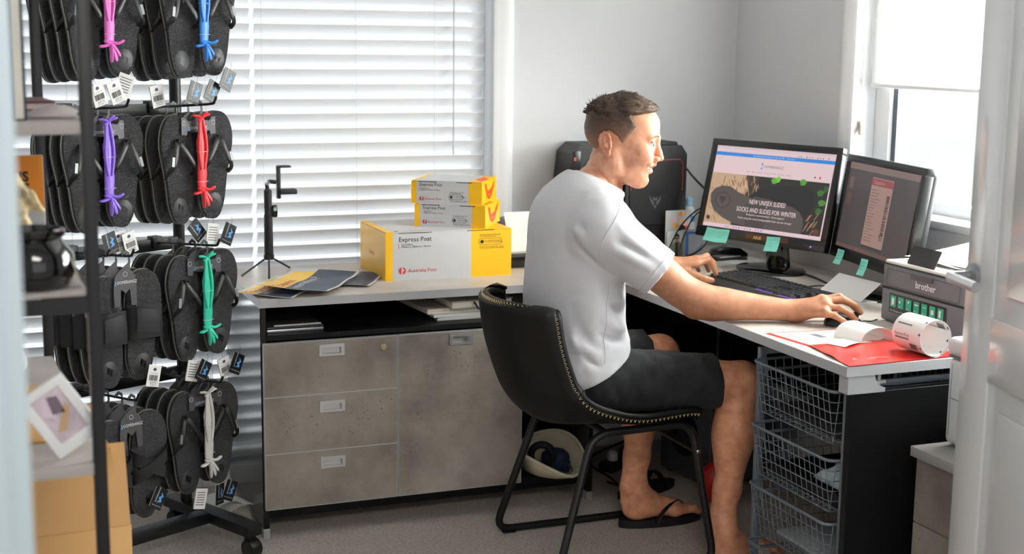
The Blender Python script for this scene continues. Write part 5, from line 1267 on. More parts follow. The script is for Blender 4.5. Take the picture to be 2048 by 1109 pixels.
for q in range(4,62,3):
    p=roll[q]; c=Vector((1.350,p.y,0.05)); n_=(p-c); n_.y=0; n_.normalize(); tg=(roll[q+1]-roll[q-1]).normalized()
    for sgn in (0.0009,-0.0012):
        F=Matrix(((al.normalized().x,tg.x,n_.x,p.x+n_.x*sgn),(al.normalized().y,tg.y,n_.y,p.y+n_.y*sgn),(al.normalized().z,tg.z,n_.z,p.z+n_.z*sgn),(0,0,0,1)))
        if q%2==0: flat('register_mark',rect(0.094,-0.0025,0.099,0.0025),F,M_ink,t)
        if sgn>0 and q%5 in (1,2): flat('print_line',rect(0.012,-0.002,0.012+0.05,0.0015),F,M_grey_ink,t)
        if q in (16,40): flat('barcode',rect(0.060,-0.008,0.085,0.008),F,M_grey_ink,t)
p=roll[22]; 
text('Express Post',0.010,fr((1.303,-1.178,0.050),(0.05,-1,0),(0,0,1)),M_ink,t)
arch=[Vector((1.318-0.050*math.cos(PI*q/16)-0.004,-0.985,0.003+0.040*math.sin(PI*q/16)**0.9)) for q in range(17)]
t,al=strip('arched strip of white labels curling over the flat satchel',arch,0.100,(0.12,-1,0))
for q in range(1,5):
    p=arch[q]; flat('register_mark',rect(0.004,-0.0022,0.012,0.0022),fr((p.x+0.0012,p.y,p.z+0.0006),al,(arch[q+1]-arch[q-1])),M_ink,t)
flatst=[Vector((1.195+0.02*k,-1.050+0.012*k*0.6,0.0055+0.0035*math.sin(k*0.8))) for k in range(10)]
strip('flat strip of white labels between the red satchel and the curled roll',flatst,0.055,(0.35,-1,0))

# ================================================================== computer tower and things in the corner
tw=thing('computer_tower','black gaming computer tower with thin red outline behind the man','computer',(1.318,0.335,H),math.radians(2))
TW,TD,TH=0.236,0.205,0.386
pp=[(0,0),(TW,0),(TW,TH-0.03),(TW-0.022,TH),(0.03,TH),(0,TH-0.02)]
bm=nbm(); add_prism(bm,pp,0,TD,Matrix(((1,0,0,0),(0,0,1,0),(0,1,0,0),(0,0,0,1)))); obj('case',bm,M_plasticm,tw)
bm=nbm(); add_prism(bm,[(0.016,0.02),(TW-0.016,0.02),(TW-0.016,TH-0.060),(TW-0.026,TH-0.046),(0.026,TH-0.046),(0.016,TH-0.060)],0,0.004,fr((0,-0.0,0),(1,0,0),(0,0,1))); obj('front_panel',bm,mat('tower_front',rgb(34,34,36),0.35),tw)
M_redline=mat('red_outline',rgb(170,58,56),0.4)
for pts in ([(0.017,-0.004,TH-0.15),(0.017,-0.004,TH-0.062),(0.027,-0.004,TH-0.048),(TW-0.027,-0.004,TH-0.048),(TW-0.017,-0.004,TH-0.062),(TW-0.017,-0.004,TH-0.155)],):
    tube_obj('red_trim',pts,0.0016,M_redline,tw,6)
FE=fr((TW*0.48,-0.0046,0.192),(1,0,0),(0,0,1)); M_emb=mat('emblem_grey',rgb(92,94,96),0.4)
for pts in ([(-0.024,0.026),(-0.018,0.006),(-0.007,-0.010),(-0.004,0.002),(-0.014,0.012)],[(0.024,0.026),(0.018,0.006),(0.007,-0.010),(0.004,0.002),(0.014,0.012)],[(-0.010,0.022),(-0.005,0.006),(0,0.012),(0.005,0.006),(0.010,0.022),(0.002,0.016),(-0.002,0.016)],[(-0.006,-0.012),(0,-0.020),(0.006,-0.012),(0,-0.006)]): flat('emblem',pts,FE,M_emb,tw)
for k in range(8): box_obj('vent_rib',(0.05,-0.0055,0.030+k*0.012),(TW-0.05,-0.0035,0.034+k*0.012),M_plastic,tw)
bm=nbm(); add_box(bm,(0.03,0.01,TH-0.002),(TW-0.03,TD-0.03,TH+0.012),0.006,2); obj('top_grille',bm,M_rubber,tw)
sp=thing('desktop_speaker','black angular speaker with pale ring behind the man\'s neck','speaker',(1.118,0.385,H),math.radians(-4))
bm=nbm(); add_prism(bm,[(0,0),(0.165,0),(0.165,0.372),(0.13,0.392),(0.055,0.392),(0.022,0.360),(0.010,0.24)],0,0.16,Matrix(((1,0,0,0),(0,0,1,0),(0,1,0,0),(0,0,0,1)))); obj('cabinet',bm,M_plasticm,sp)
bm=nbm(); add_tube(bm,[(0.115+0.042*math.cos(2*PI*k/24),-0.003,0.305+0.042*math.sin(2*PI*k/24)) for k in range(24)],0.007,8,closed=True); obj('speaker_ring',bm,mat('pale_ring',rgb(190,192,192),0.4),sp)
bm=nbm(); add_lathe(bm,[(0.036,0.0),(0.02,-0.012),(0.008,-0.010),(0.001,-0.010)],20,tr(0.115,-0.002,0.305)@Matrix.Rotation(PI/2,4,'X')); obj('speaker_cone',bm,M_rubber2,sp)
box_obj('side_fin',(0.018,-0.012,0.30),(0.050,0.0,0.372),M_plastic,sp,0.004); flat('red_mark',rect(0.024,0.338,0.032,0.350),fr((0,-0.0125,0),(1,0,0),(0,0,1)),M_redline,sp)
bt=thing('spray_bottle','white and pale blue bottle standing in the corner behind the cards','bottle',(1.585,0.375,H))
bm=nbm(); add_lathe(bm,[(0.021,0),(0.022,0.004),(0.022,0.150),(0.019,0.165),(0.010,0.172)],20); obj('bottle_body',bm,mat('pale_bottle',rgb(222,228,232),0.35),bt)
bm=nbm(); add_lathe(bm,[(0.012,0.172),(0.014,0.174),(0.013,0.196),(0.005,0.204)],16); obj('cap',bm,mat('pale_blue_cap',rgb(150,196,222),0.4),bt)
bm=nbm(); add_lathe(bm,[(0.0223,0.118),(0.0223,0.140)],20,cap=False); obj('label_band',bm,mat('blue_label',rgb(96,150,200),0.5),bt)
c1=thing('picture_card','colourful card with yellow and red splashes in front of the bottle','card',(1.462,0.312,H),math.radians(4))
box_obj('card',(0,0,0),(0.100,0.0012,0.166),M_cardw,c1); Fc=fr((0,-0.0006,0.015),(1,0,0),(0,0,1)); rs=random.Random(9)
for k in range(26):
    x,y,r=rs.uniform(0.03,0.088),rs.uniform(0.085,0.142),rs.uniform(0.004,0.014); flat('colour_splash',[(x+r*(0.6+0.4*((q*7+k)%3)/2)*math.cos(2*PI*q/9),min(0.149,y+r*(0.6+0.4*((q*5+k)%3)/2)*math.sin(2*PI*q/9))) for q in range(9)],Fc@tr(0,0,0.00008*k),(mat('splash_y',rgb(246,196,60),0.5),mat('splash_r',rgb(214,64,58),0.5),mat('splash_o',rgb(238,132,52),0.5),mat('splash_p',rgb(232,190,206),0.5))[k%4],c1)
flat('dark_hill',[(0.05,0.08),(0.08,0.08),(0.078,0.094),(0.066,0.101),(0.055,0.096)],Fc@tr(0,0,0.0026),M_ink,c1)
c2=thing('picture_card','small photo card of a figure in dark glasses below the colourful card','card',(1.455,0.285,H),math.radians(2))
box_obj('card',(0,0,0),(0.074,0.0012,0.098),mat('card_grey',rgb(196,202,204),0.6),c2); Fd=fr((0,-0.0006,0),(1,0,0),(0,0,1))
for nm,pts,m,lv in (('jacket',[(0.010,0.002),(0.064,0.002),(0.060,0.050),(0.046,0.062),(0.030,0.062),(0.016,0.050)],mat('jacket_olive',rgb(110,116,98),0.7),1),('shirt',[(0.032,0.002),(0.044,0.002),(0.042,0.060),(0.034,0.060)],M_ink,2),('face',circ(0.038,0.072,0.0095,16,0.012),mat('face_tan',rgb(186,136,110),0.6),3),('hair_cap',[(0.028,0.076),(0.029,0.086),(0.038,0.090),(0.047,0.086),(0.048,0.076),(0.038,0.080)],M_ink,4),('glasses',rect(0.029,0.0715,0.047,0.0755),M_ink,5),('shoe_print',rect(0.004,0.002,0.022,0.020),mat('tan_print',rgb(196,140,92),0.6),6)):
    flat(nm,pts,Fd@tr(0,0,0.0001*lv),m,c2)
c3=thing('box_file','grey box with blue edging beside the photo card','box',(1.512,0.255,H),math.radians(-6))
box_obj('box_body',(0,0,0),(0.062,0.05,0.100),mat('box_file_grey',rgb(150,156,162),0.5),c3,0.002); box_obj('blue_edging',(-0.001,-0.001,0.092),(0.063,0.0,0.100),mat('blue_edge',rgb(46,92,158),0.5),c3); box_obj('blue_edging',(-0.001,-0.001,0),(0.008,0.0,0.092),mat('blue_edge',(0,0,0)),c3)
stp=thing('stapler','black stapler lying behind the man\'s typing hand','stapler',(1.590,0.235,H),math.radians(-20))
box_obj('base',(0,0,0),(0.135,0.036,0.010),M_plastic,stp,0.004); bm=nbm(); add_prism(bm,[(0.0,0.012),(0.135,0.012),(0.135,0.024),(0.11,0.042),(0.05,0.048),(0.012,0.036)],0.002,0.034,Matrix(((1,0,0,0),(0,0,1,0),(0,1,0,0),(0,0,0,1)))); obj('arm',bm,M_gloss,stp); box_obj('magazine',(0.004,0.006,0.010),(0.128,0.030,0.016),M_steel,stp)
tp_=thing('tape_roll','small roll of yellow tape by the stapler','tape',(1.558,0.200,H))
bm=nbm(); add_tube(bm,[(0.013*math.cos(2*PI*k/20),0.013*math.sin(2*PI*k/20),0.006) for k in range(20)],0.005,8,closed=True,flat=(1.2,0.7),upv=(0,0,1)); obj('tape',bm,mat('amber_tape',rgb(190,150,60),0.3),tp_,60)
npd=thing('paper_sheet','white sheet of paper under the phone near the stapler','paper',(1.560,0.110,H),math.radians(12))
bm=nbm(); add_grid(bm,[[(0.22*u,0.16*v,0.001+0.006*max(0,u-0.6)**2+0.002*math.sin(v*3)) for u in [q/8 for q in range(9)]] for v in [q/6 for q in range(7)]],0.0005); obj('sheet',bm,M_paper,npd,60)
ph=thing('mobile_phone','black and silver phone lying on the white sheet','phone',(1.590,0.185,H+0.0045),math.radians(8))
box_obj('phone_body',(0,0,0),(0.125,0.062,0.010),M_plastic,ph,0.004); box_obj('silver_edge',(0.02,-0.001,0.0095),(0.124,0.06,0.0125),M_alu,ph,0.001)
wd=thing('document_folder','white document sleeve propped under the label monitor','folder',(1.572,-0.415,H),math.radians(-88))
box_obj('sleeve',(0,0,0),(0.20,0.10,0.004),M_paper,wd,0.001); bm=nbm(); add_grid(bm,[[(0.20*u,0.03+0.07*v,0.006+0.050*v) for u in (0,0.5,1)] for v in (0,0.3,0.6,1)],0.0006); obj('flap',bm,M_satin,wd,60)
# cables
def cable(label,pts,r=0.0028):
    o=tube_obj('cable',bez(pts,7),r,M_plastic,None,6); return tag(o,label,'cable')
cable('black cable looping from the tower towards the monitor top',[(1.555,0.50,1.03),(1.60,0.48,1.035),(1.64,0.44,0.98),(1.66,0.38,0.94),(1.67,0.32,0.92)],0.004)
cable('thin black cable curling beside the tower',[(1.562,0.45,1.10),(1.590,0.46,1.08),(1.590,0.46,1.03),(1.565,0.45,0.99)],0.002)
cable('black cable falling across the colourful card',[(1.62,0.28,0.90),(1.56,0.270,0.89),(1.495,0.262,0.84),(1.455,0.262,0.77),(1.435,0.255,0.724)],0.003)
cable('second black cable falling across the photo card',[(1.61,0.26,0.89),(1.545,0.248,0.88),(1.500,0.246,0.81),(1.480,0.244,0.75),(1.475,0.235,0.724)],0.0026)
cable('black cable sagging below the web-page monitor',[(1.60,0.25,0.85),(1.585,0.235,0.79),(1.54,0.228,0.752),(1.47,0.228,0.730)],0.003)
cable('thick black cable running behind the web-page monitor stand',[(1.74,0.05,0.74),(1.73,-0.10,0.728),(1.72,-0.22,0.726),(1.70,-0.32,0.724)],0.0035)
cable('thin cable crossing the desk between keyboard and folder',[(1.50,-0.30,0.7235),(1.58,-0.33,0.7235),(1.66,-0.33,0.7235),(1.70,-0.36,0.7235)],0.002)
wl=tube_obj('cable',bez([(1.66,0.42,0.92),(1.69,0.40,0.90),(1.69,0.38,0.85),(1.665,0.38,0.83),(1.655,0.40,0.87),(1.66,0.41,0.905)],6),0.005,mat('white_cable',rgb(190,192,194),0.4),None,8); tag(wl,'coil of pale grey cable left of the web-page monitor','cable')
# ================================================================== wire basket tower under the desk
bt_=thing('basket_tower','grey wire basket drawer tower under the desk end','drawer unit',(0,0,0))
X0,X1,Y0,Y1=1.150,1.600,-1.215,-0.825
for x in (X0+0.006,X1-0.006):
    for y in (Y0,Y1): box_obj('post',(x-0.010,y-0.008,0.0),(x+0.010,y+0.008,0.672),M_wire,bt_,0.002)
for z in (0.66,0.03):
    for y in (Y0,Y1): box_obj('frame_rail',(X0+0.016,y-0.006,z-0.008),(X1-0.016,y+0.006,z+0.008),M_wire,bt_,0.002)
ZR=[0.640,0.470,0.310,0.150]
for zi,zt in enumerate(ZR):
    for y in (Y0+0.012,Y1-0.012): box_obj('runner',(X0+0.016,y-0.004,zt-0.030),(X1-0.016,y+0.004,zt-0.024),M_wire,bt_)
    dz=0.135 if zi<3 else 0.115
    a0,a1,b0,b1=X0-0.028,X1-0.03,Y0+0.016,Y1-0.006
    rim=rounded([(a0,b0,zt),(a1,b0,zt),(a1,b1,zt),(a0,b1,zt)],0.03)
    rim=[Vector((p.x,p.y,zt+(0.012 if p.x<a0+0.06 else 0)*0)) for p in rim]
    bk=obj('basket_rim',(lambda b:(add_tube(b,rim,0.0042,8,closed=True),b)[1])(nbm()),M_wire,bt_,60)
    ins=0.022; c0,c1,d0,d1=a0+ins,a1-ins,b0+ins,b1-ins; zb=zt-dz
    bm=nbm(); r=0.0013
    nx,ny=16,14
    for i in range(nx+1):
        u=i/nx; xt=a0+0.02+(a1-a0-0.04)*u; xb=c0+(c1-c0)*u
        add_tube(bm,[(xt,b0,zt),(xb,d0,zb),(xb,d1,zb),(xt,b1,zt)],r,4,cap=False)
    for j in range(ny+1):
        u=j/ny; yt=b0+0.02+(b1-b0-0.04)*u; yb=d0+(d1-d0)*u
        add_tube(bm,[(a0,yt,zt),(c0,yb,zb),(c1,yb,zb),(a1,yt,zt)],r,4,cap=False)
    for q in range(1,5):
        f=q/5; e=ins*f; zz=zt-dz*f
        add_tube(bm,rounded([(a0+e,b0+e,zz),(a1-e,b0+e,zz),(a1-e,b1-e,zz),(a0+e,b1-e,zz)],0.02,3),r,4,closed=True)
    o=obj('wire_mesh',bm,M_wire,bk,0); o['kind']='stuff'
def rest(zi): return ZR[zi]-(0.135 if zi<3 else 0.115)+0.0016
# things in the baskets
t=thing('tray','shallow black plastic tray in the second basket','tray',(1.175,-1.165,rest(1)),0)
box_obj('tray_floor',(0,0,0),(0.34,0.30,0.004),M_plastic,t,0.001)
for lo,hi in (((0,0,0),(0.004,0.30,0.035)),((0.336,0,0),(0.34,0.30,0.035)),((0,0,0),(0.34,0.004,0.035)),((0,0.296,0),(0.34,0.30,0.035))): box_obj('tray_wall',lo,hi,M_plastic,t,0.001)
M_bub=mat('bubble_film',rgb(176,188,196),0.15,bump=0.8,bscale=90)
t=thing('padded_bag','crinkled pale bubble bag in the second basket','bag',(1.190,-1.180,rest(1)+0.0365))
bm=nbm(); add_grid(bm,[[(0.20*u,0.16*v,0.002+0.055*math.sin(u*PI)**0.6*math.sin(v*PI)**0.6+0.006*math.sin(u*21)*math.sin(v*17)) for u in [q/14 for q in range(15)]] for v in [q/12 for q in range(13)]]); bmesh.ops.contextual_create(bm,geom=[e for e in bm.edges if e.is_boundary]); obj('film',bm,M_bub,t,180)
t=thing('black_folder','black folder lying in the top basket','folder',(1.180,-1.185,rest(0)))
box_obj('cover',(0,0,0),(0.33,0.32,0.003),M_plasticm,t,0.001); box_obj('page_block',(0.004,0.004,0.003),(0.32,0.31,0.018),M_ink,t); box_obj('cover',(0,0,0.018),(0.33,0.32,0.021),M_plasticm,t,0.001)
t=thing('paper_file','grey paper file with a small red mark in the third basket','folder',(1.185,-1.185,rest(2)),0)
box_obj('board',(0,0,0),(0.30,0.30,0.010),mat('file_grey',rgb(158,162,166),0.5),t,0.001); flat('red_mark',circ(0.06,0.10,0.010,14),tr(0,0,0.0104),M_red_ink,t)
t=thing('striped_pouch','black and white striped pouch in the lowest basket','pouch',(1.185,-1.185,rest(3)),0)
box_obj('pouch_body',(0,0,0),(0.28,0.28,0.030),M_ink,t,0.008)
for k in range(9): box_obj('stripe',(0.008,0.012+k*0.030,0.0295),(0.272,0.024+k*0.030,0.0308),M_paper,t)

# ================================================================== drawer cabinet and white machine by the door
cb=thing('drawer_cabinet','low concrete-look drawer cabinet between desk end and door','cabinet',(1.275,-1.325,0))
# local: left face at x=0, extends to +x and -y
box_obj('carcass',(0.018,-0.46,0.03),(0.46,0.0,0.505),M_black,cb,0.001)
for z0,z1 in ((0.05,0.190),(0.193,0.345),(0.348,0.503)): box_obj('drawer',(0.0,-0.458,z0),(0.017,-0.002,z1),M_conc,cb,0.001)
box_obj('top_board',(-0.012,-0.47,0.506),(0.47,0.008,0.530),mat('grey_top',rgb(150,148,144),0.5,var=0.06,vscale=8),cb,0.001)
for x in (0.03,0.42):
    for y in (-0.44,-0.03): box_obj('foot',(x,y,0),(x+0.02,y+0.02,0.03),M_alu,cb)
ap=thing('office_machine','white plastic office machine standing on the low drawer cabinet','machine',(1.338,-1.335,0.530),math.radians(-4))
M_pw=mat('machine_white',rgb(214,217,219),0.35)
bm=nbm(); add_box(bm,(0,-0.26,0.006),(0.30,0.0,0.215),0.018,4); obj('bin',bm,M_pw,ap); 
bm=nbm(); add_box(bm,(-0.004,-0.265,0.217),(0.304,0.005,0.262),0.016,4); obj('head_unit',bm,M_pw,ap)
box_obj('seam',(0.002,-0.258,0.213),(0.298,-0.002,0.219),M_grey_ink,ap); box_obj('bin_seam',(-0.0006,-0.20,0.118),(0.0,-0.02,0.120),M_grey_ink,ap); box_obj('bin_seam',(-0.0006,-0.0215,0.03),(0.0,-0.020,0.20),M_grey_ink,ap)
box_obj('feed_slot',(0.03,-0.15,0.2615),(0.27,-0.14,0.2635),M_ink,ap)
# ================================================================== under the desk
cbox('modesty_panel',(1.062,0.515,0.10),(WX-0.062,0.530,0.69),M_black,0.001,dk)
t=thing('subwoofer','grey box-shaped speaker cabinet on the carpet beneath the desk','speaker',(1.46,-0.05,0),math.radians(8))
bm=nbm(); add_box(bm,(0,0,0.012),(0.22,0.28,0.30),0.01,3); obj('cabinet',bm,mat('woofer_grey',rgb(70,74,82),0.5),t)
bm=nbm(); add_lathe(bm,[(0.075,0),(0.075,0.006),(0.06,0.004),(0.03,-0.006),(0.0,-0.006)],24,tr(0.0,0.14,0.16)@Matrix.Rotation(-PI/2,4,'Y')); obj('driver',bm,M_rubber2,t)
for x in (0.02,0.18):
    for y in (0.02,0.24): box_obj('foot',(x,y,0),(x+0.02,y+0.02,0.013),M_plastic,t)
t=thing('plastic_bag','red and white plastic bag on the carpet beside the grey speaker cabinet','bag',(1.430,-0.155,0),math.radians(10))
g=SDF((-0.09,-0.07,0.0),(0.11,0.09,0.18),0.006); g.ell((0.0,0.0,0.07),(0.065,0.05,0.075),0.02); g.ell((0.03,0.01,0.11),(0.04,0.03,0.05),0.03); g.d+=(g.noise(0.04,0.014,31)+g.noise(0.02,0.006,32)).astype(F32); g.plane((0,0,0.004),(0,0,-1))
V,Fq=g.mesh(); me=np_mesh('bag_film',V,Fq); o=obj('bag_film',me,None,t,180,mats=[M_redf,M_satin])
for p in me.polygons: p.material_index=1 if p.center.x>0.035 else 0
t=thing('sandal','black sandal lying loose beneath the desk behind the man\'s feet','sandal',(1.26,0.02,0),math.radians(20))
so=[(0.13*math.cos(a)*(1+0.05*math.cos(a)),0.042*math.sin(a)*(1+0.18*math.cos(a))) for a in [2*PI*k/28 for k in range(28)]]
bm=nbm(); add_prism(bm,so,0,0.018); obj('sole',bm,M_rubber,t); bm=nbm(); add_tube(bm,bez([(0.05,-0.045,0.012),(0.045,-0.02,0.055),(0.045,0.02,0.055),(0.05,0.045,0.012)],6),0.016,8,flat=(0.25,1.0)); obj('strap',bm,M_rubber2,t,60)
t=thing('power_board','black power board with a white plug under the desk','power board',(1.24,0.22,0),math.radians(35))
box_obj('board',(0,0,0.0),(0.20,0.06,0.035),M_plastic,t,0.008); bm=nbm(); add_lathe(bm,[(0.018,0.035),(0.018,0.06),(0.010,0.068)],14,tr(0.05,0.03,0)); obj('plug',bm,M_paper,t); bm=nbm(); add_lathe(bm,[(0.016,0.035),(0.016,0.055),(0.008,0.062)],14,tr(0.13,0.03,0)); obj('plug',bm,M_plasticm,t)
o=tube_obj('cable',bez([(1.18,0.14,0.006),(1.20,0.10,0.006),(1.21,0.17,0.006),(1.22,0.36,0.02),(1.45,0.40,0.10),(1.60,0.47,0.30)],6),0.004,M_plastic); tag(o,'black cable snaking over the carpet under the desk','cable')
# cloth bag in the open end of the credenza
t=thing('cloth_bag','open cream cloth bag in the end compartment of the credenza','bag',(0.935,0.060,0.0925),0)
M_cream=mat('cream_cloth',rgb(214,204,180),0.9,bump=0.3,bscale=200,var=0.06,vscale=18)
rows_=[]
for j in range(9):
    f=j/8; R_=0.075+0.030*math.sin(f*1.7); z=0.004+0.062*f
    rows_.append([(R_*1.02*math.cos(a)*(1+0.05*math.sin(3*a+f*3)),R_*1.25*math.sin(a)*(1+0.05*math.cos(4*a)),z+0.020*f*math.sin(2*a+0.6)+0.030*f*math.sin(a)) for a in [2*PI*k/28 for k in range(29)]])
bm=nbm(); add_grid(bm,rows_); bmesh.ops.remove_doubles(bm,verts=bm.verts[:],dist=0.0004); o=obj('cloth',bm,M_cream,t,180); md=o.modifiers.new('s','SOLIDIFY'); md.thickness=0.003
bm=nbm(); add_tube(bm,[Vector(p) for p in rows_[-1][:-1]],0.006,8,closed=True); obj('hem_roll',bm,M_cream,t,180)
bm=nbm(); add_lathe(bm,[(0.07,0.004),(0.07,0.006),(0.0,0.006)],20,Matrix.Diagonal((1,1.2,1,1))); obj('bag_floor',bm,M_cream,t)
M_nv=mat('navy_cloth',rgb(34,44,78),0.8,bump=0.2,bscale=200); 
for k,(x,y,z,lab,m) in enumerate(((0.960,0.070,0.125,'navy rubber ball-shaped cap in the cloth bag, upper one',M_nv),(0.955,0.062,0.104,'navy cap pressed beneath the other navy cap in the cloth bag',M_nv))):
    c=thing('cap',lab,'cap',(x,y,z),0,'navy caps in the cloth bag'); bm=nbm(); add_lathe(bm,[(0.045,0.0),(0.047,0.006),(0.044,0.020),(0.030,0.032),(0.0,0.036)],20); obj('crown',bm,m,c,60); bm=nbm(); add_prism(bm,[(0.035*math.cos(a)-0.0,-0.03-0.045*math.sin(a)) for a in [PI*q/10 for q in range(11)]],0.001,0.005); obj('brim',bm,m,c)
c=thing('tape_roll','black roll of tape standing in the cloth bag','tape',(0.905,0.050,0.150),math.radians(-25)); bm=nbm(); add_tube(bm,[(0.036*math.cos(2*PI*k/24),0,0.036*math.sin(2*PI*k/24)) for k in range(24)],0.012,8,closed=True,flat=(1.0,1.6),upv=None); obj('tape',bm,M_plasticm,c,60)
for (x,z) in ((0.826,0.075),(1.036,0.20)):
    pass
# left sandal on the man's left foot
sn=obj('sandal_sole',(lambda b:(add_prism(b,[(1.170+0.140*math.cos(a),-0.260+0.046*math.sin(a)*(1+0.16*math.cos(a))) for a in [2*PI*k/32 for k in range(32)]],0.0,0.024),b)[1])(nbm()),M_rubber,person); sn['label']='black flip-flop sole on his left foot'
bm=nbm(); add_tube(bm,bez([(1.130,-0.312,0.020),(1.165,-0.302,0.055),(1.215,-0.272,0.068),(1.243,-0.262,0.052),(1.248,-0.262,0.026)],6),0.0085,8,flat=(0.35,1.0)); obj('sandal_strap',bm,M_rubber2,person,60)
bm=nbm(); add_tube(bm,bez([(1.130,-0.212,0.020),(1.165,-0.222,0.055),(1.215,-0.252,0.068),(1.243,-0.262,0.052)],6),0.0085,8,flat=(0.35,1.0)); obj('sandal_strap',bm,M_rubber2,person,60)

# ================================================================== shelving unit at the left
sh=thing('shelving_unit','black metal shelving unit with concrete-look boards in the foreground','shelf',(-0.598,-1.670,0),math.radians(1.8))
# local: near right post at origin, depth along +y (0.82), width along -x (0.40)
SW,SL=0.42,0.82
for x in (-SW,0.0):
    for y in (0.0,SL): box_obj('post',(x-0.010,y-0.010,0.0),(x+0.010,y+0.010,1.80),M_blackmetal,sh,0.001)
M_shb=concrete('shelf_concrete',rgb(158,152,148),rgb(182,176,170),rgb(140,134,130),0.55,5.0,0.2)
for z in (0.785,1.060,1.330,1.600):
    for x in (-SW,0.0): box_obj('side_rail',(x-0.009,0.010,z-0.030),(x+0.009,SL-0.010,z-0.006),M_blackmetal,sh)
    if z==1.06:
        for y in (0.0,SL): box_obj('end_rail',(-SW+0.010,y-0.009,z-0.030),(-0.010,y+0.009,z-0.006),M_blackmetal,sh)
    box_obj('shelf_board',(-SW+0.006,-0.006 if z!=1.06 else 0.004,z-(0.020 if z!=1.06 else 0.005)),(0.006 if z!=1.06 else -0.004,SL-0.004,z),M_shb,sh,0.001)
def on_shelf(x,y,z): 
    c,s=math.cos(math.radians(1.8)),math.sin(math.radians(1.8)); return (-0.598+c*x-s*y,-1.670+s*x+c*y,z)
# top shelf: upright dark book, papers
t=thing('book','dark blue book standing upright on the top visible shelf','book',on_shelf(-0.105,0.02,1.330),math.radians(3)); box_obj('cover',(0,0,0),(0.004,0.16,0.215),mat('dark_blue_cover',rgb(34,52,78),0.5),t,0.001); box_obj('page_block',(0.004,0.003,0.003),(0.016,0.157,0.212),M_paper2,t); box_obj('cover',(0.016,0,0),(0.020,0.16,0.215),mat('dark_blue_cover',(0,0,0)),t,0.001)
t=thing('book','maroon book lying flat behind the dark blue book','book',on_shelf(-0.145,0.30,1.330),math.radians(4)); box_obj('cover',(0,0,0),(0.13,0.19,0.003),mat('maroon_cover',rgb(96,40,42),0.5),t); box_obj('page_block',(0.003,0.003,0.003),(0.127,0.187,0.013),mat('pink_paper',rgb(214,196,194),0.7),t); box_obj('cover',(0,0,0.013),(0.13,0.19,0.016),mat('maroon_cover',(0,0,0)),t)
t=thing('paper_sheet','crumpled pale paper lying at the front of the top visible shelf','paper',on_shelf(-0.085,0.06,1.331),math.radians(-6))
bm=nbm(); add_grid(bm,[[(0.075*u,0.20*v,0.003+0.010*math.sin(u*PI)*math.sin(v*2.5*PI)**2) for u in [q/6 for q in range(7)]] for v in [q/12 for q in range(13)]],0.0006); obj('sheet',bm,mat('pale_pink_paper',rgb(206,196,196),0.7),t,60)
# middle shelf: orange card, figurine, jar
t=thing('display_card','orange and grey card with black lettering on the middle shelf','card',on_shelf(-0.168,0.50,1.060),math.radians(0))
box_obj('card',(0,0,0),(0.145,0.012,0.178),mat('card_greyish',rgb(176,176,178),0.5),t,0.002); box_obj('orange_print',(0.0006,-0.0008,0.078),(0.1444,0.0002,0.1775),mat('orange_print',rgb(232,140,26),0.5),t)
text('US\nHS',0.026,fr((0.088,-0.0015,0.130),(1,0,0),(0,0,1)),M_ink,t,bold=0.03)
for k,(z,m,lab) in enumerate(((0.0,mat('dark_box',rgb(40,36,42),0.5),'dark folded cloth behind the orange card, lower'),(0.020,mat('plum_box',rgb(110,44,66),0.5),'plum folded cloth behind the orange card, uppermost'))):
    t=thing('folded_cloth',lab,'cloth',on_shelf(-0.165,0.62,1.060+z),0); box_obj('fold',(0,0,0),(0.115-0.01*k,0.16,0.0095),m,t,0.003); box_obj('fold',(0.002,0.002,0.010),(0.113-0.01*k,0.157,0.0195),m,t,0.003)
t=thing('wooden_block','round wooden block under the small figurine','stand',on_shelf(-0.085,0.235,1.060)); bm=nbm(); add_lathe(bm,[(0.042,0),(0.044,0.003),(0.044,0.040),(0.041,0.044)],24); obj('block',bm,mat('honey_wood',rgb(204,152,90),0.5,var=0.12,vscale=14,stretch=(1,1,6)),t); bm=nbm(); add_lathe(bm,[(0.036,0.044),(0.036,0.047),(0.0,0.047)],24); obj('top_disc',bm,mat('honey_wood2',rgb(220,176,116),0.5),t)
t=thing('figurine','small cream and dark carved figurine on the wooden block','figurine',on_shelf(-0.085,0.235,1.107))
g=SDF((-0.05,-0.04,-0.002),(0.05,0.04,0.13),0.003)
for a,b,r0,r1 in (((0,0,0.0),(0.004,0,0.03),0.016,0.011),((0.004,0,0.03),(-0.008,0,0.06),0.014,0.017),((-0.008,0,0.06),(0.012,0.004,0.08),0.011,0.014),((0.012,0.004,0.08),(-0.010,0,0.108),0.012,0.015),((-0.008,0,0.06),(-0.032,0.0,0.066),0.007,0.005),((0.010,0,0.078),(0.034,0.0,0.058),0.007,0.005)): g.cone(a,b,r0,r1,0.008)
g.d+=g.noise(0.012,0.004,41).astype(F32); g.plane((0,0,0),(0,0,-1)); V,Fq=g.mesh(); obj('carving',np_mesh('carving',V,Fq),mat('carving_cream',rgb(196,176,132),0.5,var=0.7,vscale=45),t,180)
t=thing('candle_jar','glossy black round jar with a paper tag on the middle shelf','jar',on_shelf(-0.082,0.085,1.060))
bm=nbm(); add_lathe(bm,[(0.045,0.0),(0.058,0.006),(0.066,0.030),(0.064,0.056),(0.050,0.074),(0.046,0.080),(0.052,0.086),(0.052,0.094),(0.044,0.096),(0.042,0.082),(0.0,0.070)],32); obj('jar_body',bm,M_gloss,t,60)
bm=nbm(); add_lathe(bm,[(0.0,0.0),(0.027,0.0),(0.027,0.0015),(0.0,0.0015)],24,tr(0.062,-0.018,0.030)@Matrix.Rotation(math.radians(70),4,'Y')@Matrix.Diagonal((1.15,0.8,1,1)),cap=False); obj('paper_tag',bm,M_paper2,t)
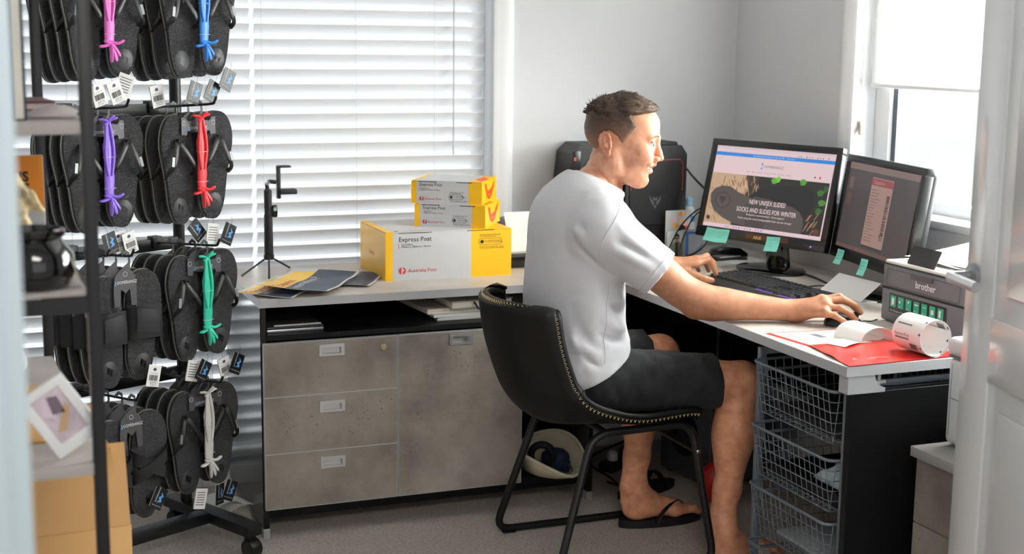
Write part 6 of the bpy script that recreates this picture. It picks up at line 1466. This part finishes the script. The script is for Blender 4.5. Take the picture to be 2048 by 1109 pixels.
# lower shelf: wrapped paper in a box, photo frame
t=thing('open_carton','flat open carton leaning on the lower shelf','carton',on_shelf(-0.150,0.24,0.785),math.radians(0))
T_=Matrix.Rotation(math.radians(-28),4,'Y')
bm=nbm(); add_box(bm,(0.105,-0.13,0.03),(0.113,0.30,0.24),0.001,1,tr(-0.065,0,0)@Matrix.Rotation(math.radians(-20),4,'Y')@tr(0,0,0)); obj('carton_side',bm,M_card,t); box_obj('carton_base',(-0.12,-0.10,0.0),(0.10,0.30,0.004),M_card,t)
t=thing('wrapping_paper','crumpled white wrapping paper heaped on the lower shelf','paper',on_shelf(-0.160,0.36,0.790),0)
g=SDF((-0.10,-0.16,0.0),(0.12,0.18,0.26),0.006); g.ell((-0.01,0.02,0.08),(0.075,0.14,0.10),0.02); g.ell((0.02,-0.04,0.15),(0.04,0.07,0.075),0.03); n1=g.noise(0.045,0.030,51); g.d+=(np.abs(n1)+g.noise(0.025,0.012,52)).astype(F32)-0.012; g.plane((0,0,0.0),(0,0,-1)); V,Fq=g.mesh(); obj('crumple',np_mesh('crumple',V,Fq),mat('wrap_white',rgb(226,224,232),0.6),t,25)
t=thing('photo_frame','white framed small photograph leaning askew on the lower shelf','picture frame',on_shelf(-0.110,0.030,0.7865),0)
MF=tr(0.052,0,0.001)@Matrix.Rotation(math.radians(-33),4,'Y')@Matrix.Scale(0.74,4)
fo,fi=0.088,0.058
bm=nbm()
def FB(x0,x1,z0,z1,y0=-0.006,y1=0.012): add_box(bm,(x0,y0,z0),(x1,y1,z1),0.002,2,MF)
FB(0,0.112,0,0.026); FB(0,0.112,0.138,0.158); FB(0,0.022,0.0255,0.1385); FB(0.090,0.112,0.0255,0.1385); obj('frame',bm,M_white,t)
bm=nbm(); add_box(bm,(0.020,0.0,0.024),(0.092,0.006,0.140),0,1,MF); obj('photo',bm,mat('faded_photo',rgb(206,190,200),0.4,var=0.25,vscale=22),t)
for pts,c in (([(0.03,0.05),(0.05,0.045),(0.085,0.085),(0.08,0.10),(0.05,0.07)],rgb(196,160,120)),([(0.045,0.09),(0.07,0.08),(0.075,0.12),(0.055,0.13)],rgb(120,104,116)),([(0.025,0.10),(0.05,0.075),(0.045,0.13)],rgb(222,204,216))): flat('photo_shape',pts,MF@fr((0,-0.0006,0),(1,0,0),(0,0,1)),mat('photo_%d'%int(c[0]*999),c,0.4),t)
# loop of white cord at the shelf edge
# cardboard box on the floor beneath
t=thing('cardboard_box','open brown cardboard box on the carpet beside the shelving unit','box',(-0.860,-1.255,0.0),math.radians(4))
BW,BD,BH=0.355,0.36,0.52
for lo,hi in (((0,0,0),(BW,0.005,BH)),((0,BD-0.005,0),(BW,BD,BH)),((0,0.005,0),(0.005,BD-0.005,BH)),((BW-0.005,0.005,0),(BW,BD-0.005,BH)),((0.005,0.005,0),(BW-0.005,BD-0.005,0.005))): box_obj('wall_panel',lo,hi,M_card,t,0.0008)
def flap(pts): 
    bm=nbm(); add_grid(bm,pts,0.004); return obj('flap',bm,M_card,t)
flap([[(0.002,0.003,BH),(BW-0.002,0.003,BH)],[(0.002,0.028,BH+0.16),(BW-0.004,0.028,BH+0.16)]])
flap([[(BW-0.003,0.006,BH),(BW-0.003,BD-0.006,BH)],[(BW-0.030,0.02,BH+0.155),(BW-0.030,BD-0.02,BH+0.155)]])
flap([[(0.002,BD-0.003,BH),(BW-0.002,BD-0.003,BH)],[(0.002,BD+0.02,BH+0.15),(BW-0.002,BD+0.02,BH+0.15)]])
box_obj('shipping_label',(0.02,-0.0012,BH-0.10),(0.20,-0.0004,BH-0.05),M_paper,t)
# ================================================================== sandal rack
nD=Vector((0.45,-0.893,0)).normalized(); bD=Vector((0.893,0.45,0)).normalized()
PP=Vector((-0.200,0.143,0)); RA=math.atan2(bD.y,bD.x)     # local x = bar direction, local -y = prong direction
rk=thing('display_rack','black metal hanging rack on castors holding the sandals','rack',PP,RA)
# local coords: x along bar (post at 0), y backwards, prongs towards -y
bm=nbm(); add_lathe(bm,[(0.0165,0.075),(0.0165,1.95)],18); obj('post',bm,M_blackmetal,rk)
bm=nbm(); add_lathe(bm,[(0.0165,0.075),(0.0165,1.95)],18,tr(-0.62,0,0)); obj('post',bm,M_blackmetal,rk)
for x in (0.0,-0.62):
    bm=nbm(); add_box(bm,(x-0.026,-0.325,0.066),(x+0.026,0.085,0.098),0.003); obj('base_bar',bm,M_blackmetal,rk)
    for y in (-0.30,0.06):
        w=obj('castor_fork',(lambda b:(add_box(b,(x-0.012,y-0.014,0.040),(x+0.012,y+0.014,0.066),0.003),b)[1])(nbm()),M_plastic,rk)
        bm=nbm(); add_lathe(bm,[(0.012,-0.020),(0.026,-0.018),(0.028,-0.010),(0.028,0.010),(0.026,0.018),(0.012,0.020)],20,tr(x,y-0.008,0.028)@Matrix.Rotation(PI/2,4,'Y')); obj('castor_wheel',bm,M_rubber2,w,40)
bm=nbm(); add_box(bm,(-0.594,-0.145,0.066),(-0.026,-0.095,0.098),0.003); obj('base_bar',bm,M_blackmetal,rk)
TZ=[1.655,1.265,0.885,0.505]; COLX=[-0.352,-0.085]
for tz in TZ:
    box_obj('cross_bar',(-0.60,-0.014,tz-0.028),(-0.012,0.004,tz+0.006),M_blackmetal,rk,0.001)
    for cx in COLX:
        hk=box_obj('hook_bracket',(cx-0.016,-0.020,tz-0.020),(cx+0.016,0.010,tz+0.014),M_blackmetal,rk,0.002)
        bm=nbm(); add_tube(bm,bez([(cx,-0.016,tz-0.005),(cx,-0.15,tz+0.006),(cx,-0.280,tz+0.016),(cx,-0.298,tz+0.024),(cx,-0.306,tz+0.036)],5),0.0035,8); obj('hook_prong',bm,M_blackmetal,hk,60)
def hook_z(tz,d): return tz-0.005+0.075*d
# ---- sandal meshes (toe up): local x across, z along the length, -y out of the top face
LN=0.298
def outline(side,s=1.0,n=36):
    pts=[]
    for k in range(n):
        a=2*PI*k/n; z=math.sin(a); x=math.cos(a)
        zz=z*LN/2
        w=0.0490+0.0100*sm1(-0.3,0.7,z)-0.004*sm1(0.0,-1.0,z)-0.007*math.exp(-((z+0.15)/0.35)**2)
        px=w*math.copysign(abs(x)**0.78,x); px+=side*0.006*math.sin(z*2.2)
        pz=math.copysign(abs(z)**0.86,z)*LN/2
        pts.append((px*s,pz*(1-(1-s)*0.35)))
    return pts
def sole_parts(side):
    R=Matrix(((1,0,0,0),(0,0,-1,0),(0,1,0,0),(0,0,0,1)))  # (x,z,d)->(x,-d,z)
    out={}
    for nm,d0,d1,s,m in (('sole',0.0,0.0065,0.99,M_rubber2),('midsole',0.0065,0.0115,1.0,M_mid),('footbed',0.0115,0.0205,0.985,M_footbed)):
        bm=nbm(); add_prism(bm,outline(side,s),d0,d1,R); me=bpy.data.meshes.new(nm); bmesh.ops.recalc_face_normals(bm,faces=bm.faces[:]); bm.to_mesh(me); bm.free(); me.materials.append(m); me.polygons.foreach_set('use_smooth',[True]*len(me.polygons)); me.set_sharp_from_angle(angle=0.6); out[nm]=me
    return out
def footbed_mat():
    m=bpy.data.materials.new('textured_footbed'); m.use_nodes=True; nt=m.node_tree; b=nt.nodes['Principled BSDF']; b.inputs['Base Color'].default_value=(*rgb(44,44,47),1); b.inputs['Roughness'].default_value=0.40
    tc=nt.nodes.new('ShaderNodeTexCoord'); v=nt.nodes.new('ShaderNodeTexVoronoi'); v.inputs['Scale'].default_value=260; mp=nt.nodes.new('ShaderNodeMapping'); mp.inputs['Scale'].default_value=(1,1,1.9)
    nt.links.new(tc.outputs['Object'],mp.inputs['Vector']); nt.links.new(mp.outputs['Vector'],v.inputs['Vector'])
    bp=nt.nodes.new('ShaderNodeBump'); bp.inputs['Strength'].default_value=0.8; bp.inputs['Distance'].default_value=0.003; nt.links.new(v.outputs['Distance'],bp.inputs['Height']); nt.links.new(bp.outputs['Normal'],b.inputs['Normal']); return m
M_footbed=footbed_mat()
def mesh_of(bm,m,smooth=60,nm='part'):
    me=bpy.data.meshes.new(nm); bmesh.ops.recalc_face_normals(bm,faces=bm.faces[:]); bm.to_mesh(me); bm.free(); me.materials.append(m); me.polygons.foreach_set('use_smooth',[True]*len(me.polygons)); me.set_sharp_from_angle(angle=math.radians(smooth)); return me
MS={}
def build_meshes(side):
    d=sole_parts(side); y=-0.0205
    ztoe=LN*0.27; zs_=-LN*0.03
    for s_,nm in ((1,'strap_a'),(-1,'strap_b')):
        bm=nbm(); P=bez([(side*0.006,y+0.001,ztoe),(side*0.006+s_*0.008,y-0.013,ztoe-0.014),(s_*0.031,y-0.023,ztoe-0.060),(s_*0.044,y-0.014,zs_+0.006),(s_*0.042,y+0.004,zs_-0.012)],6)
        add_tube(bm,P,0.0078,8,flat=(0.28,1.0),upv=(0,-1,0.25)); d[nm]=mesh_of(bm,M_rubber2,60,'strap')
    bm=nbm(); add_tube(bm,[(side*0.006,y+0.002,ztoe),(side*0.006,y-0.012,ztoe-0.002)],0.0032,8); d['toe_post']=mesh_of(bm,M_rubber2,60,'toe_post')
    bm=nbm(); R=Matrix(((1,0,0,0),(0,0,-1,0),(0,1,0,0),(0,0,0,1))); add_lathe(bm,[(0.0,0.0003),(0.0225,0.0003),(0.0235,0.0010),(0.0230,0.0014),(0.0,0.0012)],24,tr(0,0,-LN*0.345)@Matrix.Diagonal((1,1,1.18,1))@Matrix.Rotation(PI/2,4,'X')@tr(0,0,0.0200),cap=False); d['heel_badge']=mesh_of(bm,M_badge,40,'heel_badge')
    bm=nbm(); 
    for pts in ([(-0.006,0.014),(0.010,0.004),(0.002,-0.002),(0.006,-0.014),(-0.008,-0.004),(0.0,0.002)],): 
        f=bm.faces.new([bm.verts.new((a,y-0.0016,-LN*0.345+b)) for a,b in pts]); bmesh.ops.triangulate(bm,faces=[f])
    d['badge_mark']=mesh_of(bm,M_rubber2,30,'badge_mark')
    # metal strap tag
    bm=nbm(); add_box(bm,(-0.0045,-0.0008,-0.013),(0.0045,0.0008,0.013),0.0005,1,tr(side*0.0375,y-0.0240,0.026)@Matrix.Rotation(-side*0.22,4,'Y')@Matrix.Rotation(-0.12,4,'X')); d['strap_tag']=mesh_of(bm,mat('grey_strap_tag',rgb(128,130,134),0.4,0.3),30,'strap_tag')
    # slide band
    bm=nbm(); rows=[]
    for j in range(9):
        z=-0.040+0.088*j/8
        rows.append([(0.057*math.cos(a),y-0.050*math.sin(a)**0.7*(1-0.06*abs(j-4)/4)+0.014,z+0.012*math.sin(a)) for a in [PI*q/16 for q in range(17)]])
    add_grid(bm,rows,0.0035); d['slide_band']=mesh_of(bm,M_neo,60,'slide_band')
    bm=nbm(); rows=[]
    for j in range(5):
        z=-0.030+0.062*j/4
        rows.append([(0.0585*math.cos(a),y-0.0535*math.sin(a)**0.7*(1-0.06*abs(z)/0.04)+0.014,z+0.006+0.012*math.sin(a)+(0.008 if side<0 else -0.008)*math.cos(a)) for a in [PI*(0.30 if side<0 else 0.32)+PI*0.38*q/8 for q in range(9)]])
    add_grid(bm,rows,0.003); d['band_patch']=mesh_of(bm,M_neo2,60,'band_patch')
    # crossing straps
    for q_,nm in ((1,'cross_strap_a'),(-1,'cross_strap_b')):
        bm=nbm(); rows=[]
        for i in range(15):
            t=i/14; a=PI*t
            c=Vector((0.054*math.cos(a),y-0.036*math.sin(a)**0.8+0.008-(0.004 if q_>0 else 0),q_*0.030*math.cos(a)+0.0))
            rows.append([c+Vector((0,0,-0.018+0.036*k/3)) for k in range(4)])
        add_grid(bm,rows,0.003); d[nm]=mesh_of(bm,M_neo,60,'cross_strap')
    return d
M_badge=mat('badge_rubber',rgb(52,52,55),0.5); M_neo=mat('black_neoprene',rgb(24,24,27),0.75,bump=0.15,bscale=500); M_neo2=mat('black_neoprene_trim',rgb(30,30,33),0.6)
SHM={1:build_meshes(1),-1:build_meshes(-1)}
KIND={'flip':['sole','midsole','footbed','strap_a','strap_b','toe_post','heel_badge','badge_mark','strap_tag'],'slide':['sole','midsole','footbed','slide_band','band_patch','heel_badge','badge_mark'],'cross':['sole','midsole','footbed','cross_strap_a','cross_strap_b','heel_badge','badge_mark']}
PNAME={'strap_a':'strap','strap_b':'strap','cross_strap_a':'cross_strap','cross_strap_b':'cross_strap'}
RB=rz(RA)
def world(lx,ly,lz): 
    v=RB@Vector((lx,ly,lz)); return (PP.x+v.x,PP.y+v.y,lz)
def sandal(kind,side,lx,ly,lz,label,group,tilt,detail=True,yaw=0.0,roll=0.0):
    t=thing('flip_flop' if kind=='flip' else 'slide_sandal',label,'sandal',world(lx,ly,lz),0,group,rot=(tilt,roll,RA+yaw))
    for nm in KIND[kind]:
        if not detail and nm in ('badge_mark','strap_tag','toe_post'): continue
        o=bpy.data.objects.new(PNAME.get(nm,nm),SHM[side][nm]); COL.objects.link(o); o.parent=t
    return t
M_hang=mat('hanger_card',rgb(72,70,74),0.5); 
def hanger(kind,lx,ly,lz,label,group,written):
    t=thing('hanger_card',label,'hanger',world(lx,ly,lz),RA,group)
    R=fr((0,0,0),(1,0,0),(0,0,1))
    bm=nbm()
    head=[(-0.006,0.0),(-0.004,0.010),(0.006,0.018),(0.018,0.010),(0.020,-0.012),(0.014,-0.016),(0.014,0.004),(0.006,0.009),(0.002,0.004)]
    if kind=='flip':
        body=[(-0.006,-0.030),(0.014,-0.016),(0.020,-0.012),(0.016,-0.030),(0.022,-0.038),(0.040,-0.040),(0.046,-0.034),(0.046,-0.030),(0.060,-0.030),(0.060,-0.076),(0.044,-0.078),(0.040,-0.066),(0.030,-0.070),(-0.016,-0.070),(-0.030,-0.066),(-0.034,-0.078),(-0.050,-0.076),(-0.050,-0.030),(-0.036,-0.030),(-0.036,-0.034),(-0.026,-0.040),(-0.010,-0.038)]
    else:
        body=[(-0.012,-0.034),(0.014,-0.016),(0.020,-0.012),(0.018,-0.034),(0.032,-0.050),(0.036,-0.080),(0.036,-0.130),(0.020,-0.128),(0.016,-0.084),(0.004,-0.096),(-0.010,-0.084),(-0.014,-0.128),(-0.032,-0.130),(-0.032,-0.080),(-0.028,-0.050)]
    add_prism(bm,head,0,0.0018,R); add_prism(bm,body,0,0.0018,R); obj('card',bm,M_hang,t,0)
    if written:
        Fh=R@tr(0,0,0.0024); zt=-0.062 if kind=='flip' else -0.070
        text('OOMERANGZ',0.0105 if kind=='flip' else 0.0115,Fh@tr(-0.0225,zt,0),M_white_ink,t,sx=0.82)
        flat('logo_mark',[(-0.029,zt+0.010),(-0.023,zt+0.004),(-0.026,zt+0.003),(-0.023,zt-0.003),(-0.030,zt-0.002),(-0.027,zt+0.003)],Fh,M_blue_ink,t)
        for cx in ((-0.043,0.053) if kind=='flip' else (0.003,)):
            bm=nbm(); add_tube(bm,[Fh@Vector((cx+0.006*math.cos(2*PI*q/12),(-0.045 if kind=='flip' else -0.045)+0.006*math.sin(2*PI*q/12),0)) for q in range(12)],0.0006,4,closed=True); obj('round_symbol',bm,M_white_ink,t)
    return t
def swing_tag(lx,ly,lz,rot,yaw,style,label):
    """style: 'price' white with barcode, 'logo' black with blue mark, 'plain' pale back"""
    t=thing('swing_tag',label,'tag',world(lx,ly,lz),0,'swing tags on the sandals',rot=(0,rot,RA+yaw))
    w,hh=0.042,0.058
    m=M_paper if style!='logo' else M_tagk
    box_obj('card',(-w/2,-0.0005,-hh),(w/2,0.0005,0),m,t); box_obj('back_leaf',(-w/2+0.002,0.004,-hh+0.003),(w/2,0.0048,-0.001),M_paper if style!='price' else M_tagk,t)
    F=fr((0,-0.0009,0),(1,0,0),(0,0,1))
    if style=='price':
        x=-0.015; rs=random.Random(int(lx*1000))
        while x<0.014:
            q=rs.choice((0.0008,0.0014,0.002)); flat('barcode_bar',rect(x,-0.042,x+q,-0.027),F,M_ink,t); x+=q+rs.choice((0.0007,0.0012))
        flat('map_mark',[(-0.006,-0.012),(-0.003,-0.008),(0.003,-0.007),(0.006,-0.012),(0.003,-0.016),(-0.004,-0.015)],F,mat('navy_ink',rgb(60,60,96),0.6),t); text('$39.95',0.008,F@tr(-0.010,-0.050,0),M_ink,t); text('US MEN 10',0.005,F@tr(-0.010,-0.055,0),M_ink,t); text('Size guide inside',0.004,F@tr(-0.014,-0.023,0),M_grey_ink,t)
    elif style=='logo':
        flat('logo_mark',[(0.002,-0.010),(0.014,-0.020),(0.008,-0.026),(0.013,-0.036),(-0.004,-0.040),(0.004,-0.032),(-0.002,-0.026),(0.006,-0.020)],F,M_blue_ink,t)
        text('BOOMERANGZ',0.0058,F@fr((-0.006,-0.040,0),(0,1,0),(-1,0,0)),M_white_ink,t); text('boomerangz.com.au',0.0042,F@tr(-0.016,-0.050,0),M_white_ink,t)
    else:
        for q in range(6): flat('print_line',rect(-0.016,-0.012-q*0.007,0.014,-0.0095-q*0.007),F,M_grey_ink,t)
    tube_obj('string',[(0,0,-0.003),(0.001,0.004,0.012),(0.002,0.012,0.022)],0.0005,M_ink,t,4)
    return t
M_tagk=mat('black_tag',rgb(18,18,22),0.4)
def strap_toy(lx,ly,lz,hgt,col,cname):
    m=mat('silicone_'+cname,rgb(*col),0.4,bump=0.15,bscale=300)
    t=thing('rubber_figure_strap','%s rubber strap with splayed ends hanging between the front pair'%cname,'strap',world(lx,ly,lz),RA)
    h_=hgt
    bm=nbm(); zs2=[0,-0.03,-0.06,-0.10,-0.14,-0.17,-0.185]; ws=[0.0080,0.0085,0.0150,0.0130,0.0150,0.0135,0.0115]
    add_tube(bm,[(0.001*math.sin(k*2.1),-0.004,z*h_/0.2) for k,z in enumerate(zs2)],ws,10,flat=(0.45,1.0),upv=(0,-1,0)); obj('body',bm,m,t,60)
    for sx_ in (-1,1):
        bm=nbm(); add_tube(bm,bez([(sx_*0.004,-0.006,0.0),(sx_*0.010,-0.011,-0.045*h_/0.2),(sx_*0.012,-0.011,-0.085*h_/0.2),(sx_*0.005,-0.010,-0.13*h_/0.2)],4),0.0040,8); obj('side_band',bm,m,t,60)
    for ax_,az_ in ((-0.030,0.006),(0.026,0.008),(-0.014,-0.008),(0.018,0.014)):
        bm=nbm(); add_tube(bm,bez([(0,-0.005,-0.002),(ax_*0.5,-0.010,az_*0.7),(ax_,-0.010,az_)],4),[0.0066]*4+[0.0060]*4+[0.0030],8,flat=(0.6,1.0)); obj('top_arm',bm,m,t,60)
    zb=-0.185*h_/0.2
    for ax_,az_ in ((-0.036,-0.004),(0.034,0.012),(0.022,-0.028),(-0.004,-0.044),(0.012,-0.040),(-0.022,0.012)):
        bm=nbm(); add_tube(bm,bez([(0,-0.005,zb+0.008),(ax_*0.5,-0.014,zb+az_*0.35),(ax_,-0.016,zb+az_)],4),[0.0075]*4+[0.0066]*4+[0.0034],8,flat=(0.6,1.0)); obj('bottom_arm',bm,m,t,60)
    for z in (-0.085,-0.160):
        bm=nbm(); add_tube(bm,[(0.0162*math.cos(2*PI*q/16),-0.006+0.0105*math.sin(2*PI*q/16),z*h_/0.2) for q in range(16)],0.0007,4,closed=True); obj('clear_tie',bm,M_satin,t)
    return t
COLS={(0,0):('pink',(226,110,196)),(0,1):('blue',(58,132,214)),(1,0):('purple',(140,104,214)),(1,1):('red',(228,56,62)),(2,1):('teal',(52,196,162)),(3,1):('white',(214,212,210))}
ORD=['front','second','third','fourth','fifth']
DEP={(0,0):[0.195,0.145,0.09,0.04],(0,1):[0.225,0.160,0.105,0.05],(1,0):[0.170,0.120,0.075,0.030],(1,1):[0.200,0.140,0.085,0.040],(2,0):[0.240,0.180,0.12,0.06],(2,1):[0.210,0.155,0.100,0.05],(3,0):[0.245,0.185,0.12,0.06],(3,1):[0.200,0.150,0.100,0.05]}
for (ti,ci),deps in DEP.items():
    tz=TZ[ti]; cx=COLX[ci]; kind='flip' if (ti,ci) not in ((2,0),(3,0)) else ('slide' if ti==2 else 'cross')
    cname=COLS[(ti,ci)][0]+' strap' if (ti,ci) in COLS else ('wide-band slides' if kind=='slide' else 'cross-strap slides')
    what={'flip':'black flip-flop','slide':'black wide-band slide','cross':'black cross-strap slide'}[kind]
    for k,d in enumerate(deps):
        zt=hook_z(tz,d)+0.004; off=0.020 if kind=='flip' else 0.045
        sw=random.uniform(-0.03,0.03)
        for s_ in (-1,1):
            lx=cx+0.004+s_*(0.0610 if kind=='flip' else 0.055); lz=zt-off-LN/2-(0.006 if s_<0 else 0.0)
            sandal(kind,s_,lx,-d+0.010+(0.004 if s_>0 else 0),lz,'%s %s of the %s pair on the hook with the %s'%('leftmost' if s_<0 else 'rightmost',what,ORD[k],cname),'sandals on the hook with the '+cname,0.02,k<2,sw-s_*0.06,s_*0.02)
        hanger(kind,cx,-d-0.016,zt-0.006,'grey hanger card of the %s pair on the hook with the %s'%(ORD[k],cname),'hanger cards on the hook with the '+cname,k==0)
    if (ti,ci) in COLS:
        d=deps[0]; nm,col=COLS[(ti,ci)]; strap_toy(cx+0.002,-d-0.028,hook_z(tz,d)-0.012-0.020,0.215,col,nm)
# tags
def tg(ti,ci,dx,dd,dz,rot,yaw,style,lab):
    d=DEP[(ti,ci)][0]; swing_tag(COLX[ci]+dx,-d-0.02+dd,hook_z(TZ[ti],d)-0.020-LN+dz,rot,yaw,style,lab)
tg(0,0,-0.035,0.0,-0.010,-0.30,0.1,'price','white price tag lowest left below the pink strap pair')
tg(0,0,0.012,-0.002,-0.004,-0.35,0.1,'price','white price tag in the middle below the pink strap pair')
tg(0,0,0.060,0.0,0.012,0.35,-0.3,'plain','pale folded tag right of the price tags below the pink strap pair')
tg(0,1,-0.105,0.06,-0.020,-0.2,0.1,'price','white price tag hanging left below the blue strap pair')
tg(0,1,-0.015,0.0,-0.012,0.35,0.1,'logo','black tag with blue mark, lowest left below the blue strap pair')
tg(0,1,0.045,0.0,-0.012,0.50,0.1,'logo','black tag with blue mark in the middle below the blue strap pair')
tg(0,1,0.088,-0.01,0.020,0.45,0.1,'logo','black tag with blue mark, rightmost below the blue strap pair')
tg(1,0,0.000,0.0,-0.004,-0.25,0.1,'logo','black tag with blue mark below the purple strap pair')
tg(1,0,0.030,0.004,-0.004,-0.15,0.1,'price','white price tag half hidden below the purple strap pair')
tg(1,0,0.055,-0.006,-0.006,-0.25,0.1,'price','white price tag foremost below the purple strap pair')
tg(1,1,-0.020,0.01,0.0,-0.7,0.1,'logo','dark tag tucked under the heels of the red strap pair')
tg(1,1,0.045,0.0,-0.006,0.15,0.1,'plain','pale tag back below the red strap pair')
tg(1,1,0.098,-0.010,-0.012,0.45,0.1,'logo','black tag with blue mark, rightmost below the red strap pair')
tg(2,0,0.078,-0.01,0.020,0.25,0.1,'price','white price tag beside the heel of the wide-band slides')
tg(2,1,-0.030,0.01,0.0,0.25,0.1,'plain','pale tag at the left below the teal strap pair')
tg(2,1,0.005,0.0,-0.006,0.55,0.1,'logo','black tag with blue mark below the teal strap')
tg(2,1,0.055,-0.004,-0.004,-0.25,0.1,'price','white price tag below the teal strap pair')
tg(2,1,0.108,-0.012,0.000,0.45,0.1,'logo','black tag with blue mark, rightmost below the teal strap pair')
tg(3,0,0.085,-0.01,0.060,0.55,0.1,'logo','black tag with blue mark beside the cross-strap slides')
tg(3,1,-0.015,0.0,0.010,0.25,0.1,'plain','pale tag at the left below the white strap pair')
tg(3,1,0.045,-0.002,0.010,0.1,0.4,'logo','dark tag edge-on below the white strap pair')
tg(3,1,0.085,-0.008,0.012,0.45,0.1,'logo','black tag with blue mark, rightmost below the white strap pair')
# fallen roll of labels on the carpet behind the rack base
t=thing('label_strip','curled strip of white labels on the carpet behind the rack base','label strip',(-0.04,0.13,0.0),math.radians(20))
for k in range(2):
    bm=nbm(); add_grid(bm,[[(0.05*k-0.04+0.075*math.cos(a),y,0.003+0.085*math.sin(a)*(1-0.25*k)) for y in (0,0.05,0.10)] for a in [PI*(0.05+0.85*q/16) for q in range(17)]],0.0005); obj('label_paper',bm,M_paper,t,60)
